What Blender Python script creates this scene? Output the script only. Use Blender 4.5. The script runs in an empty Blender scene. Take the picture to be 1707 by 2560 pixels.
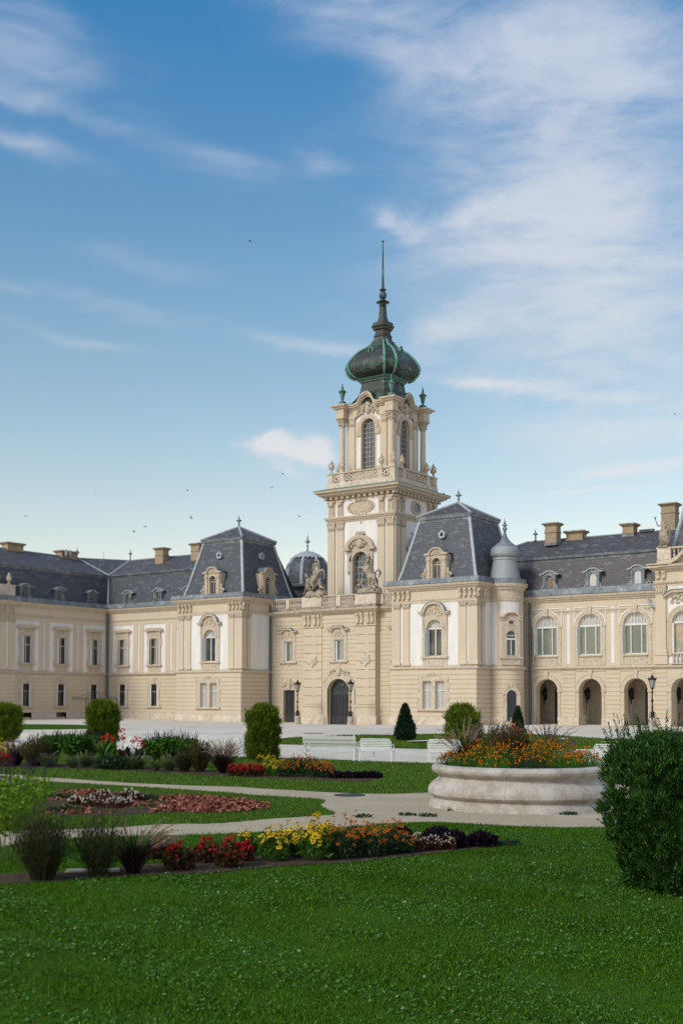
import bpy, bmesh, math, random
import numpy as np
from mathutils import Vector, Matrix
random.seed(7); rng = np.random.default_rng(7)
R = math.radians; PI = math.pi
scene = bpy.context.scene; C = scene.collection
# world axes: x runs along the palace fronts, y goes away from the courtyard, z up; metres
YAW, PITCH, EYE = 0.6174, 0.0413, 2.2
cr_, sr_ = math.cos(YAW), math.sin(YAW)
def W(X, Y):            # metres right of / ahead of the standpoint -> world x, y
    return (X*cr_ - Y*sr_, X*sr_ + Y*cr_)
# ------------------------------------------------------------------ camera
cd = bpy.data.cameras.new('camera'); cam = bpy.data.objects.new('camera', cd); C.objects.link(cam)
cam.location = (0, 0, EYE); cam.rotation_euler = (R(90)+PITCH, -0.002, YAW)
cd.sensor_fit = 'AUTO'; cd.sensor_width = 36; cd.lens = 40.54; cd.shift_y = 0.1367
cd.clip_start = 0.1; cd.clip_end = 4000
scene.camera = cam
# ------------------------------------------------------------------ light
SUN_EL = R(36)
sd = W(-0.74, -0.67)                      # direction the sun stands in (left of and behind the viewer)
SUN_AZ = math.atan2(sd[1], sd[0])
sv = Vector((math.cos(SUN_AZ)*math.cos(SUN_EL), math.sin(SUN_AZ)*math.cos(SUN_EL), math.sin(SUN_EL)))
sl = bpy.data.lights.new('sun', 'SUN'); sun = bpy.data.objects.new('sun', sl); C.objects.link(sun)
sl.energy = 1.85; sl.angle = R(17); sl.color = (1.0, 0.92, 0.80)
sun.rotation_euler = sv.to_track_quat('Z', 'Y').to_euler()
scene.view_settings.view_transform = 'Standard'; scene.view_settings.look = 'None'
scene.view_settings.exposure = 0.25; scene.view_settings.gamma = 1
# ------------------------------------------------------------------ world: sky with clouds placed by compass direction
wd = bpy.data.worlds.new('World'); scene.world = wd; wd.use_nodes = True
nt = wd.node_tree; nt.nodes.clear(); N = nt.nodes.new; LK = nt.links.new
def mth(op, a, b=None, c=None, clamp=False):
    n = N('ShaderNodeMath'); n.operation = op; n.use_clamp = clamp
    for i, q in enumerate((a, b, c)):
        if q is None: continue
        if isinstance(q, (int, float)): n.inputs[i].default_value = q
        else: LK(q, n.inputs[i])
    return n.outputs[0]
tc = N('ShaderNodeTexCoord'); sep = N('ShaderNodeSeparateXYZ')
vr = N('ShaderNodeVectorRotate'); vr.rotation_type = 'Z_AXIS'; vr.inputs['Angle'].default_value = -YAW
LK(tc.outputs['Generated'], vr.inputs['Vector']); LK(vr.outputs[0], sep.inputs[0])
az = mth('ARCTAN2', sep.outputs[0], sep.outputs[1]); el = mth('ARCSINE', sep.outputs[2])
sky = N('ShaderNodeTexSky'); sky.sky_type = 'NISHITA'; sky.sun_disc = False
sky.sun_elevation = SUN_EL; sky.sun_rotation = math.pi/2 - SUN_AZ
sky.altitude = 100; sky.air_density = 1.0; sky.dust_density = 0.7; sky.ozone_density = 2.2
cmb = N('ShaderNodeCombineXYZ'); LK(az, cmb.inputs[0]); LK(el, cmb.inputs[1])
def noise(scale, detail, rough, sx, sy, rot=0, dist=0.0, off=(0, 0, 0)):
    m = N('ShaderNodeMapping'); m.inputs['Scale'].default_value = (sx, sy, 1); m.inputs['Rotation'].default_value = (0, 0, rot)
    m.inputs['Location'].default_value = off
    LK(cmb.outputs[0], m.inputs[0]); n = N('ShaderNodeTexNoise'); n.inputs['Scale'].default_value = scale
    n.inputs['Detail'].default_value = detail; n.inputs['Roughness'].default_value = rough; n.inputs['Distortion'].default_value = dist
    LK(m.outputs[0], n.inputs['Vector']); return n.outputs[0]
def dirn(px, py): return ((px-853.5)/2883.0, (1749-py)/2883.0*0.95)
CLOUDS = [ # centre (in the frame of reference used when surveying), half extents, tilt, weight
 (1180, 190, 330, 120, -8, .66), (1560, 240, 330, 240, 0, .58), (1330, 560, 360, 150, 10, .62), (1010, 545, 80, 24, -16, .85), (1600, 900, 330, 330, 0, .42), (1250, 400, 500, 420, 0, .28),
 (1180, 540, 110, 26, 14, .6), (1500, 780, 300, 210, 0, .50), (1080, 830, 110, 50, 15, .62), (1230, 940, 170, 14, -7, .7), (1450, 960, 190, 20, -9, .7),
 (60, 230, 290, 80, -18, .50), (70, 120, 170, 50, -20, .34), (150, 330, 200, 26, -12, .42), (90, 415, 140, 28, -10, .62), (120, 740, 260, 30, -9, .62), (60, 820, 130, 22, -14, .36),
 (790, 835, 240, 24, -7, .66), (560, 410, 140, 34, -10, .40), (800, 390, 80, 44, -35, .5), (705, 1102, 96, 30, -3, 1.7), (655, 1085, 44, 22, 12, 1.2), (785, 1092, 46, 32, 0, 1.2), (705, 1155, 62, 14, -14, .8),
 (1600, 1170, 210, 16, 3, .62), (1470, 1212, 160, 4, 0, .7), (1560, 1040, 240, 60, 0, .42), (850, 60, 330, 70, 0, .34), (1640, 1300, 110, 8, 4, .7), (300, 650, 260, 30, -8, .3), (240, 850, 150, 14, -3, .4)]
tot = None
warp = noise(9, 4, .6, 1, 1.6)
azw = mth('ADD', az, mth('MULTIPLY', mth('SUBTRACT', warp, .5), .10)); elw = mth('ADD', el, mth('MULTIPLY', mth('SUBTRACT', noise(11, 4, .6, 1, 1.6, off=(3, 5, 0)), .5), .035))
for px, py, hx, hy, tilt, wgt in CLOUDS:
    a0, e0 = dirn(px, py); ct, st = math.cos(R(tilt)), math.sin(R(tilt))
    da = mth('SUBTRACT', azw, a0); de = mth('SUBTRACT', elw, e0)
    u_ = mth('MULTIPLY', mth('ADD', mth('MULTIPLY', da, ct), mth('MULTIPLY', de, st)), 2883/hx)
    w_ = mth('MULTIPLY', mth('SUBTRACT', mth('MULTIPLY', de, ct), mth('MULTIPLY', da, st)), 2883/hy)
    r2 = mth('ADD', mth('MULTIPLY', u_, u_), mth('MULTIPLY', w_, w_))
    g = mth('MULTIPLY', mth('EXPONENT', mth('MULTIPLY', r2, -0.9)), wgt)
    tot = g if tot is None else mth('ADD', tot, g)
f1 = noise(5, 6, .55, 1.0, 3.2, R(-14), .8); f2 = noise(20, 6, .6, 1.0, 3.0, R(16), .6, (2, 1, 0))
fb = mth('ADD', mth('MULTIPLY', f1, .68), mth('MULTIPLY', f2, .32))
rest = mth('MULTIPLY', mth('MAXIMUM', mth('MULTIPLY', mth('SUBTRACT', mth('ABSOLUTE', az), .40), 5, clamp=True), mth('MULTIPLY', mth('SUBTRACT', el, .66), 5, clamp=True)), .85)      # unseen broken cloud around the view, thickened to neutralise the blue sky light
den = mth('ADD', mth('MULTIPLY', mth('ADD', tot, rest), mth('ADD', mth('MULTIPLY', fb, 2.1), -.30)), mth('MULTIPLY', mth('SUBTRACT', f1, .56), .35))
mr = N('ShaderNodeMapRange'); mr.interpolation_type = 'SMOOTHSTEP'; LK(den, mr.inputs[0])
mr.inputs[1].default_value = 0.0; mr.inputs[2].default_value = 1.12; mr.inputs[3].default_value = 0; mr.inputs[4].default_value = .80
cl = N('ShaderNodeMapRange'); LK(el, cl.inputs[0]); cl.inputs[1].default_value = .05; cl.inputs[2].default_value = .5; cl.inputs[3].default_value = 0; cl.inputs[4].default_value = 1
ccol = N('ShaderNodeMixRGB'); LK(cl.outputs[0], ccol.inputs[0]); ccol.inputs[1].default_value = (5.0, 4.75, 4.5, 1); ccol.inputs[2].default_value = (3.7, 3.95, 4.5, 1)
tint = N('ShaderNodeMixRGB'); tint.blend_type = 'MULTIPLY'; tint.inputs[0].default_value = 1; LK(sky.outputs[0], tint.inputs[1]); tr_ = N('ShaderNodeValToRGB'); LK(mth('MULTIPLY', el, 1/.6, clamp=True), tr_.inputs[0])
for k_, (p_, c_) in enumerate([(0, (1.42, .97, .72)), (.22, (1.26, .98, .74)), (.5, (.92, .96, .82)), (1, (.17, .76, 1.0))]):
    e_ = tr_.color_ramp.elements[k_] if k_ < 2 else tr_.color_ramp.elements.new(p_); e_.position = p_; e_.color = (*c_, 1)
tm = N('ShaderNodeVectorMath'); tm.operation = 'SCALE'; tm.inputs['Scale'].default_value = 1.0; LK(tr_.outputs[0], tm.inputs[0]); LK(tm.outputs[0], tint.inputs[2])
mx = N('ShaderNodeMixRGB'); LK(mr.outputs[0], mx.inputs[0]); LK(tint.outputs[0], mx.inputs[1]); LK(ccol.outputs[0], mx.inputs[2])
bg = N('ShaderNodeBackground'); bg.inputs['Strength'].default_value = 0.15; LK(mx.outputs[0], bg.inputs['Color'])
wo = N('ShaderNodeOutputWorld'); LK(bg.outputs[0], wo.inputs['Surface'])
# ------------------------------------------------------------------ materials
def mat(name, col, rough=.8, metal=0.0, var=None, vscale=2.0, var2=None, v2scale=.4, bump=0, bscale=20, island=None, spec=None, stretch=None, trans=0):
    m = bpy.data.materials.new(name); m.use_nodes = True; t = m.node_tree; b = t.nodes['Principled BSDF']
    b.inputs['Base Color'].default_value = (*col, 1); b.inputs['Roughness'].default_value = rough; b.inputs['Metallic'].default_value = metal
    if spec is not None: b.inputs['Specular IOR Level'].default_value = spec
    geo = t.nodes.new('ShaderNodeNewGeometry'); src = geo.outputs['Position']
    if stretch:
        mp = t.nodes.new('ShaderNodeMapping'); mp.inputs['Scale'].default_value = stretch; t.links.new(src, mp.inputs[0]); src = mp.outputs[0]
    cur = None
    if island:
        cr = t.nodes.new('ShaderNodeValToRGB'); t.links.new(geo.outputs['Random Per Island'], cr.inputs[0])
        while len(cr.color_ramp.elements) < len(island): cr.color_ramp.elements.new(.5)
        for e, (p, c) in zip(cr.color_ramp.elements, island): e.position = p
        for e, (p, c) in zip(cr.color_ramp.elements, island): e.color = (*c, 1)
        cur = cr.outputs[0]
    def mixn(cur, c2, sc, lo, hi, s):
        n = t.nodes.new('ShaderNodeTexNoise'); n.inputs['Scale'].default_value = sc; n.inputs['Detail'].default_value = 6; n.inputs['Roughness'].default_value = .65
        t.links.new(s, n.inputs['Vector'])
        r = t.nodes.new('ShaderNodeMapRange'); r.inputs[1].default_value = lo; r.inputs[2].default_value = hi; t.links.new(n.outputs[0], r.inputs[0])
        x = t.nodes.new('ShaderNodeMixRGB'); t.links.new(r.outputs[0], x.inputs[0])
        if cur is None: x.inputs[1].default_value = (*col, 1)
        else: t.links.new(cur, x.inputs[1])
        x.inputs[2].default_value = (*c2, 1); return x.outputs[0]
    if var: cur = mixn(cur, var, vscale, .38, .68, src)
    if var2: cur = mixn(cur, var2, v2scale, .5, .72, geo.outputs['Position'])
    if cur: t.links.new(cur, b.inputs['Base Color'])
    if bump:
        n = t.nodes.new('ShaderNodeTexNoise'); n.inputs['Scale'].default_value = bscale; n.inputs['Detail'].default_value = 4
        t.links.new(geo.outputs['Position'], n.inputs['Vector'])
        bp = t.nodes.new('ShaderNodeBump'); bp.inputs['Strength'].default_value = bump; bp.inputs['Distance'].default_value = .02
        t.links.new(n.outputs[0], bp.inputs['Height']); t.links.new(bp.outputs[0], b.inputs['Normal'])
    if trans:
        tr = t.nodes.new('ShaderNodeBsdfTranslucent'); ms = t.nodes.new('ShaderNodeMixShader'); ms.inputs[0].default_value = trans
        if cur: t.links.new(cur, tr.inputs[0])
        else: tr.inputs[0].default_value = (*col, 1)
        o = t.nodes['Material Output']; t.links.new(b.outputs[0], ms.inputs[1]); t.links.new(tr.outputs[0], ms.inputs[2]); t.links.new(ms.outputs[0], o.inputs[0])
    return m
M = {}
M['tan'] = mat('ochre_plaster', (.63, .525, .39), .9, var=(.575, .475, .35), vscale=1.1, stretch=(1, 1, .22), var2=(.565, .475, .36), v2scale=.25, bump=.15, bscale=8)
M['tanc'] = mat('ochre_stone_trim', (.60, .505, .385), .85, var=(.46, .385, .29), vscale=3, bump=.3, bscale=14)
M['relief'] = mat('carved_stone', (.585, .49, .37), .9, var=(.38, .31, .23), vscale=7, bump=.5, bscale=18)
M['white'] = mat('white_plaster', (.80, .77, .735), .9, var=(.68, .645, .61), vscale=2.0, stretch=(1, 1, .12), bump=.1, bscale=8)
M['plinth'] = mat('limestone_plinth', (.66, .57, .455), .85, var=(.46, .36, .26), vscale=2.2, var2=(.70, .64, .56), v2scale=1.2, bump=.2, bscale=12)
M['wood'] = mat('white_paint', (.72, .71, .68), .5, var=(.60, .59, .56), vscale=5)
M['frame'] = mat('grey_beige_paint', (.46, .41, .34), .6)
M['blind'] = mat('brown_blind_glass', (.12, .105, .085), .15, spec=.6, var=(.035, .035, .032), vscale=.55, var2=(.22, .20, .165), v2scale=.9)
M['glass'] = mat('dark_window_glass', (.018, .022, .020), .06, spec=.7, var=(.10, .105, .095), vscale=.6)  # paler patches are sky reflections painted into the colour
M['glassg'] = mat('green_grey_blind_glass', (.19, .215, .17), .10, spec=.7, var=(.12, .15, .13), vscale=.9)
M['glassw'] = mat('curtained_glass', (.50, .49, .46), .15, var=(.40, .39, .38), vscale=4)
M['glassb'] = mat('painted_blue_reflection_glass', (.10, .13, .16), .08, spec=.9, var=(.03, .035, .04), vscale=1.5)  # blue-grey of the reflected sky is put into the base colour
M['iron'] = mat('black_iron', (.018, .019, .022), .5, metal=.3)
M['darkdoor'] = mat('dark_door_paint', (.030, .033, .040), .45, var=(.055, .055, .06), vscale=6, stretch=(6, 6, .6))
M['lead'] = mat('zinc_lead', (.20, .225, .245), .55, metal=.15, var=(.10, .12, .14), vscale=2.2, var2=(.36, .38, .39), v2scale=1.3, bump=.1)
M['leadl'] = mat('pale_lead_flashing', (.44, .465, .48), .55, metal=.1, var=(.30, .33, .35), vscale=3)
M['pipe'] = mat('zinc_pipe', (.13, .135, .15), .45, metal=.5)
M['copper'] = mat('aged_copper', (.052, .046, .042), .5, metal=.35, var=(.035, .050, .045), vscale=1.4, var2=(.085, .20, .155), v2scale=.8, bump=.15, bscale=6)
M['verd'] = mat('verdigris', (.16, .36, .28), .7, var=(.055, .13, .10), vscale=3.5)
M['verdd'] = mat('dark_verdigris', (.05, .12, .095), .6, var=(.13, .28, .21), vscale=3)
M['stat'] = mat('weathered_sandstone', (.42, .35, .26), .95, var=(.12, .10, .08), vscale=3.0, var2=(.50, .44, .35), v2scale=2, bump=.6, bscale=14)
M['brick'] = mat('chimney_render', (.40, .31, .20), .9, var=(.30, .23, .15), vscale=2)
M['sunset'] = mat('painted_sky_reflection_glass', (.50, .36, .22), .12, spec=.7, var=(.16, .22, .22), vscale=.8)  # warm sky reflection painted as the glass's base colour
M['dark'] = mat('dark_void', (.02, .02, .02), .9)
M['inner'] = mat('arcade_plaster', (.60, .52, .42), .9, var=(.5, .43, .35), vscale=1.5)
def slate(name, c1, c2, c3):
    m = bpy.data.materials.new(name); m.use_nodes = True; t = m.node_tree; b = t.nodes['Principled BSDF']; n = t.nodes.new; l = t.links.new
    g = n('ShaderNodeNewGeometry'); s = n('ShaderNodeSeparateXYZ'); l(g.outputs['Position'], s.inputs[0])
    a = n('ShaderNodeMath'); a.operation = 'ADD'; l(s.outputs[0], a.inputs[0]); l(s.outputs[1], a.inputs[1])
    c = n('ShaderNodeCombineXYZ'); l(a.outputs[0], c.inputs[0]); l(s.outputs[2], c.inputs[1])
    br = n('ShaderNodeTexBrick'); l(c.outputs[0], br.inputs['Vector']); br.inputs['Scale'].default_value = 1
    br.inputs['Brick Width'].default_value = .32; br.inputs['Row Height'].default_value = .19; br.inputs['Mortar Size'].default_value = .016; br.inputs['Mortar Smooth'].default_value = .3
    br.inputs['Color1'].default_value = (*c1, 1); br.inputs['Color2'].default_value = (*c2, 1); br.inputs['Mortar'].default_value = (c1[0]*.35, c1[1]*.35, c1[2]*.35, 1)
    nz = n('ShaderNodeTexNoise'); nz.inputs['Scale'].default_value = 1.1; nz.inputs['Detail'].default_value = 7; nz.inputs['Roughness'].default_value = .7; l(g.outputs['Position'], nz.inputs['Vector'])
    r = n('ShaderNodeMapRange'); r.inputs[1].default_value = .44; r.inputs[2].default_value = .62; l(nz.outputs[0], r.inputs[0])
    x = n('ShaderNodeMixRGB'); l(r.outputs[0], x.inputs[0]); l(br.outputs[0], x.inputs[1]); x.inputs[2].default_value = (*c3, 1)
    # single paler slates
    v = n('ShaderNodeTexVoronoi'); v.inputs['Scale'].default_value = 4.2; mp2 = n('ShaderNodeMapping'); mp2.inputs['Scale'].default_value = (.55, 1.25, 1); l(c.outputs[0], mp2.inputs[0]); l(mp2.outputs[0], v.inputs['Vector'])
    s2 = n('ShaderNodeSeparateColor'); l(v.outputs['Color'], s2.inputs[0]); gt = n('ShaderNodeMath'); gt.operation = 'GREATER_THAN'; gt.inputs[1].default_value = .9; l(s2.outputs[0], gt.inputs[0])
    mm = n('ShaderNodeMath'); mm.operation = 'MULTIPLY'; mm.inputs[1].default_value = .5; l(gt.outputs[0], mm.inputs[0])
    y = n('ShaderNodeMixRGB'); l(mm.outputs[0], y.inputs[0]); l(x.outputs[0], y.inputs[1]); y.inputs[2].default_value = (.17, .18, .19, 1)
    l(y.outputs[0], b.inputs['Base Color']); b.inputs['Roughness'].default_value = .55
    bp = n('ShaderNodeBump'); bp.inputs['Strength'].default_value = .6; bp.inputs['Distance'].default_value = .02; l(br.outputs['Fac'], bp.inputs['Height']); bp.invert = True; l(bp.outputs[0], b.inputs['Normal'])
    return m
M['slate'] = slate('blue_slate', (.062, .072, .090), (.105, .116, .136), (.066, .066, .076))
M['slateb'] = slate('brown_slate', (.082, .070, .072), (.112, .098, .098), (.062, .060, .068))
LF = lambda *c: [(i/(len(c)-1), q) for i, q in enumerate(c)]
# ------------------------------------------------------------------ mesh helpers
class MB:
    def __init__(s): s.v = []; s.f = []; s.m = []
    def add(s, vs, fs, m=0):
        b = len(s.v); s.v.extend([tuple(p) for p in vs]); s.f.extend([tuple(i+b for i in f) for f in fs]); s.m.extend([m]*len(fs)); return s
    def box(s, x0, x1, y0, y1, z0, z1, m=0):
        return s.add([(x0,y0,z0),(x1,y0,z0),(x1,y1,z0),(x0,y1,z0),(x0,y0,z1),(x1,y0,z1),(x1,y1,z1),(x0,y1,z1)],
                     [(0,3,2,1),(4,5,6,7),(0,1,5,4),(1,2,6,5),(2,3,7,6),(3,0,4,7)], m)
    def taper(s, x0, x1, y0, y1, z0, z1, i, m=0):   # box whose top is inset by i
        return s.add([(x0,y0,z0),(x1,y0,z0),(x1,y1,z0),(x0,y1,z0),(x0+i,y0+i,z1),(x1-i,y0+i,z1),(x1-i,y1-i,z1),(x0+i,y1-i,z1)],
                     [(0,3,2,1),(4,5,6,7),(0,1,5,4),(1,2,6,5),(2,3,7,6),(3,0,4,7)], m)
    def poly(s, pts, y0, y1, m=0):                  # outline in x,z pushed from y0 to y1
        n = len(pts); vs = [(x, y0, z) for x, z in pts]+[(x, y1, z) for x, z in pts]
        return s.add(vs, [tuple(range(n)), tuple(range(2*n-1, n-1, -1))]+[(i, (i+1) % n, n+(i+1) % n, n+i) for i in range(n)], m)
    def strip(s, a, b, y0, y1, m=0):                # band between two equally long polylines in x,z
        n = len(a)
        for i in range(n-1): s.poly([a[i], a[i+1], b[i+1], b[i]], y0, y1, m)
        return s
    def lathe(s, prof, x=0, y=0, z=0, seg=16, m=0, a0=0, a1=2*PI):
        full = abs(a1-a0-2*PI) < 1e-6; k = seg if full else seg+1; vs = []
        for r, h in prof:
            for i in range(k):
                a = a0+(a1-a0)*i/seg; vs.append((x+r*math.cos(a), y+r*math.sin(a), z+h))
        fs = []
        for j in range(len(prof)-1):
            for i in range(seg): i2 = (i+1) % k if full else i+1; fs.append((j*k+i, j*k+i2, (j+1)*k+i2, (j+1)*k+i))
        if full:
            fs.append(tuple(range(k-1, -1, -1))); fs.append(tuple((len(prof)-1)*k+i for i in range(k)))
        return s.add(vs, fs, m)
    def tube(s, pts, r, m=0, seg=6):
        pts = [Vector(p) for p in pts]; n = len(pts); rs = r if isinstance(r, (list, tuple)) else [r]*n; vs = []
        up = Vector((.13, .21, .97))
        for i, p in enumerate(pts):
            d = (pts[min(i+1, n-1)]-pts[max(i-1, 0)])
            d = d.normalized() if d.length > 1e-9 else Vector((0, 0, 1))
            a = d.cross(up); a = a.normalized() if a.length > .05 else d.cross(Vector((1, 0, 0))).normalized(); b = d.cross(a)
            for k in range(seg):
                t = 2*PI*k/seg; vs.append(p+(a*math.cos(t)+b*math.sin(t))*rs[i])
        fs = [(i*seg+k, i*seg+(k+1) % seg, (i+1)*seg+(k+1) % seg, (i+1)*seg+k) for i in range(n-1) for k in range(seg)]
        fs += [tuple(range(seg-1, -1, -1)), tuple((n-1)*seg+k for k in range(seg))]
        return s.add(vs, fs, m)
    def ball(s, x, y, z, rx, ry, rz, m=0, seg=8, rings=5):
        vs = [(x, y, z-rz)]; fs = []
        for j in range(1, rings):
            t = -PI/2+PI*j/rings
            for i in range(seg): a = 2*PI*i/seg; vs.append((x+rx*math.cos(t)*math.cos(a), y+ry*math.cos(t)*math.sin(a), z+rz*math.sin(t)))
        vs.append((x, y, z+rz)); top = len(vs)-1
        for i in range(seg):
            fs.append((0, 1+(i+1) % seg, 1+i)); fs.append((top, top-seg+i, top-seg+(i+1) % seg))
        for j in range(rings-2):
            for i in range(seg): a = 1+j*seg; fs.append((a+i, a+(i+1) % seg, a+seg+(i+1) % seg, a+seg+i))
        return s.add(vs, fs, m)
    def sweep(s, path, prof, m=0, closed=False):    # prof: (outward, z); outward is to the right of the path's direction
        n = len(path); P = [Vector((p[0], p[1])) for p in path]; k = len(prof); vs = []
        for i in range(n):
            if closed: d0 = (P[i]-P[i-1]).normalized(); d1 = (P[(i+1) % n]-P[i]).normalized()
            else: d0 = (P[i]-P[i-1]).normalized() if i else (P[1]-P[0]).normalized(); d1 = (P[i+1]-P[i]).normalized() if i < n-1 else d0
            n0 = Vector((d0.y, -d0.x)); n1 = Vector((d1.y, -d1.x)); mm = n0+n1; mm = mm/max(.2, mm.dot(n0)) if mm.length > .01 else n0
            for d, z in prof: vs.append((P[i].x+mm.x*d, P[i].y+mm.y*d, z))
        fs = []
        for i in range(n if closed else n-1):
            j = (i+1) % n
            for q in range(k): fs.append((i*k+q, j*k+q, j*k+(q+1) % k, i*k+(q+1) % k))
        if not closed: fs += [tuple(range(k)), tuple((n-1)*k+q for q in range(k-1, -1, -1))]
        return s.add(vs, fs, m)
    def mesh(s, name, mats, smooth=False, fix=True):
        me = bpy.data.meshes.new(name); me.from_pydata(s.v, [], s.f)
        for q in (mats if isinstance(mats, (list, tuple)) else [mats]): me.materials.append(M[q] if isinstance(q, str) else q)
        me.polygons.foreach_set('material_index', s.m)
        if fix:
            b = bmesh.new(); b.from_mesh(me); bmesh.ops.recalc_face_normals(b, faces=b.faces); b.to_mesh(me); b.free()
        if smooth: me.polygons.foreach_set('use_smooth', [True]*len(me.polygons))
        me.update(); return me
def thing(name, label, cat, loc=(0, 0, 0), group=None, rotz=0):
    o = bpy.data.objects.new(name, None); C.objects.link(o); o.location = loc; o.rotation_euler = (0, 0, rotz); o.empty_display_size = .3
    tag(o, label, cat, group); return o
def tag(o, label=None, cat=None, group=None, kind=None):
    if label: o['label'] = label
    if cat: o['category'] = cat
    if group: o['group'] = group
    if kind: o['kind'] = kind
    return o
def put(name, me, parent=None, loc=(0, 0, 0), rot=0, local=False, label=None):
    """link a mesh as an object; loc is in world metres unless local, parents that are roots carry no rotation"""
    o = bpy.data.objects.new(name, me); C.objects.link(o)
    if parent:
        o.parent = parent
        o.location = loc if local else Vector(loc)-parent.location
    else: o.location = loc
    o.rotation_euler = (0, 0, rot)
    if label: o['label'] = label
    return o
def part(name, mb, mats, parent, smooth=False, label=None): # mesh drawn in world metres under a root
    me = mb.mesh(name, mats, smooth); me.transform(Matrix.Translation(-parent.location)); o = bpy.data.objects.new(name, me); C.objects.link(o); o.parent = parent
    if label: o['label'] = label
    return o
def autosmooth(me, ang=35):
    b = bmesh.new(); b.from_mesh(me)
    for f in b.faces: f.smooth = True
    for e in b.edges:
        if len(e.link_faces) == 2 and e.calc_face_angle(0) > R(ang): e.smooth = False
    b.to_mesh(me); b.free(); return me
def arc(cx, cz, r, a0, a1, n, rz=None):
    return [(cx+r*math.cos(a0+(a1-a0)*i/n), cz+(rz or r)*math.sin(a0+(a1-a0)*i/n)) for i in range(n+1)]
# ------------------------------------------------------------------ ornaments
def scroll(mb, x, z, r, sgn, y, m=0, turns=1.3, t=.05, start=0):
    pts = []
    for i in range(13):
        f = i/12; a = start+turns*2*PI*f; q = r*(1-.8*f); pts.append((x+sgn*q*math.cos(a), y, z+q*math.sin(a)))
    mb.tube(pts, [t*(1-.3*i/12) for i in range(13)], m, 5)
def ornament(mb, cx, cz, w, h, y, m=0, seed=1, t=.05):
    rd = random.Random(seed)
    mb.ball(cx, y, cz, w*.13, t*2.2, h*.22, m); mb.ball(cx, y, cz+h*.33, w*.09, t*1.9, h*.13, m)
    for a in (-.9, -.45, 0, .45, .9): mb.tube([(cx, y, cz+h*.2), (cx+w*.22*math.sin(a), y-t*.6, cz+h*.2+h*.3*math.cos(a))], [t*.7, t*.4], m, 5)
    for s in (-1, 1):
        scroll(mb, cx+s*w*.25, cz+h*.06, h*.18, s, y, m, 1.3, t, rd.random())
        scroll(mb, cx+s*w*.40, cz-h*.18, h*.14, -s, y, m, 1.2, t*.9, 1+rd.random())
        mb.tube([(cx+s*w*.1, y, cz+h*.2), (cx+s*w*.22, y, cz+h*.28), (cx+s*w*.36, y, cz+h*.1), (cx+s*w*.48, y, cz-h*.3)], [t*.8, t, t*.9, t*.5], m, 5)
        for k in range(5): mb.ball(cx+s*w*(.15+.34*rd.random()), y, cz+h*(-.35+.55*rd.random()), t*1.5, t*1.1, t*1.3, m, 6, 4)
def capital(mb, x0, x1, z0, z1, d, m=0):
    h = z1-z0; w = x1-x0
    mb.box(x0, x1, -d, 0, z0, z0+.06, m); mb.box(x0-.09, x1+.09, -d-.1, 0, z1-.09, z1, m)
    mb.add([(x0, -d, z0+.06), (x1, -d, z0+.06), (x1+.06, -d-.07, z1-.09), (x0-.06, -d-.07, z1-.09), (x0, 0, z0+.06), (x1, 0, z0+.06), (x1+.06, 0, z1-.09), (x0-.06, 0, z1-.09)], [(0,1,2,3),(1,5,6,2),(4,0,3,7),(5,4,7,6)], m)
    n = max(2, int(w/.17))
    for i in range(n): mb.ball(x0+w*(i+.5)/n, -d-.05, z0+h*.30, w/n*.42, .06, h*.17, m, 6, 4)
    for q in (x0, x1): mb.ball(q, -d-.06, z1-.2, .1, .07, .11, m, 7, 4)
    mb.ball((x0+x1)/2, -d-.07, z1-.17, .08, .05, .09, m, 6, 4)
def bracket(mb, x, z0, z1, d, m=0, w=.24):
    h = z1-z0
    p = [(0, z1), (-d, z1), (-d, z1-h*.22), (-d*.72, z1-h*.34), (-d*.5, z1-h*.6), (-d*.55, z1-h*.8), (-d*.35, z0), (0, z0)]
    n = len(p); vs = [(x-w/2, q, r) for q, r in p]+[(x+w/2, q, r) for q, r in p]
    mb.add(vs, [tuple(range(n)), tuple(range(2*n-1, n-1, -1))]+[(i, (i+1) % n, n+(i+1) % n, n+i) for i in range(n)], m)
def pilaster(mb, x0, x1, z0, z1, d=.12, m=0, cap=True, caph=.58):
    zc = z1-(caph if cap else 0)
    mb.box(x0, x1, -d, 0, z0+.35, zc, m); mb.box(x0-.07, x1+.07, -d-.06, 0, z0, z0+.22, m); mb.taper(x0-.07, x1+.07, -d-.06, .07, z0+.22, z0+.35, .06, m)
    if cap: capital(mb, x0, x1, zc, z1, d, m)
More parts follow.
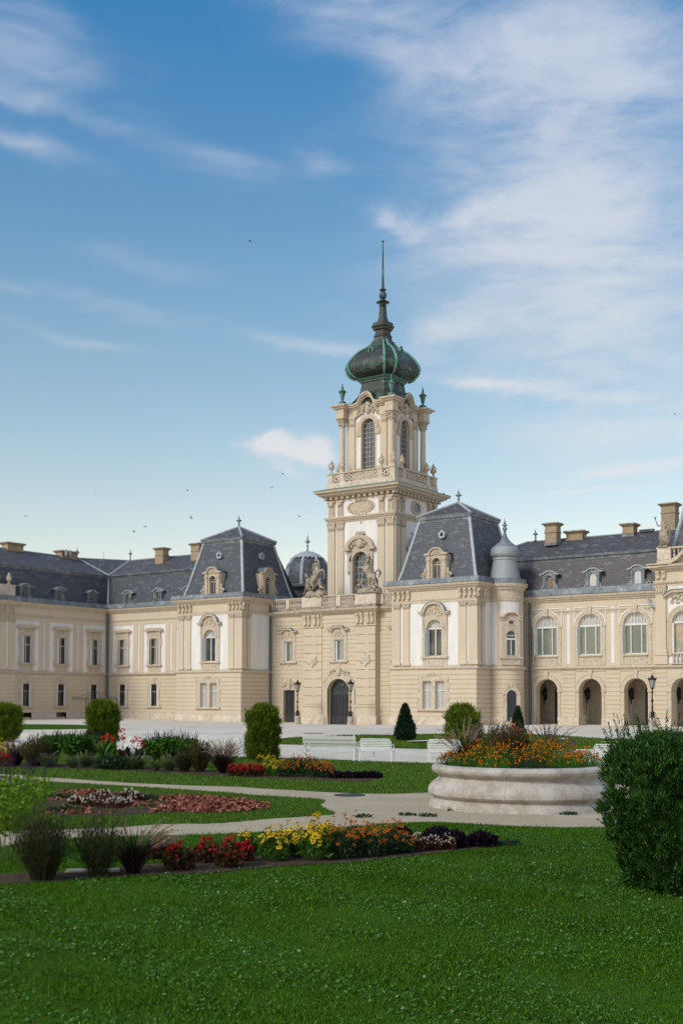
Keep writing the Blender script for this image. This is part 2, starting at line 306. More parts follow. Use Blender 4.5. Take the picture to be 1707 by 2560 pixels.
def wall(mb, x0, x1, z0, z1, ops=(), zones=(), y=0, reveal=.35, m0=0, mrev=0):
    """facade skin in the x,z plane facing -y. ops: (xa,xb,za,zb,arched), zones: (xa,xb,za,zb,mat)"""
    xs = sorted({x0, x1, *[q for o in ops for q in o[:2]], *[q for o in zones for q in o[:2]]}); xs = [q for q in xs if x0-1e-6 <= q <= x1+1e-6]
    zs = sorted({z0, z1, *[q for o in ops for q in o[2:4]], *[q for o in zones for q in o[2:4]]}); zs = [q for q in zs if z0-1e-6 <= q <= z1+1e-6]
    def zm(cx, cz):
        r = m0
        for a, b, c, d, mm in zones:
            if a < cx < b and c < cz < d: r = mm
        return r
    for i in range(len(xs)-1):
        for j in range(len(zs)-1):
            cx, cz = (xs[i]+xs[i+1])/2, (zs[j]+zs[j+1])/2
            if any(o[0] < cx < o[1] and o[2] < cz < o[3] for o in ops): continue
            mb.add([(xs[i], y, zs[j]), (xs[i+1], y, zs[j]), (xs[i+1], y, zs[j+1]), (xs[i], y, zs[j+1])], [(0, 1, 2, 3)], zm(cx, cz))
    for a, b, c, d, ar in ops:
        r = (b-a)/2; cx = (a+b)/2
        if ar:
            rz = ar if ar is not True else r; sp = d-rz; A = arc(cx, sp, r, PI, 0, 16, rz)
            for i in range(16):
                zt = d
                mb.add([(A[i][0], y, A[i][1]), (A[i+1][0], y, A[i+1][1]), (A[i+1][0], y, zt), (A[i][0], y, zt)], [(0, 1, 2, 3)], zm(cx, d-.02) if False else m0)
                mb.add([(A[i][0], y, A[i][1]), (A[i+1][0], y, A[i+1][1]), (A[i+1][0], y+reveal, A[i+1][1]), (A[i][0], y+reveal, A[i][1])], [(0, 1, 2, 3)], mrev)
            zt = sp
        else:
            zt = d; mb.add([(a, y, d), (b, y, d), (b, y+reveal, d), (a, y+reveal, d)], [(0, 1, 2, 3)], mrev)
        for q in (a, b): mb.add([(q, y, c), (q, y, zt), (q, y+reveal, zt), (q, y+reveal, c)], [(0, 1, 2, 3)], mrev)
        mb.add([(a, y, c), (b, y, c), (b, y+reveal, c), (a, y+reveal, c)], [(0, 1, 2, 3)], mrev)
def bands(mb, x0, x1, z0, z1, n, holes=(), y=0, d=.05, gap=.085, m=0, rd=0):
    """rusticated courses with open joints, interrupted at holes (xa,xb,za,zb)"""
    h = (z1-z0)/n
    for k in range(n):
        a, b = z0+k*h, z0+(k+1)*h-gap; cuts = sorted([(p, q) for p, q, r, s in holes if r < b and s > a]); x = x0
        for p, q in cuts+[(x1, x1)]:
            if p-x > .04: mb.box(x, min(p, x1), y-d, y-.001, a, b, m)
            x = max(x, q)
CORN = lambda z0, z1, d: [(0, z0), (d*.25, z0), (d*.3, z0+(z1-z0)*.2), (d*.62, z0+(z1-z0)*.34), (d*.66, z0+(z1-z0)*.55), (d*.9, z0+(z1-z0)*.62), (d, z0+(z1-z0)*.85), (d, z1), (0, z1)]
# ------------------------------------------------------------------ window kinds (local: x along wall, -y out of the wall, origin on the sill)
def relief_panel(mb, x0, x1, z0, z1, y, seed, m=0):
    ornament(mb, (x0+x1)/2, (z0+z1)/2, (x1-x0)*.9, (z1-z0)*1.0, y, m, seed, t=.035)
def frame_rect(mb, w, h, y0, y1, t, m=0, x=0, z=0):
    mb.box(x-w/2, x-w/2+t, y0, y1, z, z+h, m); mb.box(x+w/2-t, x+w/2, y0, y1, z, z+h, m); mb.box(x-w/2+t, x+w/2-t, y0, y1, z, z+t, m); mb.box(x-w/2+t, x+w/2-t, y0, y1, z+h-t, z+h, m)
KIT = {}
def kit_tall():
    s = MB()
    for q in (-1, 1):
        s.box(min(q*.7, q*1.02), max(q*.7, q*1.02), -.10, 0, 0, 3.0); s.box(min(q*.98, q*1.14), max(q*.98, q*1.14), -.08, 0, 2.2, 2.95); s.box(min(q*.98, q*1.1), max(q*.98, q*1.1), -.08, 0, -.05, .5)
        bracket(s, q*.95, 3.1, 3.85, .25, w=.2)
    s.box(-1.02, 1.02, -.10, 0, 3.0, 3.8); s.box(-1.4, 1.4, -.32, 0, 3.83, 3.98); s.poly([(-1.42, 3.98), (1.42, 3.98), (.95, 4.2), (-.95, 4.2)], -.36, 0); relief_panel(s, -.75, .75, 3.1, 3.75, -.1, 3)
    s.box(-1.2, 1.2, -.24, 0, -.16, 0); s.box(-.98, .98, -.05, 0, -.86, -.16); scroll(s, -.5, -.4, .16, 1, -.06, t=.03); scroll(s, .5, -.4, .16, -1, -.06, t=.03); s.ball(0, -.05, -.45, .14, .05, .2)
    f = MB(); frame_rect(f, 1.4, 3.0, .12, .22, .09); f.box(-.05, .05, .10, .2, .09, 2.91); f.box(-.61, .61, .09, .22, 1.98, 2.1)
    p = MB(); p.box(-.66, .66, .19, .215, .05, 2.95)
    w = MB()
    for q in (-1, 1):
        for z0, z1 in ((.04, 2.0), (2.06, 2.96)): w.add([(q*.69, .0, z0), (q*.58, -.30, z0), (q*.54, -.30, z0), (q*.65, .0, z0), (q*.69, 0, z1), (q*.58, -.30, z1), (q*.54, -.30, z1), (q*.65, 0, z1)], [(0,1,2,3),(4,5,6,7),(0,1,5,4),(1,2,6,5),(2,3,7,6),(3,0,4,7)])
        w.box(q*.60-.09, q*.60+.09, -.03, .05, .04, 2.96)
    return [('window_surround', s, ['tanc']), ('window', f, ['frame'], [('pane', p, ['blind']), ('shutter', w, ['wood'])])]
def kit_small():
    s = MB()
    for q in (-1, 1):
        s.box(min(q*.58, q*.88), max(q*.58, q*.88), -.08, 0, 0, 2.55); s.box(min(q*.86, q*1.02), max(q*.86, q*1.02), -.07, 0, .3, .8); s.box(min(q*.86, q*1.02), max(q*.86, q*1.02), -.07, 0, 1.9, 2.5)
    s.poly([(-1.0, 2.5), (1.0, 2.5), (1.0, 2.75), (.62, 2.95), (.5, 3.2), (.22, 3.3), (-.22, 3.3), (-.5, 3.2), (-.62, 2.95), (-1.0, 2.75)], -.09, 0)
    s.poly([(-.16, 2.55), (.16, 2.55), (.24, 3.25), (-.24, 3.25)], -.17, -.09); s.box(-1.12, 1.12, -.22, 0, -.16, 0)
    f = MB(); frame_rect(f, 1.16, 2.5, .12, .22, .07); f.box(-.51, .51, .1, .2, 1.62, 1.72); f.box(-.03, .03, .1, .2, .07, 1.62)
    p = MB(); p.box(-.54, .54, .19, .215, .04, 2.46)
    w = MB()
    for q in (-1, 1): w.box(q*.50-.07, q*.50+.07, -.05, .05, .03, 2.47)
    g = MB()
    for k in range(6): x = -.42+.168*k; g.box(x-.012, x+.012, .0, .02, .03, 2.47)
    for z in (.5, 1.25, 2.1): g.box(-.48, .48, -.005, .015, z, z+.03)
    for z in (.85, 1.9):
        scroll(g, -.2, z, .12, 1, 0, t=.012); scroll(g, .2, z, .12, -1, 0, t=.012)
    return [('window_surround', s, ['tanc']), ('window', f, ['frame'], [('pane', p, ['glass']), ('shutter', w, ['wood']), ('grille', g, ['iron'])])]
def fan(mb, r, z, y0, y1, t, n, m=0, rings=True):
    mb.strip(arc(0, z, r, PI, 0, 18), arc(0, z, r-t, PI, 0, 18), y0, y1, m)
    for k in range(1, n):
        a = PI*k/n; c, s = math.cos(a), math.sin(a); e = .022
        mb.poly([(r*.3*c-e*s, z+r*.3*s+e*c), (r*.97*c-e*s, z+r*.97*s+e*c), (r*.97*c+e*s, z+r*.97*s-e*c), (r*.3*c+e*s, z+r*.3*s-e*c)], y0+.02, y1, m)
    if rings: mb.strip(arc(0, z, r*.3, PI, 0, 10), arc(0, z, r*.3-.05, PI, 0, 10), y0, y1, m)
def kit_pav():
    s = MB(); r = .78; sp = 2.5   # springing above sill
    for q in (-1, 1):
        s.box(min(q*.8, q*1.3), max(q*.8, q*1.3), -.09, 0, 0, 2.45); s.box(min(q*.78, q*1.32), max(q*.78, q*1.32), -.14, 0, 2.42, 2.55); s.box(min(q*1.12, q*1.28), max(q*1.12, q*1.28), -.16, 0, 2.55, 3.85)
        s.box(min(q*1.08, q*1.56), max(q*1.08, q*1.56), -.38, 0, 3.86, 4.0); s.box(min(q*1.04, q*1.5), max(q*1.04, q*1.5), -.3, 0, 3.76, 3.86)
    A = arc(0, sp, r+.02, PI, 0, 18); B = [(x, 3.86) for x, z in A]
    s.strip([(-1.3, 2.5)]+[(-1.3, 3.86)], [(-.8, 2.5), (-.8, 3.86)], -.07, 0); s.strip([(1.3, 2.5), (1.3, 3.86)], [(.8, 2.5), (.8, 3.86)], -.07, 0)
    s.strip(A, B, -.07, 0); s.strip(arc(0, sp, r+.24, PI, 0, 18), arc(0, sp, r+.02, PI, 0, 18), -.14, 0)
    s.strip(arc(0, 3.9, 1.18, PI, 0, 20, 1.0), arc(0, 3.9, .98, PI, 0, 20, .8), -.34, 0); s.poly(arc(0, 3.86, 1.0, PI, 0, 20, .82), -.08, 0)
    ornament(s, 0, 4.0, 1.6, 1.05, -.1, 0, 11, .05)
    s.box(-1.36, 1.36, -.26, 0, -.16, 0); s.box(-1.22, 1.22, -.08, 0, -.92, -.16); s.box(-.86, .86, -.14, 0, -.86, -.22); scroll(s, -.55, -.55, .18, 1, -.14, t=.03); scroll(s, .55, -.55, .18, -1, -.14, t=.03)
    c = MB(); c.strip(arc(0, 3.9, 1.22, PI*.97, PI*.03, 20, 1.04), arc(0, 3.9, 1.18, PI*.97, PI*.03, 20, 1.0), -.37, 0)
    for q in (-1, 1): c.box(min(q*1.1, q*1.58), max(q*1.1, q*1.58), -.40, 0, 4.0, 4.03)
    f = MB(); frame_rect(f, 1.56, 2.5, .16, .26, .08); f.box(-.05, .05, .12, .24, .08, 2.42); fan(f, .78, 2.5, .16, .26, .07, 6); f.box(-.78, .78, .12, .26, 2.44, 2.56)
    p = MB(); p.box(-.74, .74, .23, .255, .04, 2.46); q2 = MB(); q2.poly(arc(0, 2.52, .74, PI, 0, 16), .23, .255)
    w = MB(); w.add([(-.77, .1, .03), (-.90, -.42, .03), (-.86, -.43, .03), (-.72, .09, .03), (-.77, .1, 2.42), (-.90, -.42, 2.42), (-.86, -.43, 2.42), (-.72, .09, 2.42)], [(0,1,2,3),(4,5,6,7),(0,1,5,4),(1,2,6,5),(2,3,7,6),(3,0,4,7)])
    w.box(.70, .77, -.05, .14, .03, 2.42)
    return [('window_surround', s, ['tanc']), ('hood_flashing', c, ['lead']), ('window', f, ['wood'], [('pane', p, ['glass']), ('fanlight', q2, ['glassw']), ('shutter', w, ['wood'])])]
def kit_pair():
    s = MB()
    for x in (-1.32, 0, 1.32): w_ = .2 if x else .2; s.box(x-w_, x+w_, -.07, 0, 0, 2.5)
    for x in (-1.62, 1.62):
        for z in (.1, .95, 1.8): s.box(x-.1, x+.1, -.06, 0, z, z+.45)
    s.box(-1.52, 1.52, -.08, 0, 2.5, 2.72); s.poly([(-1.52, 2.72), (1.52, 2.72), (1.5, 2.9), (.9, 2.95), (.7, 3.12), (.3, 3.2), (-.3, 3.2), (-.7, 3.12), (-.9, 2.95), (-1.5, 2.9)], -.07, 0)
    ornament(s, 0, 3.02, 1.3, .4, -.09, 0, 5, .03); s.box(-1.66, 1.66, -.24, 0, -.15, 0)
    out = [('window_surround', s, ['tanc'])]
    for x in (-.66, .66):
        f = MB(); frame_rect(f, .92, 2.45, .22, .30, .05, 0, x); f.box(x-.41, x+.41, .2, .28, 1.62, 1.70); f.box(x-.03, x+.03, .2, .28, .05, 2.4)
        p = MB(); p.box(x-.42, x+.42, .27, .295, .03, 2.42)
        out.append(('window', f, ['wood'], [('pane', p, ['glassw'])]))
    return out
def kit_mid():
    s = MB()
    for q in (-1, 1):
        s.box(min(q*.63, q*1.0), max(q*.63, q*1.0), -.09, 0, -.05, 2.08); bracket(s, q*.86, 2.35, 3.0, .24, w=.2)
    s.box(-1.0, 1.0, -.09, 0, 2.08, 3.0)
    hood = [(-1.25, 3.0), (-1.25, 3.1), (-.75, 3.12), (-.5, 3.4), (.5, 3.4), (.75, 3.12), (1.25, 3.1), (1.25, 3.0), (.68, 2.98), (.42, 3.26), (-.42, 3.26), (-.68, 2.98)]
    s.poly(hood, -.36, 0); s.poly([(-.7, 2.95), (.7, 2.95), (.42, 3.26), (-.42, 3.26)], -.1, 0); relief_panel(s, -.7, .7, 2.2, 3.0, -.1, 9); s.box(-1.15, 1.15, -.22, 0, -.16, -.02)
    s.poly([(-.9, -.16), (.9, -.16), (.75, -.3), (.35, -.28), (0, -.48), (-.35, -.28), (-.75, -.3)], -.07, 0)
    c = MB(); c.strip([(-1.27, 3.1), (-.75, 3.13), (-.5, 3.41), (.5, 3.41), (.75, 3.13), (1.27, 3.1)], [(-1.27, 3.14), (-.76, 3.17), (-.52, 3.46), (.52, 3.46), (.76, 3.17), (1.27, 3.14)], -.40, 0)
    f = MB(); frame_rect(f, 1.26, 2.06, .14, .24, .09); f.box(.16, .25, .12, .22, .09, 1.97); p = MB(); p.box(-.56, .56, .21, .235, .05, 2.0)
    w = MB(); w.box(-.61, -.52, -.1, .13, .03, 2.03); w.box(-.50, -.30, .10, .13, .05, 2.0); w.box(.54, .61, -.05, .13, .03, 2.03)
    return [('window_surround', s, ['tanc']), ('hood_flashing', c, ['lead']), ('window', f, ['wood'], [('pane', p, ['glassg']), ('shutter', w, ['wood'])])]
def kit_arch():
    s = MB(); sp = 2.53
    for q in (-1, 1):
        s.box(min(q*1.07, q*1.42), max(q*1.07, q*1.42), -.07, 0, -.9, sp); s.box(min(q*1.05, q*1.46), max(q*1.05, q*1.46), -.11, 0, sp-.05, sp+.05)
    s.strip(arc(0, sp, 1.42, PI, 0, 24), arc(0, sp, 1.07, PI, 0, 24), -.09, 0); s.poly([(-.14, sp+1.0), (.14, sp+1.0), (.2, sp+1.66), (-.2, sp+1.66)], -.2, 0)
    for q in (-1, 1): ornament(s, q*1.08, sp+1.3, .62, .42, -.03, 0, 4, .025)
    s.box(-1.12, 1.12, -.2, 0, -.14, -.02); s.box(-1.0, 1.0, -.05, 0, -.92, -.14); scroll(s, -.5, -.5, .16, 1, -.06, t=.025); scroll(s, .5, -.5, .16, -1, -.06, t=.025); s.ball(0, -.05, -.5, .2, .05, .14)
    e = MB(); e.strip(arc(0, sp, 1.5, PI*.99, PI*.54, 16), arc(0, sp, 1.425, PI*.99, PI*.54, 16), -.075, 0); e.strip(arc(0, sp, 1.5, PI*.46, PI*.01, 16), arc(0, sp, 1.425, PI*.46, PI*.01, 16), -.075, 0)
    for q in (-1, 1): e.box(q*1.46-.04, q*1.46+.04, -.06, 0, sp+.06, sp+1.70)
    e.box(-1.42, -.22, -.06, 0, sp+1.62, sp+1.70); e.box(.22, 1.42, -.06, 0, sp+1.62, sp+1.70)
    f = MB(); frame_rect(f, 2.1, sp, .16, .27, .09); f.box(-.52, -.43, .13, .25, .09, sp-.09); f.box(.43, .52, .13, .25, .09, sp-.09)
    f.strip(arc(0, sp, 1.05, PI, 0, 24), arc(0, sp, .94, PI, 0, 24), .16, .27); f.box(-1.05, 1.05, .12, .27, sp-.06, sp+.1)
    for x in (-.72, -.43, -.14, .14, .43, .72): f.box(x-.025, x+.025, .17, .25, sp+.1, sp+math.sqrt(.98**2-x*x))
    p = MB(); p.box(-1.0, 1.0, .235, .262, .04, sp-.03); q2 = MB(); q2.poly(arc(0, sp+.03, .97, PI, 0, 20), .235, .262)
    w = MB(); w.add([(-1.04, .1, .03), (-1.12, -.34, .03), (-1.07, -.35, .03), (-.98, .09, .03), (-1.04, .1, sp-.07), (-1.12, -.34, sp-.07), (-1.07, -.35, sp-.07), (-.98, .09, sp-.07)], [(0,1,2,3),(4,5,6,7),(0,1,5,4),(1,2,6,5),(2,3,7,6),(3,0,4,7)])
    w.box(.98, 1.05, -.05, .12, .03, sp-.07)
    return [('window_surround', s, ['tanc']), ('panel_moulding', e, ['white']), ('window', f, ['wood'], [('pane', p, ['glassg']), ('fanlight', q2, ['glassw']), ('shutter', w, ['wood'])])]
def kit_turret():   # a gently projecting aedicule on the round wall
    s = MB(); sp = 1.85
    for q in (-1, 1): s.box(min(q*.45, q*.82), max(q*.45, q*.82), -.02, .3, -.05, 3.3); s.box(min(q*.62, q*.9), max(q*.62, q*.9), -.12, .3, 3.2, 3.5)
    A = arc(0, sp, .45, PI, 0, 14); s.strip(A, [(x, 3.3) for x, z in A], -.02, .3)
    s.strip(arc(0, sp, .56, PI, 0, 14), A, -.08, .3); s.strip(arc(0, 3.42, .8, PI, 0, 16, .5), arc(0, 3.42, .66, PI, 0, 16, .38), -.24, .3); s.poly(arc(0, 3.3, .68, PI, 0, 16, .46), -.03, .3)
    for q in (-1, 1): s.box(min(q*.68, q*1.0), max(q*.68, q*1.0), -.26, .3, 3.42, 3.54)
    s.strip(arc(0, 3.0, .34, 0, 2*PI, 20, .27), arc(0, 3.0, .24, 0, 2*PI, 20, .18), -.07, .1); ornament(s, 0, 3.62, .7, .4, -.05, 0, 6, .03)
    s.box(-1.0, 1.0, -.16, .3, -.2, -.05); s.box(-.84, .84, -.03, .3, -.75, -.2); s.ball(0, -.03, -.45, .22, .05, .14)
    f = MB(); frame_rect(f, .9, sp, .0, .1, .06); f.box(-.03, .03, -.02, .08, .06, 1.5); f.box(-.39, .39, -.02, .1, 1.45, 1.6); f.strip(arc(0, sp, .45, PI, 0, 14), arc(0, sp, .39, PI, 0, 14), 0, .1)
    p = MB(); p.box(-.41, .41, .07, .095, .03, sp); p.poly(arc(0, sp, .41, PI, 0, 14), .07, .095)
    o = MB(); o.poly(arc(0, 3.0, .25, 0, 2*PI*19/20, 19, .19), -.04, .0)
    return [('window_surround', s, ['tanc']), ('window', f, ['wood'], [('pane', p, ['glass'])]), ('oval_window', o, ['glass'])]
def kit_stone_dormer():
    s = MB(); b = 1.4   # body reaches back into the roof
    for q in (-1, 1):
        s.box(min(q*.42, q*1.08), max(q*.42, q*1.08), 0, b*.9, 0, 2.3); s.box(min(q*.62, q*.98), max(q*.62, q*.98), -.13, 0, .1, 1.75); s.box(min(q*.6, q*1.02), max(q*.6, q*1.02), -.2, 0, 1.75, 1.9); s.box(min(q*.62, q*1.0), max(q*.62, q*1.0), -.12, 0, 1.9, 2.25)
        s.box(min(q*.6, q*1.22), max(q*.6, q*1.22), -.26, 0, 2.25, 2.38); scroll(s, q*1.3, .38, .28, q, 0, t=.1); s.box(min(q*1.08, q*1.5), max(q*1.08, q*1.5), -.08, .3, 0, .16); s.ball(q*1.2, 0, .8, .12, .12, .3)
    s.box(-.42, .42, 0, b*.9, 0, .12); A = arc(0, 1.55, .42, PI, 0, 14); s.strip(A, [(x, 2.3) for x, z in A], 0, .5); s.strip(arc(0, 1.55, .52, PI, 0, 14), A, -.08, 0)
    top = [(-1.22, 2.38), (-.78, 2.46), (-.6, 2.72), (-.3, 2.92), (.3, 2.92), (.6, 2.72), (.78, 2.46), (1.22, 2.38)]
    s.poly(top+[(1.0, 2.25), (-1.0, 2.25)], -.03, .3); s.strip(top, [(x*.93, z-.12) for x, z in top], -.2, 0); ornament(s, 0, 2.4, .9, .6, -.05, 0, 8, .045); s.box(-1.15, 1.15, -.14, 0, -.1, .1)
    l = MB(); l.strip([(x*1.03, z+.03) for x, z in top], [(x*1.0, z) for x, z in top], -.1, b+.5)
    f = MB(); frame_rect(f, .84, 1.55, .22, .3, .06, 0, 0, .1); f.box(-.03, .03, .2, .3, .16, 1.4); f.box(-.36, .36, .2, .3, 1.35, 1.45); f.strip(arc(0, 1.6, .42, PI, 0, 12), arc(0, 1.6, .36, PI, 0, 12), .22, .3)
    p = MB(); p.box(-.38, .38, .27, .29, .12, 1.6); p.poly(arc(0, 1.6, .38, PI, 0, 12), .27, .29)
    return [('dormer', s, ['relief'], [('dormer_roof', l, ['lead']), ('window_frame', f, ['frame']), ('pane', p, ['glass'])])]
def kit_lead_dormer(kind):
    s = MB(); w = .62
    s.box(-w, -.33, 0, 1.5, .1, 1.4); s.box(.33, w, 0, 1.5, .1, 1.4); s.box(-.33, .33, 0, 1.5, .1, .2)
    for q in (-1, 1): s.add([(q*.62, -.04, 0), (q*.9, -.04, 0), (q*.88, -.04, .2), (q*.66, -.04, .55), (q*.62, -.04, .6), (q*.62, .9, 0), (q*.9, .9, 0), (q*.88, .9, .2), (q*.66, .9, .55), (q*.62, .9, .6)], [(0,1,2,3,4), (9,8,7,6,5), (0,1,6,5), (1,2,7,6), (2,3,8,7), (3,4,9,8)])
    s.box(-.95, .95, -.1, .5, -.05, .1); A = arc(0, 1.0, .33, PI, 0, 12); s.strip(A, [(x, 1.45) for x, z in A], 0, .5); s.strip(arc(0, 1.0, .41, PI, 0, 12), A, -.05, 0)
    for q in (-1, 1): s.box(q*.52-.09, q*.52+.09, -.08, 0, .15, 1.35)
    top = [(-.95, 1.44), (-.6, 1.5), (-.42, 1.66), (-.2, 1.74), (.2, 1.74), (.42, 1.66), (.6, 1.5), (.95, 1.44)]
    s.poly(top+[(.72, 1.34), (-.72, 1.34)], -.02, .25); l = MB(); l.strip([(x, z+.05) for x, z in top], [(x*.97, z-.04) for x, z in top], -.16, 1.9)
    f = MB(); frame_rect(f, .66, 1.0, .12, .2, .05, 0, 0, .15); f.box(-.02, .02, .1, .2, .2, 1.1); f.strip(arc(0, 1.05, .33, PI, 0, 10), arc(0, 1.05, .28, PI, 0, 10), .12, .2)
    p = MB()
    if kind == 'shutter':
        for k in range(14):
            z = .18+k*.085; hw = .30 if z < 1.0 else math.sqrt(max(.01, .3**2-(z-1.0)**2)); p.box(-hw, hw, .05, .11, z, z+.065)
        p.box(-.3, .3, .1, .14, .15, 1.05); p.poly(arc(0, 1.05, .3, PI, 0, 10), .1, .14); pm = 'wood'
    else: p.box(-.3, .3, .17, .195, .17, 1.05); p.poly(arc(0, 1.05, .3, PI, 0, 10), .17, .195); pm = 'glass' if kind == 'glass' else 'boarded'
    return [('dormer', s, ['lead'], [('dormer_roof', l, ['leadl']), ('window_frame', f, ['wood' if kind == 'shutter' else 'frame']), ('louvre' if kind == 'shutter' else 'pane', p, [pm])])]
def kit_oculus():
    s = MB(); s.strip(arc(0, 0, .30, 0, 2*PI, 20, .34), arc(0, 0, .16, 0, 2*PI, 20, .19), -.2, .7); s.ball(0, -.15, .36, .14, .08, .08)
    for q in (-1, 1): s.ball(q*.3, -.15, .12, .08, .08, .14); s.ball(q*.26, -.15, -.2, .07, .07, .1)
    d = MB(); d.poly(arc(0, 0, .17, 0, 2*PI*15/16, 15, .2), 0, .1)
    return [('oculus', s, ['leadl'], [('pane', d, ['dark'])])]
M['boarded'] = mat('boarded_pane', (.30, .20, .10), .8, var=(.15, .10, .06), vscale=6)
MAKERS = dict(tall=kit_tall, small=kit_small, pav=kit_pav, pair=kit_pair, mid=kit_mid, arch=kit_arch, turret=kit_turret, sdorm=kit_stone_dormer,
              ldorm=lambda: kit_lead_dormer('glass'), sldorm=lambda: kit_lead_dormer('shutter'), bldorm=lambda: kit_lead_dormer('board'), oculus=kit_oculus)
def unit(kind, parent, loc, rot=0):
    if kind not in KIT:
        r = []
        for it in MAKERS[kind](): r.append((it[0], it[1].mesh(it[0], it[2]), [(q[0], q[1].mesh(q[0], q[2])) for q in (it[3] if len(it) > 3 else [])]))
        KIT[kind] = r
    for name, me, subs in KIT[kind]:
        o = put(name, me, parent, loc, rot)
        for sn, sm in subs: put(sn, sm, o, (0, 0, 0), 0, local=True)
FR, RT, DG = 0.0, PI/2, PI/4          # faces front (-y), faces right (+x), diagonal
def lwall(mb, name, mats, parent, loc, rot):   # wall mesh drawn in local x,z then placed
    return put(name, mb.mesh(name, mats), parent, loc, rot)
# ================================================================== THE PALACE
PC = {}
def pil(parent, loc, rot, w, z0, z1, d=.12, caph=.58):
    k = (round(w, 2), z0, z1, d, caph)
    if k not in PC:
        a = MB(); pilaster(a, -w/2, w/2, z0, z1-caph, d, 0, False); c = MB(); capital(c, -w/2, w/2, z1-caph, z1, d); PC[k] = (a.mesh('pilaster', 'tan'), c.mesh('capital', 'relief'))
    o = put('pilaster', PC[k][0], parent, loc, rot); put('capital', PC[k][1], o, (0, 0, 0), 0, local=True)
def brackets(parent, loc, rot, xs, z0, z1, d=.34, w=.24):
    for x in xs:
        k = ('br', z0, z1, d, w)
        if k not in PC: m = MB(); bracket(m, 0, z0, z1, d, w=w); m.ball(0, -d*.6, z0+.1, w*.5, .08, .12); PC[k] = m.mesh('bracket', 'tanc')
        c, s = math.cos(rot), math.sin(rot); put('bracket', PC[k], parent, (loc[0]+c*x, loc[1]+s*x, loc[2]), rot)
def pipe(parent, x, y, z0, z1, r=.085):
    m = MB(); m.tube([(x, y, z0), (x, y, z1-.5), (x, y, z1)], r, seg=8)
    for z in np.arange(z0+1.5, z1, 2.2): m.lathe([(r+.03, -.04), (r+.03, .04)], x, y, z, 8)
    part('downpipe', m, 'pipe', parent)
def finial(parent, x, y, z, h, mats='lead', k=1.0):
    m = MB(); m.lathe([(.22*k, 0), (.22*k, .06*h), (.1*k, .12*h), (.07*k, .25*h), (.15*k, .33*h), (.08*k, .38*h), (.07*k, .46*h), (.32*k, .54*h), (.30*k, .57*h), (.1*k, .66*h), (.06*k, .75*h), (.09*k, .79*h), (.035*k, .84*h), (.01*k, h)], x, y, z, 12)
    return part('finial', m, mats, parent, True)
def chimney(parent, x, y, z0, z1, wx, wy):
    m = MB(); m.box(x-wx/2, x+wx/2, y-wy/2, y+wy/2, z0, z1-.3); m.box(x-wx/2-.06, x+wx/2+.06, y-wy/2-.06, y+wy/2+.06, z1-.95, z1-.85)
    m.taper(x-wx/2-.28, x+wx/2+.28, y-wy/2-.28, y+wy/2+.28, z1-.12, z1, .12, 1)
    m.add([(x-wx/2, y-wy/2, z1-.34), (x+wx/2, y-wy/2, z1-.34), (x+wx/2, y+wy/2, z1-.34), (x-wx/2, y+wy/2, z1-.34), (x-wx/2-.24, y-wy/2-.24, z1-.12), (x+wx/2+.24, y-wy/2-.24, z1-.12), (x+wx/2+.24, y+wy/2+.24, z1-.12), (x-wx/2-.24, y+wy/2+.24, z1-.12)], [(0,1,5,4),(1,2,6,5),(2,3,7,6),(3,0,4,7)])
    m.box(x-wx/2-.05, x+wx/2+.05, y-wy/2-.05, y+wy/2+.05, z0, z0+.25, 2)
    part('chimney', m, ['brick', 'stat', 'lead'], parent)
def courses(root, path, zs, ze, zg, d=.5):
    """string course, eaves cornice and lead gutter band running along a wall path"""
    m = MB(); m.sweep(path, [(0, zs-.02), (.10, zs), (.12, zs+.06), (.24, zs+.12), (.26, zs+.22), (.12, zs+.30), (.10, zs+.34), (0, zs+.36)]); part('string_course', m, 'tanc', root)
    m = MB(); m.sweep(path, CORN(ze, ze+.52, d)); m.sweep(path, [(0, ze-.95), (.05, ze-.95), (.09, ze-.86), (.05, ze-.78), (0, ze-.78)]); m.sweep(path, [(0, ze-1.15), (.03, ze-1.15), (.03, ze-1.0), (0, ze-1.0)]); part('cornice', m, 'tanc', root)
    m = MB(); m.sweep(path, [(-.2, ze+.52), (d+.05, ze+.52), (d+.08, ze+.56), (d+.02, zg-.1), (d, zg), (-.2, zg)]); part('gutter', m, 'lead', root)
# ---- wing helper: bays of white panels between ochre strips
def wing_upper(root, loc, rot, x0, x1, cs, ztop, extra_bars=()):
    zones = [(max(x0, c-1.72), min(x1, c+1.72), 5.3, 10.78, 1) for c in cs]
    for b in extra_bars: zones.append((b-.13, b+.13, 5.45, 10.72, 1))
    ops = [(c-.7, c+.7, 6.12, 9.12, False) for c in cs]
    m = MB(); wall(m, x0, x1, 5.2, ztop, ops, zones)
    xs = sorted([x0]+[q for c in cs for q in (c-1.72, c+1.72)]+[x1])
    for a, b in zip(xs[0::2], xs[1::2]):
        if b-a < .15: continue
        bar = [q for q in extra_bars if a < q < b]
        if bar: m.box(a, bar[0]-.13, -.05, -.001, 5.3, 10.8); m.box(bar[0]+.13, b, -.05, -.001, 5.3, 10.8)
        else: m.box(a, b, -.05, -.001, 5.3, 10.8)
    m.box(x0, x1, -.045, -.001, 10.8, 11.1)
    lwall(m, 'upper_wall', ['tan', 'white'], root, loc, rot)
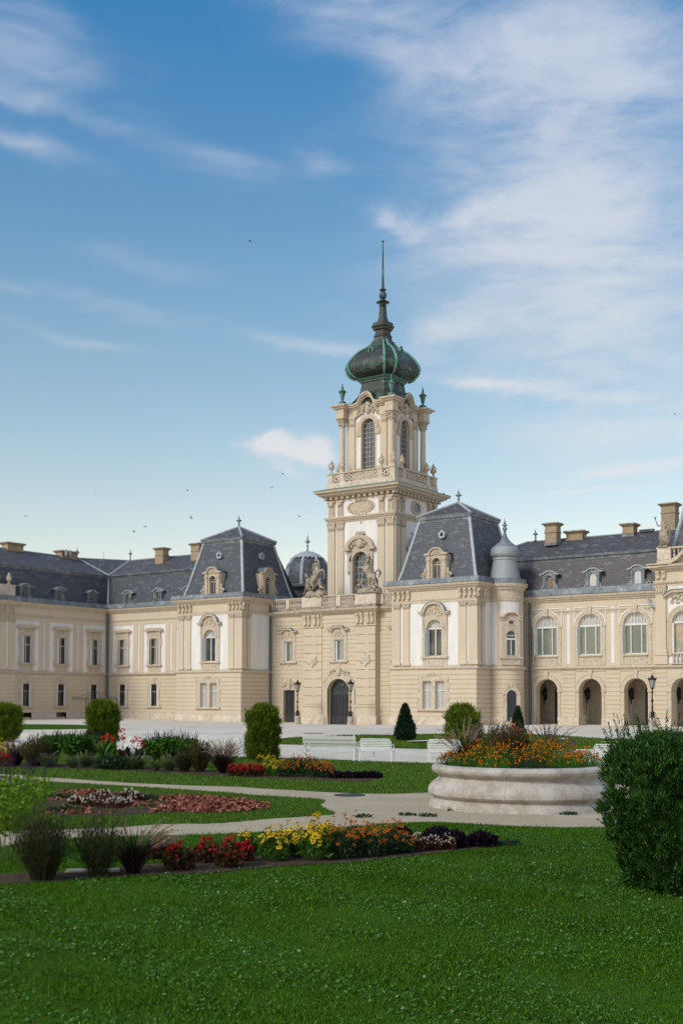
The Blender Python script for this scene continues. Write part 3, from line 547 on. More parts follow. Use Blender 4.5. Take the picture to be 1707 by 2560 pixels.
def wing_ground(root, loc, rot, x0, x1, cs, vents=(), n=10):
    m = MB(); wall(m, x0, x1, -.6, 5.0, [(c-.58, c+.58, 1.4, 3.9, False) for c in cs])
    bands(m, x0, x1, .74, 4.9, n, [(c-.98, c+.98, 1.2, 4.75) for c in cs])
    lwall(m, 'ground_floor_wall', ['tan'], root, loc, rot)
    m = MB(); bands(m, x0, x1, -.6, .72, 1, [(c-.72, c+.72, .2, .78) for c in vents], d=.12, gap=0); 
    for c in vents: m.box(c-.8, c-.72, -.15, -.001, .0, .80); m.box(c+.72, c+.8, -.15, -.001, .0, .80)
    lwall(m, 'plinth', ['plinth'], root, loc, rot)
    for c in vents:
        m = MB(); frame_rect(m, 1.4, .5, -.03, .0, .05, 0, c, .2)
        for k in range(5): m.box(c-.66, c+.66, -.02, 0, .27+k*.08, .29+k*.08)
        m.box(c-.7, c+.7, 0, .01, .2, .7); o = lwall(m, 'cellar_grille', ['iron'], root, loc, rot)
# ================= left courtyard wing (faces right)
root = thing('palace_wing', 'long wing at the left edge, facing right across the courtyard, under a steep slate roof', 'wing', (-101, 81, 0))
LW = root; cs = [82.8, 87.7, 92.6]; loc = (-101, 0, 0)
wing_upper(root, loc, RT, 81.0, 94.7, cs, 12.3, (85.25, 90.15)); wing_ground(root, loc, RT, 81.0, 94.7, cs, cs)
for c in cs: unit('tall', root, (-101, c, 6.12), RT); unit('small', root, (-101, c, 1.4), RT); unit('ldorm', root, (-101.35, c, 13.12), RT)
m = MB(); wall(m, 60, 81, -.6, 12.3, [(78.1-1-.8, 78.1-1+.8, 6.0, 9.3, True)], [(60, 81, 5.3, 10.9, 1)]); bands(m, 60, 81, .74, 4.9, 10); m.box(81, 81.01, -.02, .34, -.6, 12.3)
lwall(m, 'end_bay_wall', ['tan', 'white'], root, (-100.66, 0, 0), RT)
for c in (80.5, 79.35, 75.2, 74.0): pil(root, (-100.66, c, 0), RT, .82, 5.3, 11.0)
brackets(root, (-100.66, 0, 0), RT, (80.7, 80.3, 79.6, 79.1), 11.35, 12.1)
unit('pav', root, (-100.66, 77.1, 6.03), RT)
m = MB(); bands(m, 60, 81, -.6, .72, 1, d=.12, gap=0); lwall(m, 'plinth', ['plinth'], root, (-100.66, 0, 0), RT)
courses(root, [(-100.66, 60), (-100.66, 81.05), (-101, 81.06), (-101, 94.7)], 4.93, 12.23, 13.28, .45)
# pedestal with two urns over the end bay
m = MB(); m.box(-101.6, -100.75, 76.4, 81.0, 13.05, 14.35); m.box(-101.65, -100.68, 76.3, 81.05, 14.35, 14.5); part('parapet', m, 'plinth', root)
def urn(parent, x, y, z, h, mats='relief', k=1):
    m = MB(); m.lathe([(.24*k, 0), (.24*k, .1*h), (.12*k, .14*h), (.09*k, .22*h), (.17*k, .3*h), (.29*k, .45*h), (.31*k, .55*h), (.20*k, .64*h), (.14*k, .7*h), (.22*k, .75*h), (.2*k, .79*h), (.1*k, .83*h), (.12*k, .9*h), (.07*k, .95*h), (.02*k, h)], x, y, z, 12)
    for q in (-1, 1):
        m.tube([(x+q*.27*k, y, z+.5*h), (x+q*.42*k, y, z+.6*h), (x+q*.34*k, y, z+.7*h), (x+q*.2*k, y, z+.7*h)], .035*k, 0, 5); m.ball(x+q*.3*k, y, z+.42*h, .08, .08, .1)
    part('urn', m, mats, parent, True)
urn(root, -101.1, 80.4, 14.5, 1.35); urn(root, -101.1, 78.9, 14.5, 1.35)
m = MB(); e = .0
m.add([(-101.35, 60, 13.0), (-101.35, 95.05, 13.0), (-102.2, 95.9, 16.72), (-102.2, 60, 16.72)], [(0, 1, 2, 3)], 0)
m.add([(-102.12, 60, 16.92), (-102.12, 95.98, 16.92), (-106, 94.3, 19.15), (-106, 60, 19.15)], [(0, 1, 2, 3)], 1)
m.add([(-102.2, 95.9, 16.93), (-102.5, 99.7, 19.15), (-106, 94.3, 19.15)], [(0, 1, 2)], 0)
m.add([(-106, 60, 19.15), (-106, 94.3, 19.15), (-111, 94.3, 13), (-111, 60, 13)], [(0, 1, 2, 3)], 0)
roofL = part('roof', m, ['slate', 'slateb'], root)
m = MB(); m.sweep([(-102.2, 60), (-102.2, 95.9)], [(-.1, 16.55), (.05, 16.55), (.12, 16.7), (.28, 16.78), (.32, 16.95), (-.1, 16.97)])
m.tube([(-102.2, 95.9, 16.98), (-106, 94.3, 19.2)], .11, 1); m.tube([(-106, 60, 19.17), (-106, 94.3, 19.17), (-102.5, 99.7, 19.17)], .08, 1)
m.tube([(-101.3, 95.0, 13.0), (-102.15, 95.85, 16.6)], .17, 1); part('roof_flashing', m, ['lead', 'leadl'], root)
finial(root, -106, 94.3, 19.15, 1.4, k=.8); 
chimney(root, -106.2, 84.9, 18.6, 19.95, 1.1, 2.2); chimney(root, -106.2, 92.8, 18.6, 19.85, 1.1, 2.3)
for q in (92.0, 92.6): 
    m = MB(); m.lathe([(.16, 0), (.16, .5), (.22, .55), (.05, .75)], -105.3, q, 19.2, 8); part('roof_vent', m, 'leadl', root)
m = MB(); m.tube([(-101.02, 81.0, 0.1), (-98.1, 81.2, .1)], .02); 
# ================= left back wing (faces front)
root = thing('palace_wing', 'two-storey cream wing in the inner corner between the left wing and the left pavilion', 'wing', (-92, 94.7, 0))
cs = [-98.42, -93.33, -88.2]; loc = (0, 94.7, 0)
wing_upper(root, loc, FR, -101, -84, cs, 12.3, (-95.87, -90.75)); wing_ground(root, loc, FR, -101, -84, cs)
for c in cs: unit('tall', root, (c, 94.7, 6.12), FR); unit('small', root, (c, 94.7, 1.4), FR)
for c in (-98.05, -93.2, -88.6): unit('ldorm', root, (c, 95.05, 13.12), FR)
courses(root, [(-101, 94.7), (-84, 94.7)], 4.93, 12.23, 13.28, .45)
m = MB(); m.add([(-101.35, 95.05, 13.0), (-80, 95.05, 13.0), (-80, 95.9, 16.72), (-102.2, 95.9, 16.72)], [(0, 1, 2, 3)])
m.add([(-102.12, 95.82, 16.92), (-80, 95.82, 16.92), (-80, 99.7, 19.15), (-102.5, 99.7, 19.15)], [(0, 1, 2, 3)], 1)
m.add([(-102.5, 99.7, 19.15), (-80, 99.7, 19.15), (-80, 104.7, 13), (-102.5, 104.7, 13)], [(0, 1, 2, 3)]); part('roof', m, ['slate', 'slateb'], root)
m = MB(); m.sweep([(-102.2, 95.9), (-80, 95.9)], [(-.1, 16.55), (.05, 16.55), (.12, 16.7), (.28, 16.78), (.32, 16.95), (-.1, 16.97)]); m.tube([(-102.2, 95.9, 16.98), (-102.5, 99.7, 19.2)], .11, 1); m.tube([(-102.5, 99.72, 19.17), (-80, 99.7, 19.17)], .08, 1); part('roof_flashing', m, ['lead', 'leadl'], root)
finial(root, -102.5, 99.7, 19.15, 1.5, k=.8)
m = MB(); m.tube([(-105, 97.6, 19.1), (-105, 97.6, 20.2)], .02); part('lightning_rod', m, 'iron', root)
chimney(root, -96.0, 98.5, 17.9, 20.1, 1.25, 1.0); chimney(root, -90.3, 98.5, 17.9, 20.2, 1.25, 1.0)
pipe(root, -100.75, 94.45, 0, 12.2, .12)
# ================= corner pavilions
def pavilion(x0, label, mirror):
    x1 = x0+8.8; v = 88.6; vb = 98.2; cx = x0+4.42; root = thing('corner_pavilion', label, 'pavilion', (cx, 93, 0), 'pavilions either side of the gatehouse')
    wc = x0+4.6
    m = MB(); wall(m, x0, x1, 5.2, 12.1, [(wc-.78, wc+.78, 6.06, 9.34, True)], [(x0+1.9, x1-1.85, 5.3, 10.95, 1), (x0+.98, x0+1.18, 5.5, 10.9, 1), (x1-.98-.0, x1-.80, 5.5, 10.9, 1)]); m.box(x0, x1, -.04, -.001, 10.95, 11.15)
    lwall(m, 'upper_wall', ['tan', 'white'], root, (0, v, 0), FR)
    for yy, rr, nm in ((x1, RT, 'side_wall'),):
        m = MB(); wall(m, v, vb, 5.2, 12.1, [], [(v+1.4, vb, 5.3, 10.95, 1)]); m.box(v, vb, -.04, -.001, 10.95, 11.15); lwall(m, nm, ['tan', 'white'], root, (x1, 0, 0), RT)
    m = MB(); m.add([(x0, v, -.6), (x0, vb, -.6), (x0, vb, 12.1), (x0, v, 12.1)], [(0, 1, 2, 3)]); m.add([(x0, vb, -.6), (x1, vb, -.6), (x1, vb, 12.1), (x0, vb, 12.1)], [(0, 1, 2, 3)]); part('rear_wall', m, 'tan', root)
    gx0, gx1, gv = x0-.02, x1+.02, v-.1
    pc = x0+4.5
    hol = [(pc-1.6, pc+1.6, 1.15, 4.15)]
    m = MB(); wall(m, gx0, gx1, -.6, 5.0, [(pc-1.12, pc-.2, 1.38, 3.84, False), (pc+.2, pc+1.12, 1.38, 3.84, False)]); bands(m, gx0, gx1, .7, 4.85, 10, hol); lwall(m, 'ground_floor_wall', ['tan'], root, (0, gv, 0), FR)
    m = MB(); wall(m, gv, vb, -.6, 5.0); bands(m, gv+.0, vb, .7, 4.85, 10); lwall(m, 'ground_floor_side_wall', ['tan'], root, (gx1, 0, 0), RT)
    m = MB(); m.sweep([(gx0-.05, vb), (gx0-.05, gv), (gx1, gv), (gx1, vb)], [(0, -.6), (.13, -.6), (.13, .64), (.08, .68), (0, .68)]); part('plinth', m, 'plinth', root)
    courses(root, [(x0, vb), (x0, v), (x1, v), (x1, vb)], 4.84, 12.02, 13.0, .5)
    for a in (.52, 1.5): pil(root, (x0+a+.1, v, 0), FR, .68, 5.3, 10.95)
    pil(root, (x1-1.3, v, 0), FR, .64, 5.3, 10.95)
    m = MB(); pilaster(m, x1-.78, x1+.12, 5.3, 10.37, .12, 0, False); lwall(m, 'pilaster', ['tan'], root, (0, v, 0), FR); m = MB(); capital(m, x1-.78, x1+.12, 10.37, 10.95, .12); lwall(m, 'capital', ['relief'], root, (0, v, 0), FR)
    m = MB(); pilaster(m, v, v+.55, 5.3, 10.37, .12, 0, False); lwall(m, 'pilaster', ['tan'], root, (x1, 0, 0), RT); m = MB(); capital(m, v, v+.55, 10.37, 10.95, .12); lwall(m, 'capital', ['relief'], root, (x1, 0, 0), RT)
    pil(root, (x1, v+1.05, 0), RT, .5, 5.3, 10.95)
    brackets(root, (0, v, 0), FR, (x0+.35, x0+.9, x0+1.35, x0+1.9, x1-1.55, x1-1.05, x1-.55, x1-.1), 11.25, 12.0)
    brackets(root, (x1, 0, 0), RT, (v+.1, v+.55, v+1.05), 11.25, 12.0)
    unit('pav', root, (wc, v, 6.06), FR); unit('pair', root, (pc, gv, 1.38), FR)
    if not mirror: unit('sdorm', root, (cx+4.25, 92.9, 12.95), RT)
    unit('sdorm', root, (cx+.12, v+.35, 12.95), FR)
    # mansard
    cy = 93.2; b, t = 4.05, 2.6; e = 2.85
    def ring(a, z): return [(cx-a, cy-a, z), (cx+a, cy-a, z), (cx+a, cy+a, z), (cx-a, cy+a, z)]
    prof = [(4.05, 12.9), (3.66, 14.3), (3.30, 15.8), (2.95, 17.2), (2.6, 18.7)]
    m = MB()
    for (a, z), (a2, z2) in zip(prof, prof[1:]): m.add(ring(a, z)+ring(a2, z2), [(0, 1, 5, 4), (1, 2, 6, 5), (2, 3, 7, 6), (3, 0, 4, 7)], 0)
    m.add([(cx-4.6, cy-4.6, 12.88), (cx+4.6, cy-4.6, 12.88), (cx+4.6, cy+4.6, 12.88), (cx-4.6, cy+4.6, 12.88)], [(0, 1, 2, 3)], 2)
    m.add(ring(e, 19.0)+[(cx, cy, 20.5)], [(0, 1, 4), (1, 2, 4), (2, 3, 4), (3, 0, 4)], 1); rf = part('roof', m, ['slate', 'slateb', 'lead'], root)
    m = MB(); P4 = [(cx-t, cy-t), (cx+t, cy-t), (cx+t, cy+t), (cx-t, cy+t)]
    m.sweep(P4, [(-.1, 18.45), (.06, 18.45), (.1, 18.62), (.2, 18.7), (.26, 18.92), (.3, 19.02), (-.1, 19.05)], 0, True)
    for sx, sy in ((-1, -1), (1, -1), (1, 1), (-1, 1)):
        m.tube([(cx+sx*a, cy+sy*a, z) for a, z in prof], .15, 1, 8); m.tube([(cx+sx*e, cy+sy*e, 19.0), (cx, cy, 20.55)], .12, 1, 8)
    part('roof_flashing', m, ['lead', 'leadl'], root)
    fz = finial(root, cx, cy, 20.4, 1.45)
    unit('oculus', root, (cx+.1, cy-3.12, 17.15), FR)
    if not mirror: unit('oculus', root, (cx+3.12, cy-.1, 17.15), RT)
    return root
lp = pavilion(-84.0, 'mansard-roofed pavilion left of the gatehouse with two stone dormers in view', False)
rp = pavilion(-57.3, 'mansard-roofed pavilion right of the gatehouse with the small round turret at its side', True)
pipe(lp, -75.05, 93.0, 0, 11.9, .11)
# ================= gatehouse between the pavilions
root = thing('gatehouse', 'rusticated two-storey gatehouse with the arched dark gate and a balustrade, under the tall tower', 'building', (-66.05, 93, 0)); GH = root
GX = -66.05; v = 92.6; vr = 93.2
for sx, x0, x1 in ((-1, -75.2, GX-4.35), (1, GX+4.35, -57.3)):
    wc = GX+sx*6.8; dc = GX+sx*6.65
    m = MB(); wall(m, x0, x1, -.6, 10.75, [(wc-.63, wc+.63, 6.06, 8.12, False), (dc-.73, dc+.73, -.3, 3.15, False)]); bands(m, x0, x1, .7, 10.6, 24, [(wc-1.0, wc+1.0, 5.7, 9.3), (dc-1.05, dc+1.05, -.6, 3.4), (dc-.95, dc+.95, 3.2, 4.35)], d=.042, gap=.066)
    lwall(m, 'side_bay_wall', ['tan'], root, (0, vr, 0), FR)
    unit('mid', root, (wc, vr, 6.06), FR)
    m = MB()
    for q in (-1, 1): m.box(dc+min(q*.73, q*1.05), dc+max(q*.73, q*1.05), -.08, 0, -.3, 3.4); 
    m.box(dc-1.05, dc+1.05, -.09, 0, 3.15, 3.4); m.strip(arc(dc, 3.4, .98, PI, 0, 14, .75), arc(dc, 3.4, .8, PI, 0, 14, .58), -.1, 0); ornament(m, dc, 3.75, 1.5, 1.1, -.08, 0, 12, .06)
    m.poly([(dc-.16, 3.2), (dc+.16, 3.2), (dc+.22, 4.3), (dc-.22, 4.3)], -.2, 0); m.box(dc-1.1, dc+1.1, -.5, 0, -.3, -.12); lwall(m, 'door_surround', ['relief'], root, (0, vr, 0), FR)
    m = MB(); m.box(dc-.73, dc+.73, .28, .33, -.3, 3.15); m.box(dc-.02, dc+.02, .25, .28, -.3, 3.15)
    for q in (-1, 1):
        frame_rect(m, .6, 2.3, .24, .28, .05, 0, dc+q*.36, .6)
        for k in range(4): m.box(dc+q*.36-.2+.13*k-.015, dc+q*.36-.2+.13*k+.015, .25, .28, .65, 2.85)
        for k in range(3): scroll(m, dc+q*.36, 1.0+.75*k, .17, q, .25, t=.015)
    lwall(m, 'door', ['darkdoor'], root, (0, vr, 0), FR)
    m = MB(); m.box(x0, x1, -.14, 0, -.6, .62); lwall(m, 'plinth', ['plinth'], root, (0, vr, 0), FR) if False else None
m = MB()
xa, xb = GX-4.35, GX+4.35; dr = 1.3
wall(m, xa, xb, -.6, 10.75, [(GX-.63, GX+.63, 6.04, 8.1, False), (GX-dr, GX+dr, -.3, 4.26, True)], reveal=.55)
bands(m, xa+2.3, xb-2.3, .7, 10.6, 24, [(GX-1.0, GX+1.0, 5.7, 9.3), (GX-2.0, GX+2.0, -.6, 2.9), (GX-1.75, GX+1.75, 2.9, 4.2), (GX-1.1, GX+1.1, 4.1, 5.4)], d=.042, gap=.066)
lwall(m, 'centre_wall', ['tan'], root, (0, v, 0), FR)
m = MB(); m.add([(xa, v, -.6), (xa, vr, -.6), (xa, vr, 10.75), (xa, v, 10.75)], [(0, 1, 2, 3)]); m.add([(xb, v, -.6), (xb, vr, -.6), (xb, vr, 10.75), (xb, v, 10.75)], [(0, 1, 2, 3)]); part('return_wall', m, 'tan', root)
for sx in (-1, 1):      # broad coupled pilasters of alternating blocks
    a, b = sorted((GX+sx*2.05, GX+sx*4.35)); m = MB(); h = (9.4-1.75)/9
    for k in range(9):
        z0 = 1.75+k*h; mid = (a+b)/2
        m.box(a, b, -.12, 0, z0+.0, z0+h-.05)
        m.box(mid-.06, mid+.42, -.14, -.12, z0+h-.06, z0+h-.0)
    m.box(a-.1, b+.1, -.24, 0, 1.5, 1.72); m.box(a-.03, b+.03, -.16, 0, .64, 1.5); m.box(a-.14, b+.14, -.22, 0, 9.4, 9.52); m.box(a-.05, b+.05, -.16, 0, 9.52, 10.72)
    lwall(m, 'pilaster', ['tan'], root, (0, v, 0), FR); brackets(root, (0, v-.16, 0), FR, (a+.3, a+.78, b-.78, b-.3), 9.6, 10.65, .28, .34)
    m = MB(); m.box(a-.15, b+.15, -.2, 0, -.6, .68); lwall(m, 'plinth', ['plinth'], root, (0, v, 0), FR)
    m = MB(); cx = (a+b)/2; m.poly([(cx-.42, 6.2), (cx-.5, 6.55), (cx-.2, 6.62), (cx, 6.85), (cx+.2, 6.62), (cx+.5, 6.55), (cx+.42, 6.2), (cx+.34, 5.85), (cx, 5.45), (cx-.34, 5.85)], -.24, -.12)
    m.ball(cx, -.24, 6.15, .3, .08, .34); ornament(m, cx, 6.1, 1.05, 1.2, -.2, 0, 21, .05); lwall(m, 'cartouche', ['plinth'], root, (0, v, 0), FR)
unit('mid', root, (GX, v, 6.04), FR)
m = MB(); sp = 2.96
for q in (-1, 1): m.box(GX+min(q*1.3, q*1.95), GX+max(q*1.3, q*1.95), -.12, 0, .6, sp); m.box(GX+min(q*1.3, q*1.5), GX+max(q*1.3, q*1.5), -.18, 0, -.3, sp); m.lathe([(.42, -.6), (.42, .5), (.36, .62), (.1, .66)], GX+q*1.85, -.05, 0, 14)
m.strip(arc(GX, sp, 1.95, PI, 0, 24), arc(GX, sp, 1.3, PI, 0, 24), -.12, 0); m.strip(arc(GX, sp, 1.5, PI, 0, 24), arc(GX, sp, 1.3, PI, 0, 24), -.18, 0); m.strip(arc(GX, sp, 2.12, PI*.85, PI*.15, 20, 2.0), arc(GX, sp, 2.0, PI*.85, PI*.15, 20, 1.9), -.16, 0)
ornament(m, GX, sp+1.95, 2.6, 1.0, -.16, 0, 33, .07); m.ball(GX, -.2, sp+1.95, .3, .12, .38); lwall(m, 'gate_surround', ['tanc'], root, (0, v, 0), FR)
m = MB(); A = arc(GX, sp, 1.28, PI, 0, 20); m.poly([(GX-1.28, -.3)]+A+[(GX+1.28, -.3)], .40, .46)
m.box(GX-.03, GX+.03, .36, .4, -.3, 3.3); m.strip(arc(GX, 2.55, 1.26, PI*.92, PI*.08, 16, .8), arc(GX, 2.55, 1.2, PI*.92, PI*.08, 16, .7), .34, .4)
for q in (-1, 1):
    for c, w_ in ((.38, .5), (.95, .44)): frame_rect(m, w_, 2.2, .35, .4, .05, 0, GX+q*c, .5); frame_rect(m, w_, .6, .35, .4, .05, 0, GX+q*c, -.2)
    for c in (.25, .38, .51, .85, .95, 1.05): m.box(GX+q*c-.014, GX+q*c+.014, .36, .4, .55, 2.65)
    scroll(m, GX+q*.5, 3.35, .35, q, .37, t=.03); scroll(m, GX+q*.9, 3.2, .2, -q, .37, t=.02)
m.ball(GX, .37, 3.6, .3, .04, .2); lwall(m, 'gate', ['darkdoor'], root, (0, v, 0), FR)
pth = [(-75.2, vr), (xa, vr), (xa, v-.1), (xb, v-.1), (xb, vr), (-57.3, vr)]
m = MB(); m.sweep(pth, CORN(10.72, 11.15, .5)); part('cornice', m, 'tanc', root)
m = MB(); m.sweep(pth, [(-.5, 11.15), (.42, 11.15), (.40, 11.22), (.1, 11.3), (.1, 11.48), (-.5, 11.48)]); part('parapet_base', m, 'stat', root)
m = MB(); m.sweep(pth, [(-.28, 12.42), (.06, 12.42), (.1, 12.47), (.1, 12.54), (-.32, 12.54), (-.32, 12.47)]); part('balustrade_rail', m, 'plinth', root)
bal = MB(); bal.lathe([(.09, 0), (.09, .05), (.05, .09), (.10, .27), (.11, .36), (.045, .55), (.045, .62), (.09, .66), (.06, .72), (.09, .80), (.09, .94)], 0, 0, 0, 10); BAL = bal.mesh('baluster', 'plinth', True)
def balusters(root, x0, x1, y, z, n, vert=False, sc=1):
    for i in range(n):
        q = x0+(x1-x0)*(i+.5)/n; o = put('baluster', BAL, root, (y, q, z) if vert else (q, y, z)); o.scale = (sc, sc, sc)
m = MB()
for a, b in ((xa-.15, xa+2.3), (xb-2.3, xb+.15)): m.box(a, b, v-.22, v+.3, 11.48, 12.42)
for a, b, yy in ((GX-.25, GX+.25, v), (-75.2, -74.8, vr), (-73.05, -72.65, vr), (-70.75, -70.4, vr), (xb+.05, xb+.55, vr), (-59.4, -59.0, vr)): m.box(a, b, yy-.16, yy+.24, 11.48, 12.42)
part('balustrade_pier', m, 'plinth', root)
for a, b, yy, n in ((-74.8, -73.05, vr, 6), (-72.65, -70.75, vr, 7), (xa+2.3, GX-.25, v, 7), (GX+.25, xb-2.3, v, 7), (xb+.55, -59.4, vr, 6), (-59.0, -57.5, vr, 5)): balusters(root, a, b, yy+.02, 11.48, n)
m = MB(); m.add([(-75.2, vr, 11.45), (-57.3, vr, 11.45), (-57.3, 110, 11.45), (-75.2, 110, 11.45)], [(0, 1, 2, 3)]); m.box(xa, xb, v, vr, 11.40, 11.44); m.box(-75.2, -57.3, 94, 110, -.6, 11.42, 1); part('roof_terrace', m, ['lead', 'tan'], root)
# ================= bell tower
TX, TY = -66.1, 100.5; root = thing('clock_tower', 'tall cream tower with onion dome of green and black copper and a thin spire', 'tower', (TX, TY, 0)); TW = root
SH = 4.05
def faces(): return ((FR, (TX, TY-SH, 0)), (RT, (TX+SH, TY, 0)), (PI, (TX, TY+SH, 0)), (-PI/2, (TX-SH, TY, 0)))
ww = MB(); wz = MB()
for i, (rot, loc) in enumerate(faces()):
    m = MB(); ops = [(-.95, .95, 12.0, 17.25, True)] if i < 2 else []
    wall(m, -SH, SH, 11.2, 20.55, ops, [(-2.1, 2.1, 12, 20.55, 1), (-3.18, -2.95, 12, 20.4, 1), (2.95, 3.18, 12, 20.4, 1)], reveal=.45); lwall(m, 'shaft_wall', ['tan', 'white'], root, loc, rot)
    for x in (-3.62, -2.52, 2.52, 3.62): c, s = math.cos(rot), math.sin(rot); pil(root, (loc[0]+c*x, loc[1]+s*x, 0), rot, .84, 11.5, 20.5, .14, .98)
    m = MB(); wall(m, -SH, SH, 20.9, 23.2, [], [(-2.25, 2.25, 21.0, 22.75, 1), (-3.2, -2.95, 21, 22.8, 1), (2.95, 3.2, 21, 22.8, 1)]); lwall(m, 'attic_wall', ['tan', 'white'], root, loc, rot)
    m = MB()
    for x in (-3.62, -2.55, 2.55, 3.62):
        m.box(x-.33, x+.33, -.12, 0, 21.0, 22.6); m.box(x-.42, x+.42, -.24, 0, 22.55, 22.75); m.ball(x, -.22, 22.35, .3, .14, .24)
        for q in (-.2, 0, .2): m.box(x+q-.05, x+q+.05, -.15, -.12, 21.4, 22.2)
    lwall(m, 'attic_pilasters' if False else 'attic_pilaster', ['relief'], root, loc, rot)
    m = MB()
    for k in range(13): x = -4.2+.7*k; m.box(x-.17, x+.17, -.42, 0, 22.86, 23.16)
    lwall(m, 'dentil_course', ['tanc'], root, loc, rot)
    if i == 0:
        m = MB(); m.poly(arc(0, 21.85, 1.35, 0, 2*PI*23/24, 23, .52), -.08, 0); ornament(m, 0, 22.62, 1.2, .5, -.14, 0, 44, .06)
        for k in range(22): a = 2*PI*k/22; m.ball(1.55*math.cos(a), -.06, 21.85+.68*math.sin(a), .17, .08, .12)
        lwall(m, 'cartouche', ['relief'], root, loc, rot)
    else:
        m = MB(); m.strip(arc(.0, 21.9, .95, 0, 2*PI, 24, .72), arc(.0, 21.9, .66, 0, 2*PI, 24, .46), -.12, 0); lwall(m, 'oval_window_surround', ['relief'], root, loc, rot)
        m = MB(); m.poly(arc(.0, 21.9, .67, 0, 2*PI*23/24, 23, .47), -.03, 0); lwall(m, 'oval_window', ['glassb'], root, loc, rot)
    if i < 2:
        m = MB(); sp = 16.3
        for q in (-1, 1): m.box(min(q*.95, q*1.3), max(q*.95, q*1.3), -.12, 0, 12, sp); m.box(min(q*1.1, q*1.55), max(q*1.1, q*1.55), -.16, 0, 15.2, 17.4); m.ball(q*1.45, -.12, 15.3, .16, .12, .3)
        for q in (-1, 1): m.box(min(q*1.15, q*1.9), max(q*1.15, q*1.9), -.45, 0, 17.4, 17.65)
        m.strip(arc(0, sp, 1.32, PI, 0, 20), arc(0, sp, .95, PI, 0, 20), -.16, 0); m.strip(arc(0, 17.45, 1.75, PI*.98, PI*.02, 22, 1.5), arc(0, 17.45, 1.35, PI*.98, PI*.02, 22, 1.12), -.42, 0)
        A = arc(0, sp, 1.3, PI, 0, 20); B = [(x, max(z, 17.45+1.2*math.sqrt(max(0, 1-(x/1.5)**2)))) for x, z in A]; m.strip(A, B, -.08, 0)
        ornament(m, 0, 18.1, 2.5, 1.3, -.2, 0, 51, .1); m.ball(0, -.3, 18.1, .42, .16, .5)
        m.box(-.55, .55, -.3, 0, 18.98, 19.08)
        for q in (-.45, -.22, 0, .22, .45): m.ball(q, -.2, 19.2, .09, .09, .13)
        lwall(m, 'window_surround', ['relief'], root, loc, rot)
        m = MB(); o = lwall(MB().poly([(-.95, 12.0), (-.95, sp)]+arc(0, sp, .95, PI, 0, 18)[1:-1]+[(.95, sp), (.95, 12.0)], .42, .45), 'window', ['warmglass'] if False else ['glassb'], root, loc, rot)
        for x in (-.48, 0, .48): m.box(x-.02, x+.02, .36, .42, 12, 17.1)
        for z in np.arange(12.6, 17, .62): m.box(-.93, .93, .37, .42, z-.02, z+.02)
        put('glazing_bars', m.mesh('glazing_bars', 'frame'), o, (0, 0, 0), 0, local=True)
sq = lambda a: [(TX-a, TY-a), (TX+a, TY-a), (TX+a, TY+a), (TX-a, TY+a)]
m = MB(); m.sweep(sq(SH), CORN(20.5, 21.0, .35), 0, True); m.sweep(sq(SH), [(0, 20.15), (.1, 20.15), (.16, 20.3), (.16, 20.42), (0, 20.42)] if False else [(0, 20.44), (.05, 20.44), (.05, 20.5), (0, 20.5)], 0, True); part('lower_cornice', m, 'tanc', root)
m = MB(); m.sweep(sq(SH), [(0, 23.12), (.5, 23.12), (.55, 23.2), (.8, 23.26), (.85, 23.4), (1.1, 23.52), (1.16, 23.72), (0, 23.72)], 0, True); part('main_cornice', m, 'tanc', root)
m = MB(); m.sweep(sq(SH), [(1.18, 23.73), (1.18, 23.78), (.0, 24.12), (-.3, 24.12), (-.3, 23.73)], 0, True); part('cornice_roof', m, 'verdd', root)
m = MB(); m.sweep(sq(SH), [(-.1, 24.05), (.16, 24.05), (.16, 24.5), (.08, 24.55), (.08, 24.62), (-.1, 24.62)] , 0, True); m.sweep(sq(SH), [(-.16, 25.48), (.12, 25.48), (.18, 25.54), (.18, 25.62), (-.16, 25.62)], 0, True); part('balustrade_rail', m, 'plinth', root)
pm = MB()
for x in (-3.8, -2.35, 2.35, 3.8): pm.box(x-.3, x+.3, -.1, .14, 24.6, 25.49)
PIER = pm.mesh('balustrade_pier', 'plinth')
lm = MB(); ends = 0
def link(m, x, w):
    m.strip(arc(x, 25.05, w*.30, 0, 2*PI, 12, .30), arc(x, 25.05, w*.17, 0, 2*PI, 12, .19), -.05, .05)
    for sx in (-1, 1):
        for sz in (-1, 1): m.poly([(x+sx*w*.24, 25.05+sz*.15), (x+sx*w*.30, 25.05+sz*.08), (x+sx*w*.5, 25.05+sz*.36), (x+sx*w*.5, 25.05+sz*.44), (x+sx*w*.40, 25.05+sz*.44)], -.05, .05)
    m.box(x-w*.5, x-w*.28, -.04, .04, 25.0, 25.1); m.box(x+w*.28, x+w*.5, -.04, .04, 25.0, 25.1)
for k in range(7): link(lm, -1.74+.58*k, .58)
for x in (-3.07, 3.07): link(lm, x, .8)
LINK = lm.mesh('pierced_panel', 'plinth')
for rot, loc in faces(): put('balustrade_pier', PIER, root, loc, rot); put('pierced_panel', LINK, root, loc, rot)
for sx, sy in ((-1, -1), (1, -1), (1, 1), (-1, 1)):
    urn(root, TX+sx*3.85, TY+sy*3.85, 25.62, 1.55, k=1.0); urn(root, TX+sx*2.4, TY+sy*3.9, 25.62, 1.45, k=.95); urn(root, TX+sx*3.9, TY+sy*2.4, 25.62, 1.45, k=.95)
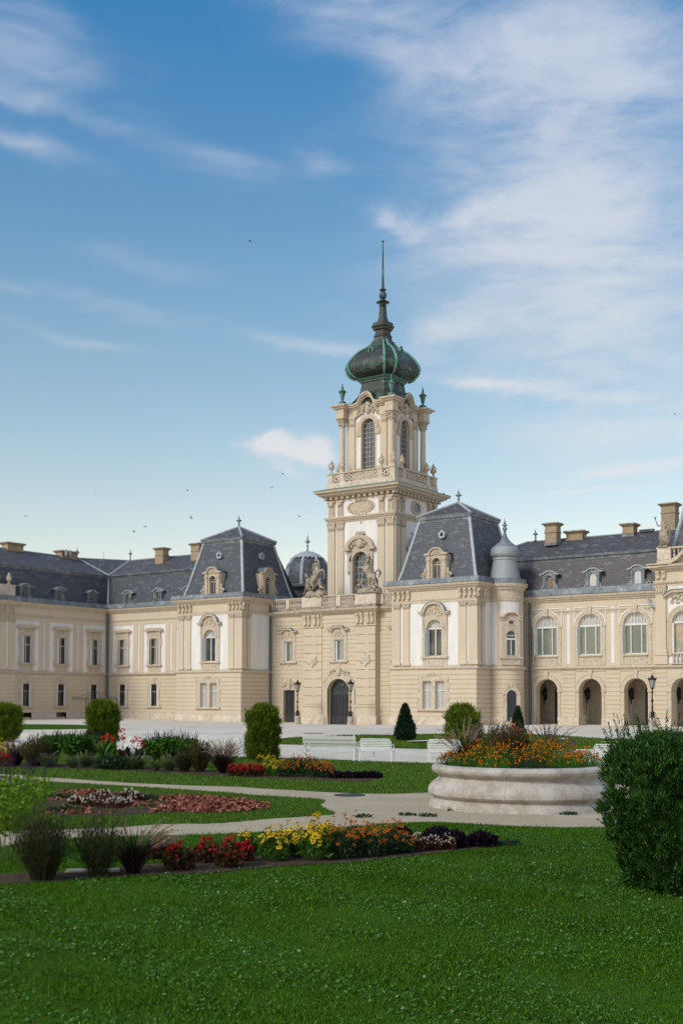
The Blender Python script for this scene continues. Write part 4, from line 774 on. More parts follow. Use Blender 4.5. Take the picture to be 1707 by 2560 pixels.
# belfry
BH = 2.7
for i, (rot, (dx, dy)) in enumerate(((FR, (0, -1)), (RT, (1, 0)), (PI, (0, 1)), (-PI/2, (-1, 0)))):
    loc = (TX+dx*BH, TY+dy*BH, 0); m = MB()
    wall(m, -BH, BH, 24.1, 32.9, [(-.82, .82, 25.9, 31.25, True)], [(-1.45, 1.45, 26.2, 29.4, 1), (-1.6, 1.6, 31.0, 32.6, 1)], reveal=.4); lwall(m, 'belfry_wall', ['tan', 'white'], root, loc, rot)
    for x in (-1.98, 1.98): c, s = math.cos(rot), math.sin(rot); pil(root, (loc[0]+c*x, loc[1]+s*x, 0), rot, .62, 25.7, 31.45, .12, .95)
    m = MB(); sp = 30.4
    for q in (-1, 1): m.box(min(q*.82, q*1.5), max(q*.82, q*1.5), -.1, 0, 29.5, 30.1); m.box(min(q*.82, q*.95), max(q*.82, q*.95), -.06, 0, 25.9, 29.5); m.box(min(q*.82, q*1.5), max(q*.82, q*1.5), -.08, 0, 25.5, 26.1)
    m.strip(arc(0, sp, 1.25, PI, 0, 22), arc(0, sp, .82, PI, 0, 22), -.12, 0); m.strip([(-1.25, 30.1), (-1.25, 30.4)], [(-.82, 30.1), (-.82, 30.4)], -.12, 0); m.strip([(1.25, 30.1), (1.25, 30.4)], [(.82, 30.1), (.82, 30.4)], -.12, 0)
    ornament(m, 0, 32.1, 2.9, 1.7, -.16, 0, 60+i, .1); m.ball(0, -.25, 32.2, .28, .16, .36); m.ball(0, -.2, 32.75, .3, .12, .25)
    lwall(m, 'window_surround', ['relief'], root, loc, rot)
    g = MB(); g.poly([(-.82, 25.9), (-.82, 30.4)]+arc(0, 30.4, .82, PI, 0, 18)[1:-1]+[(.82, 30.4), (.82, 25.9)], .38, .40)
    o = lwall(g, 'window', ['glassb'], root, loc, rot); m = MB()
    for x in (-.41, 0, .41): m.box(x-.022, x+.022, .3, .37, 25.9, 31.1)
    for z in np.arange(26.3, 31, .5): m.box(-.81, .81, .31, .37, z-.022, z+.022)
    put('glazing_bars', m.mesh('glazing_bars', 'frame'), o, (0, 0, 0), 0, local=True)
    # entablature with a raised arched centre
    m = MB(); m.box(-2.35, -1.4, -.14, 0, 31.45, 32.45); m.box(1.4, 2.35, -.14, 0, 31.45, 32.45)
    m.box(-2.35, -1.4, -.2, 0, 31.45, 31.6); m.box(1.4, 2.35, -.2, 0, 31.45, 31.6); lwall(m, 'frieze', ['tan'], root, loc, rot)
    top = [(-2.6, 32.85), (-1.35, 32.85), (-1.05, 32.98), (-.9, 33.25)]+arc(0, 33.1, .88, PI*.92, PI*.08, 12, .85)+[(.9, 33.25), (1.05, 32.98), (1.35, 32.85), (2.6, 32.85)]
    def off(k): return [(x*(1-.06*k) if abs(x) < 1.3 else x, z-.17*k) for x, z in top]
    m = MB()
    for k, d in ((0, .62), (1, .5), (2, .3)): m.strip(off(k), off(k+1), -d, 0)
    lwall(m, 'belfry_cornice', ['tanc'], root, loc, rot)
    m = MB(); m.strip([(x, z+.04) for x, z in top], top, -.64, .5); t2 = [(x, z) for x, z in top]; n = len(t2)
    for a, b in zip(t2, t2[1:]): m.add([(a[0], -.3, a[1]), (b[0], -.3, b[1]), (b[0]*.8, .9, max(33.5, b[1]+.2)), (a[0]*.8, .9, max(33.5, a[1]+.2))], [(0, 1, 2, 3)])
    lwall(m, 'cornice_covering', ['copper'], root, loc, rot)
for sx, sy in ((-1, -1), (1, -1), (1, 1), (-1, 1)):
    x, y = TX+sx*3.05, TY+sy*3.05; m = MB(); m.box(x-.45, x+.45, y-.45, y+.45, 24.1, 25.7); m.lathe([(.42, 25.7), (.42, 25.85), (.36, 25.95), (.31, 26.1), (.31, 27.5), (.28, 30.5)], x, y, 0, 18); part('column', m, 'tan', root, False)
    m = MB(); m.lathe([(.29, 30.5), (.34, 30.56), (.3, 30.62), (.36, 31.2), (.42, 31.3)], x, y, 0, 16); m.box(x-.44, x+.44, y-.44, y+.44, 31.3, 31.45)
    for k in range(8): a = PI/4*k; m.ball(x+.36*math.cos(a), y+.36*math.sin(a), 30.85, .12, .12, .16, 0, 6, 4); m.ball(x+.42*math.cos(a), y+.42*math.sin(a), 31.15, .1, .1, .1, 0, 6, 4)
    part('capital', m, 'relief', root)
    m = MB(); q = .5; m.box(x-q, x+q, y-q, y+q, 31.45, 32.5); m.box(x-q-.06, x+q+.06, y-q-.06, y+q+.06, 31.45, 31.6)
    P = [(x-q, y-q), (x+q, y-q), (x+q, y+q), (x-q, y+q)]; m.sweep(P, [(0, 32.45), (.2, 32.5), (.25, 32.62), (.42, 32.7), (.46, 32.86), (0, 32.9)], 0, True); m.box(x-q, x+q, y-q, y+q, 32.5, 32.95)
    bx, by = TX+sx*2.7, TY+sy*2.7; m.box(min(x, bx), max(x, bx), min(y, by), max(y, by), 31.46, 32.44); part('corner_entablature', m, 'tanc', root)
    m = MB(); m.box(x-.26, x+.26, y-.26, y+.26, 32.9, 33.35); m.lathe([(.12, 33.35), (.1, 33.5), (.16, 33.6), (.3, 34.25), (.32, 34.3), (.44, 34.35), (.40, 34.42), (.16, 34.62), (.1, 34.7), (.14, 34.82), (.06, 34.95), (.09, 35.05), (.02, 35.3)], x, y, 0, 10); part('copper_urn', m, 'verdd', root)
# dome and spire: square sections with cut corners
def csec(a, c, z): c = a*c; return [(TX-a+c, TY-a, z), (TX+a-c, TY-a, z), (TX+a, TY-a+c, z), (TX+a, TY+a-c, z), (TX+a-c, TY+a, z), (TX-a+c, TY+a, z), (TX-a, TY+a-c, z), (TX-a, TY-a+c, z)]
def loft(prof, c=.28, m=0, sub=1):
    mb = MB(); vs = []; 
    for a, z in prof: vs += csec(a, c, z)
    fs = [(j*8+i, j*8+(i+1) % 8, (j+1)*8+(i+1) % 8, (j+1)*8+i) for j in range(len(prof)-1) for i in range(8)]
    fs += [tuple(range(8)), tuple((len(prof)-1)*8+i for i in range(8))]; mb.add(vs, fs, m); return mb
def smoothprof(pts, n=5):
    out = []
    for i in range(len(pts)-1):
        p0, p1, p2, p3 = pts[max(i-1, 0)], pts[i], pts[i+1], pts[min(i+2, len(pts)-1)]
        for k in range(n):
            t = k/n; out.append(tuple(.5*((2*p1[j])+(-p0[j]+p2[j])*t+(2*p0[j]-5*p1[j]+4*p2[j]-p3[j])*t*t+(-p0[j]+3*p1[j]-3*p2[j]+p3[j])*t**3) for j in (0, 1)))
    return out+[pts[-1]]
S = 1/1.232
part('dome_skirt', loft(smoothprof([(3.0, 32.9), (2.5, 33.5), (2.55*S*1.05, 34.0), (2.43*S, 34.4), (2.28*S, 35.1), (2.2*S, 35.4)])), 'copper', root)
part('dome_collar', loft([(2.2*S, 35.35), (2.35*S, 35.4), (2.4*S, 35.55), (2.62*S, 35.62), (2.68*S, 35.78), (2.5*S, 35.82)]), 'verdd', root)
DP = smoothprof([(2.5*S, 35.78), (2.95*S, 35.82), (3.55*S, 36.2), (3.83*S, 36.9), (3.55*S, 37.6), (2.72*S, 38.5), (1.62*S, 39.2), (1.1*S, 39.8), (.9*S, 40.4)], 6)
dm = loft(DP); dome = part('onion_dome', dm, 'copper', root); autosmooth(dome.data, 30)
for i in range(8):      # paired verdigris ribs along the cut corners
    m = MB(); pts = [Vector(csec(a+.03, .28, z)[i]) for a, z in DP[5:-5]]; n = len(pts); m.tube(pts, [.10+.05*math.sin(PI*k/(n-1)) for k in range(n)], 0, 6); part('rib', m, 'verd', root)
for i in range(4):
    m = MB(); 
    for s in (-1, 1):
        pts = []
        for k in range(17):
            t = k/16; zz = 36.35+.12*math.sin(t*16); a = np.interp(zz, [p[1] for p in DP], [p[0] for p in DP])+.03; x = -a*.7+1.4*a*t; pts.append((x, -a, zz))
        m.tube(pts, .04, 0, 5); a = 3.1; scroll(m, s*a*.52, 36.6, .28, s, -a-.02, t=.05)
    rot = i*PI/2; put('dome_scrollwork', m.mesh('dome_scrollwork', 'verdd'), root, (TX, TY, 0), rot)
    m = MB(); m.strip(arc(0, 38.45, .34, 0, 2*PI, 16, .42), arc(0, 38.45, .17, 0, 2*PI, 16, .22), -2.38, -1.9); m.ball(0, -2.3, 38.95, .2, .15, .12); m.poly(arc(0, 38.45, .18, 0, 2*PI*15/16, 15, .23), -2.2, -2.1); put('dome_oculus', m.mesh('dome_oculus', 'verdd'), root, (TX, TY, 0), rot)
part('lantern_base', loft([(.9*S, 40.3), (1.02*S, 40.4), (1.0*S, 40.5), (.86*S, 40.6), (.84*S, 41.1)], .35), 'copper', root)
part('lantern_cornice', loft([(.84*S, 41.08), (1.05*S, 41.12), (1.1*S, 41.3), (1.24*S, 41.42), (1.26*S, 41.55), (1.12*S, 41.6), (1.1*S, 41.88), (.7*S, 41.95)], .35), 'copper', root)
part('spire_base', loft(smoothprof([(.68*S, 41.9), (.5*S, 42.4), (.4*S, 43.1), (.36*S, 43.7)]), .3), 'copper', root)
m = MB(); m.lathe([(.30, 43.65), (.42, 43.7), (.34, 43.78), (.36, 43.95), (.5, 44.05), (.72, 44.12), (.6, 44.2), (.25, 44.4), (.2, 44.48), (.36, 44.62), (.42, 44.85), (.36, 45.1), (.2, 45.25), (.22, 45.33), (.38, 45.45), (.36, 45.5), (.17, 45.6), (.13, 46.0), (.05, 50.3), (.03, 50.5), (.04, 50.55), (.13, 50.66), (.12, 50.74), (.02, 50.8)], TX, TY, 0, 14); part('spire', m, 'copper', root)
# ================= domed stair building behind
DX, DY = -82.0, 108.5; root = thing('domed_rotunda', 'ribbed slate dome on a dark drum behind the gatehouse, left of the tower', 'dome', (DX, DY, 0))
m = MB(); m.lathe([(2.5, 0), (2.5, 15.3)], DX, DY, 0, 8); part('drum', m, 'slateb', root)
m = MB(); m.lathe([(2.6, 15.25), (3.0, 15.35), (3.05, 15.6), (2.7, 15.7)], DX, DY, 0, 24); part('dome_cornice', m, 'lead', root)
dp = [(2.68, 15.6), (2.72, 16.4), (2.62, 17.3), (2.35, 18.1), (1.9, 18.75), (1.3, 19.25), (.6, 19.55), (.12, 19.65)]; m = MB(); m.lathe(smoothprof(dp, 3), DX, DY, 0, 32); part('dome', m, 'slate', root, True)
for k in range(8):
    a = PI/8+PI/4*k; m = MB(); m.tube([(DX+r*math.cos(a), DY+r*math.sin(a), z) for r, z in dp], [.24, .24, .23, .21, .18, .13, .08, .05], 0, 6); part('rib', m, 'leadl', root)
m = MB(); cp = [(1.86, 18.93), (1.48, 19.28), (.74, 19.64), (.1, 19.78)]; m.lathe(cp, DX, DY, 0, 24)
for k in range(24):
    a = 2*PI*k/24; a2 = a+2*PI/24; am = (a+a2)/2; L = .55 if k % 3 == 1 else .3
    m.add([(DX+1.87*math.cos(a), DY+1.87*math.sin(a), 18.96), (DX+1.87*math.cos(a2), DY+1.87*math.sin(a2), 18.96), (DX+(1.98+L*.55)*math.cos(am), DY+(1.98+L*.55)*math.sin(am), 18.96-L*.75)], [(0, 1, 2)])
part('dome_cap', m, 'leadl', root); finial(root, DX, DY, 19.6, 2.3)
# ================= round turret
UX, UY = -47.85, 92.7; root = thing('round_turret', 'round stair turret with silver onion roof in the corner beside the right pavilion', 'turret', (UX, UY, 0)); TR = 1.6
m = MB(); m.lathe([(TR, 5.2), (TR, 11.9)], UX, UY, 0, 56)
for v_ in range(0): pass
me = m.mesh('upper_wall', ['tan', 'white'], True, fix=False)
for p in me.polygons:
    c = p.center; a = math.degrees(math.atan2(c.y-UY, c.x-UX))
m = MB(); n = 56
zz = [5.2, 5.35, 10.85, 11.9]
for i in range(n):
    a0_, a1_ = 2*PI*i/n, 2*PI*(i+1)/n; am = math.degrees((a0_+a1_)/2); am = am-360 if am > 180 else am
    for j in range(3):
        w_ = 1 if j == 1 and (abs(am+45) < 33 or abs(am+107) < 17 or abs(am-20) < 12) else 0
        m.add([(UX+TR*math.cos(a0_), UY+TR*math.sin(a0_), zz[j]), (UX+TR*math.cos(a1_), UY+TR*math.sin(a1_), zz[j]), (UX+TR*math.cos(a1_), UY+TR*math.sin(a1_), zz[j+1]), (UX+TR*math.cos(a0_), UY+TR*math.sin(a0_), zz[j+1])], [(0, 1, 2, 3)], w_)
part('upper_wall', m, ['tan', 'white'], root)
m = MB(); h = (4.86-.7)/10
for k in range(10): z = .7+k*h; m.lathe([(TR+.02, z), (TR+.07, z), (TR+.07, z+h-.045), (TR+.02, z+h-.045)], UX, UY, 0, 48)
m.lathe([(TR+.03, -.6), (TR+.03, 5.0)], UX, UY, 0, 48); part('ground_floor_wall', m, 'tan', root)
m = MB(); m.lathe([(TR+.15, -.6), (TR+.15, .64), (TR+.05, .7)], UX, UY, 0, 48); part('plinth', m, 'plinth', root)
m = MB(); m.lathe([(TR, 4.82), (TR+.14, 4.85), (TR+.26, 4.97), (TR+.27, 5.08), (TR+.12, 5.16), (TR, 5.22)], UX, UY, 0, 48); part('string_course', m, 'tanc', root)
m = MB(); m.lathe([(TR, 10.95), (TR+.06, 11.0), (TR+.06, 11.2), (TR+.1, 11.25), (TR+.06, 11.32), (TR+.06, 11.9), (TR+.2, 12.0), (TR+.22, 12.15), (TR+.4, 12.28), (TR+.44, 12.52)], UX, UY, 0, 48); part('cornice', m, 'tanc', root)
m = MB(); m.lathe([(TR+.3, 12.5), (TR+.34, 12.55), (TR+.3, 12.85), (TR+.3, 12.92), (TR-.15, 12.98)], UX, UY, 0, 48); part('gutter', m, 'lead', root)
tur = smoothprof([(1.42, 12.95), (1.28, 13.6), (1.14, 14.3), (1.04, 14.75)], 4)
M['scale'] = None
sm = bpy.data.materials.new('zinc_scales'); sm.use_nodes = True; t = sm.node_tree; b = t.nodes['Principled BSDF']; b.inputs['Roughness'].default_value = .5; b.inputs['Metallic'].default_value = .3
g = t.nodes.new('ShaderNodeTexCoord'); s = t.nodes.new('ShaderNodeSeparateXYZ'); t.links.new(g.outputs['Object'], s.inputs[0])
def _m(op, a, b_=None):
    n_ = t.nodes.new('ShaderNodeMath'); n_.operation = op
    for i_, q_ in enumerate((a, b_)):
        if q_ is None: continue
        if isinstance(q_, (int, float)): n_.inputs[i_].default_value = q_
        else: t.links.new(q_, n_.inputs[i_])
    return n_.outputs[0]
ang = _m('MULTIPLY', _m('ARCTAN2', s.outputs[1], s.outputs[0]), 20.0); zq = _m('MULTIPLY', s.outputs[2], 22.0)
pat = _m('ABSOLUTE', _m('MULTIPLY', _m('SINE', _m('ADD', ang, zq)), _m('SINE', _m('SUBTRACT', ang, zq))))
rr = t.nodes.new('ShaderNodeMapRange'); rr.inputs[1].default_value = 0; rr.inputs[2].default_value = .25; t.links.new(pat, rr.inputs[0])
xx = t.nodes.new('ShaderNodeMixRGB'); t.links.new(rr.outputs[0], xx.inputs[0]); xx.inputs[1].default_value = (.17, .185, .195, 1); xx.inputs[2].default_value = (.42, .445, .455, 1); t.links.new(xx.outputs[0], b.inputs['Base Color'])
bp = t.nodes.new('ShaderNodeBump'); bp.inputs['Distance'].default_value = .03; bp.inputs['Strength'].default_value = .8; t.links.new(pat, bp.inputs['Height']); t.links.new(bp.outputs[0], b.inputs['Normal']); M['scale'] = sm
m = MB(); m.lathe(tur, UX, UY, 0, 40); part('roof_skirt', m, 'scale', root, True)
m = MB(); m.lathe([(1.04, 14.72), (1.12, 14.76), (1.1, 14.88), (1.0, 14.92)], UX, UY, 0, 40); part('roof_collar', m, 'leadl', root, True)
on = smoothprof([(1.0, 14.9), (1.22, 15.1), (1.29, 15.4), (1.22, 15.75), (.92, 16.1), (.55, 16.4), (.28, 16.75), (.15, 17.1), (.1, 17.35)], 4)
m = MB(); m.lathe(on[:15], UX, UY, 0, 40); part('onion_roof', m, 'scale', root, True); m = MB(); m.lathe(on[14:], UX, UY, 0, 32); part('onion_tip', m, 'lead', root, True)
m = MB(); m.lathe([(.14, 17.3), (.1, 17.4), (.2, 17.5), (.22, 17.62), (.16, 17.72), (.08, 17.78), (.24, 17.9), (.24, 17.95), (.08, 18.02), (.14, 18.12), (.06, 18.2), (.02, 18.5)], UX, UY, 0, 12); part('finial', m, 'lead', root, True)
dg = (math.cos(-PI/4), math.sin(-PI/4)); unit('turret', root, (UX+dg[0]*(TR+.1), UY+dg[1]*(TR+.1), 6.05), DG)
m = MB()
for q in (-1, 1): m.box(min(q*.44, q*.78), max(q*.44, q*.78), -.08, .3, .2, 2.7)
m.strip(arc(0, 2.6, .78, PI, 0, 14, .85), arc(0, 2.6, .44, PI, 0, 14, .47), -.08, .3); ornament(m, 0, 3.45, .8, .5, -.1, 0, 3, .04); m.box(-.7, .7, -.25, .3, -.3, .3); lwall(m, 'door_surround', ['plinth'], root, (UX+dg[0]*(TR+.12), UY+dg[1]*(TR+.12), 0), DG)
m = MB(); m.poly([(-.44, .3)]+arc(0, 2.6, .44, PI, 0, 12, .47)+[(.44, .3)], -.02, .05); frame_rect(m, .7, 1.9, -.06, -.02, .06, 0, 0, .5); m.strip(arc(0, 2.5, .4, PI, 0, 10), arc(0, 2.5, .34, PI, 0, 10), -.06, -.02)
for q in (-.2, 0, .2): m.box(q-.015, q+.015, -.05, -.02, .5, 2.4)
lwall(m, 'door', ['darkdoor'], root, (UX+dg[0]*(TR+.12), UY+dg[1]*(TR+.12), 0), DG)
# ================= right arcaded wing
root = thing('palace_wing', 'arcaded wing at the right with three round-headed windows over open arches', 'wing', (-41, 94.7, 0)); RW = root
v = 94.7; x0, x1 = -48.5, -34.4; cs = [-44.75, -40.62, -36.48]
m = MB(); wall(m, x0, x1, 5.2, 11.0, [(c-1.05, c+1.05, 6.15, 9.73, True) for c in cs], [(b-.15, b+.15, 5.42, 10.32, 1) for b in (-42.67, -38.55)]); lwall(m, 'upper_wall', ['tan', 'white'], root, (0, v, 0), FR)
m = MB(); wall(m, x0, x1, -.6, 5.0, [(c-1.05, c+1.05, -.1, 4.08, True) for c in cs], reveal=.75); bands(m, x0, x1, .7, 4.86, 11, [(c-1.42, c+1.42, -.2, 5) for c in cs], gap=.075, d=.045)
lwall(m, 'arcade_wall', ['tan'], root, (0, v, 0), FR)
for c in cs:
    m = MB(); sp = 3.03
    for q in (-1, 1): m.box(c+min(q*1.05, q*1.3), c+max(q*1.05, q*1.3), -.07, 0, 0, 2.9); m.box(c+min(q*1.03, q*1.42), c+max(q*1.03, q*1.42), -.14, .74, 2.9, 3.08)
    m.strip(arc(c, 3.06, 1.36, PI, 0, 24), arc(c, 3.03, 1.05, PI, 0, 24), -.08, 0); m.strip(arc(c, 3.06, 1.42, PI, 0, 24), arc(c, 3.06, 1.36, PI, 0, 24), -.11, 0); m.poly([(c-.13, 4.05), (c+.13, 4.05), (c+.2, 4.8), (c-.2, 4.8)], -.17, 0); m.box(c-1.42, c+1.42, -.07, 0, 4.72, 4.86)
    lwall(m, 'arch_surround', ['tanc'], root, (0, v, 0), FR); unit('arch', root, (c, v, 6.15), FR)
m = MB(); bands(m, x0, x1, -.6, .68, 1, [(c-1.05, c+1.05, -1, 3) for c in cs], d=.12, gap=0); lwall(m, 'plinth', ['plinth'], root, (0, v, 0), FR)
m = MB(); m.box(x0, -30, 95.4, 98.7, -.5, .02, 1); m.box(x0, -30, 98.6, 98.8, 0, 5.0); m.box(x0, -30, 94.8, 98.7, 4.75, 4.95); m.box(x0-.1, x0+.1, 95, 98.7, 0, 5)
for k in range(8):
    x = -47.6+2.06*k; frame_rect(m, 1.5, 3.0, 98.54, 98.6, .1, 0, x, .9); m.box(x+.95, x+1.11, 98.5, 98.6, 0, 4.6)
for x, w_ in ((-45.35, .4), (-36.9, .22), (-32.9, .4)): m.box(x-w_, x+w_, 98.5, 98.62, 0, 3.2, 2)
m.box(x0, -30, 98.52, 98.62, 0, .5, 3); part('arcade_passage', m, ['inner', 'plinth', 'darkdoor', 'tanc'], root)
courses(root, [(x0, v), (x1, v)], 4.86, 10.95, 12.06, .45)
for x, k in ((-44.6, 'bldorm'), (-40.45, 'sldorm'), (-36.38, 'sldorm')): unit(k, root, (x, 95.0, 12.02), FR)
m = MB(); m.add([(-54, 95.05, 11.9), (-30, 95.05, 11.9), (-30, 96.0, 14.95), (-54, 96.0, 14.95)], [(0, 1, 2, 3)], 0); m.add([(-53.5, 95.9, 15.15), (-28, 95.9, 15.15), (-28, 100.5, 17.4), (-49.4, 100.5, 17.4)], [(0, 1, 2, 3)], 0)
m.add([(-53.5, 95.9, 15.15), (-49.4, 100.5, 17.4), (-53.5, 105, 15.15)], [(0, 1, 2)]); m.add([(-49.4, 100.5, 17.4), (-28, 100.5, 17.4), (-28, 106, 12), (-53.5, 105, 12)], [(0, 1, 2, 3)]); part('roof', m, ['slateb', 'slate'], root)
m = MB(); m.sweep([(-53.5, 96.0), (-30, 96.0)], [(-.1, 14.7), (.05, 14.7), (.1, 14.9), (.26, 14.98), (.32, 15.17), (-.1, 15.2)]); m.tube([(-49.4, 100.5, 17.42), (-28, 100.5, 17.42)], .06, 1); m.tube([(-53.5, 95.9, 15.2), (-49.4, 100.5, 17.42)], .1, 1); part('roof_flashing', m, ['lead', 'leadl'], root)
finial(root, -48.6, 100.5, 17.4, 1.25, k=.85)
chimney(root, -46.1, 99.0, 16.6, 18.75, 1.15, 1.0); chimney(root, -44.4, 100.5, 17.0, 18.05, 1.6, 1.0); chimney(root, -39.1, 100.3, 17.0, 18.25, 1.05, 1.0); chimney(root, -36.5, 103.5, 16, 20.3, 1.3, 1.1)
m = MB(); m.box(-38.2, -36.9, 100.2, 100.6, 17.4, 17.62); part('ridge_hatch', m, 'slate', root)
pipe(root, -46.25, 94.42, 0, 10.9, .12)
m = MB(); m.tube([(-35.2, 94.3, 11.0), (-35.2, 94.3, 10.5), (-34.75, 94.2, 10.15), (-34.5, 94.15, 10.0)], .1, seg=8); part('gutter_spout', m, 'leadl', root)
m = MB(); m.strip(arc(-35.2, 12.15, .17, 0, 2*PI, 12), arc(-35.2, 12.15, .11, 0, 2*PI, 12), 94.4, 94.8); part('vent_pipe', m, 'leadl', root)
# ================= entrance block at the right edge
root = thing('entrance_block', 'taller entrance block cut by the right edge, with curved pediment and steep slate roof', 'building', (-30, 94, 0)); EB = root
v = 93.95; x0, x1 = -34.45, -22; cs = (-32.1, -28.2, -24.3)
m = MB(); wall(m, x0, x1, 5.2, 13.1, [(c-.9, c+.9, 6.1, 9.6, True) for c in cs], [(-33.35, x1, 5.3, 11.7, 1)]); lwall(m, 'upper_wall', ['tan', 'white'], root, (0, v, 0), FR)
m = MB(); wall(m, x0, x1, -.6, 5.0, [(c-1.05, c+1.05, -.1, 4.08, True) for c in cs], reveal=1.2); bands(m, x0, x1, .7, 4.86, 11, [(c-1.42, c+1.42, -.2, 5) for c in cs], gap=.075, d=.045); lwall(m, 'arcade_wall', ['tan'], root, (0, v, 0), FR)
m = MB(); m.add([(x0, v, -.6), (x0, 96, -.6), (x0, 96, 13.1), (x0, v, 13.1)], [(0, 1, 2, 3)]); part('return_wall', m, 'tan', root)
for c in cs:
    m = MB()
    for q in (-1, 1): m.box(c+min(q*1.05, q*1.3), c+max(q*1.05, q*1.3), -.07, 0, 0, 2.9); m.box(c+min(q*1.03, q*1.42), c+max(q*1.03, q*1.42), -.14, .74, 2.9, 3.08)
    m.strip(arc(c, 3.06, 1.4, PI, 0, 24), arc(c, 3.03, 1.05, PI, 0, 24), -.08, 0); m.poly([(c-.13, 4.05), (c+.13, 4.05), (c+.2, 4.8), (c-.2, 4.8)], -.17, 0); lwall(m, 'arch_surround', ['tanc'], root, (0, v, 0), FR)
    m = MB(); sp = 8.7
    for q in (-1, 1): m.box(c+min(q*.9, q*1.3), c+max(q*.9, q*1.3), -.09, 0, 5.9, 8.7)
    m.strip(arc(c, sp, 1.35, PI, 0, 20), arc(c, sp, .9, PI, 0, 20), -.12, 0); m.poly([(c-1.6, 10.75), (c-1.6, 10.9), (c-.9, 11.35), (c+.9, 11.35), (c+1.6, 10.9), (c+1.6, 10.75), (c+.85, 11.15), (c-.85, 11.15)], -.35, 0); ornament(m, c, 10.6, 2.2, 1.1, -.08, 0, 71, .07); lwall(m, 'window_surround', ['relief'], root, (0, v, 0), FR)
    m = MB(); m.poly([(c-1.63, 10.9), (c-.92, 11.36), (c+.92, 11.36), (c+1.63, 10.9), (c+1.63, 10.95), (c+.92, 11.42), (c-.92, 11.42), (c-1.63, 10.95)], -.4, 0); lwall(m, 'hood_flashing', ['lead'], root, (0, v, 0), FR)
    f = MB(); frame_rect(f, 1.8, 2.55, .16, .27, .08, 0, c, 6.1); f.box(c-.9, c-.78, -.1, .2, 6.1, 8.6); fan_ = MB(); f.strip(arc(c, 8.7, .9, PI, 0, 18), arc(c, 8.7, .8, PI, 0, 18), .16, .27); f.box(c-.9, c+.9, .12, .27, 8.6, 8.75)
    for x in (-.45, 0, .45): f.box(c+x-.025, c+x+.025, .17, .25, 8.7, 8.7+math.sqrt(.81-x*x))
    o = lwall(f, 'window', ['wood'], root, (0, v, 0), FR); p = MB(); p.box(c-.85, c+.85, .235, .262, 6.15, 8.62); put('pane', p.mesh('pane', 'sunset'), o, (0, 0, 0), 0, local=True) if 'sunset' in M else put('pane', p.mesh('pane', 'glassb'), o, (0, 0, 0), 0, local=True)
    p = MB(); p.poly(arc(c, 8.72, .84, PI, 0, 16), .235, .262); put('fanlight', p.mesh('fanlight', 'glassw'), o, (0, 0, 0), 0, local=True)
    balusters(root, c-.95, c+.95, v-.2, 5.28, 6, sc=.82); m = MB(); m.box(c-1.0, c+1.0, -.32, -.05, 6.02, 6.12); m.box(c-1.0, c+1.0, -.3, -.08, 5.2, 5.28); lwall(m, 'window_balustrade', ['tanc'], root, (0, v, 0), FR)
for x in (-33.95, -30.2, -26.2, -22.5): pil(root, (x, v, 0), FR, .84, 6.1, 11.85, .14, .85); m = MB(); m.box(x-.55, x+.55, -.2, 0, 5.2, 6.1); m.box(x-.6, x+.6, -.26, 0, 5.95, 6.1); lwall(m, 'pedestal', ['tan'], root, (0, v, 0), FR)
brackets(root, (0, v, 0), FR, (-34.2, -33.7), 12.35, 13.0, .3, .34)
m = MB(); bands(m, x0, x1, -.6, .68, 1, [(c-1.05, c+1.05, -1, 3) for c in cs], d=.12, gap=0); lwall(m, 'plinth', ['plinth'], root, (0, v, 0), FR)
pth = [(x0, 96), (x0, v), (x1, v)]; m = MB(); m.sweep(pth, [(0, 4.84), (.10, 4.86), (.24, 4.98), (.26, 5.08), (.12, 5.16), (0, 5.2)]); part('string_course', m, 'tanc', root)
m = MB(); m.sweep(pth, CORN(13.0, 13.5, .6)); m.sweep(pth, [(0, 11.95), (.1, 11.95), (.16, 12.1), (.1, 12.2), (0, 12.2)])
seg = [(-35.05, 13.6), (-34.0, 13.62), (-33.2, 13.75), (-32.4, 14.15), (-31.7, 14.85), (-31.0, 15.35), (-30.1, 15.6), (-29.0, 15.7), (-27.5, 15.5), (-26.5, 14.9), (-25.5, 14.1), (-24.5, 13.7), (-22, 13.6)]
lm = MB(); lm.strip(seg, [(x, z-.34) for x, z in seg], -.6, 0); lm.poly([(x, z-.3) for x, z in seg]+[(-22, 13.3), (-35.0, 13.3)], -.06, .2)
part('cornice', m, 'tanc', root); lwall(lm, 'pediment', ['tanc'], root, (0, v, 0), FR)
m = MB(); m.sweep([(x0+.25, 98), (x0+.25, v+.1), (x1, v+.1)], [(-.4, 13.5), (.1, 13.5), (.1, 13.95), (-.4, 13.95)]); m.sweep([(x0+.25, 98), (x0+.25, v+.1), (x1, v+.1)], [(-.4, 14.85), (.08, 14.85), (.13, 14.92), (.13, 15.0), (-.4, 15.0)]); m.box(x0+.2, -33.1, v-.05, v+.5, 13.95, 14.86); part('balustrade_rail', m, 'plinth', root); balusters(root, -33.05, -22.5, v+.25, 13.95, 30, sc=.96)
m = MB(); bx, by, hx = -26.2, 99.5, 7.6
prof = [(7.55, 13.2), (7.2, 14.6), (6.75, 16.6), (6.25, 18.6), (5.6, 20.8), (5.1, 22.2)]
for (a, z), (a2, z2) in zip(prof, prof[1:]):
    r0 = [(bx-a, by-a*.6, z), (bx+a, by-a*.6, z), (bx+a, by+a*.6, z), (bx-a, by+a*.6, z)]; r1 = [(bx-a2, by-a2*.6, z2), (bx+a2, by-a2*.6, z2), (bx+a2, by+a2*.6, z2), (bx-a2, by+a2*.6, z2)]; m.add(r0+r1, [(0,1,5,4),(1,2,6,5),(2,3,7,6),(3,0,4,7)])
part('roof', m, 'slate', root); m = MB()
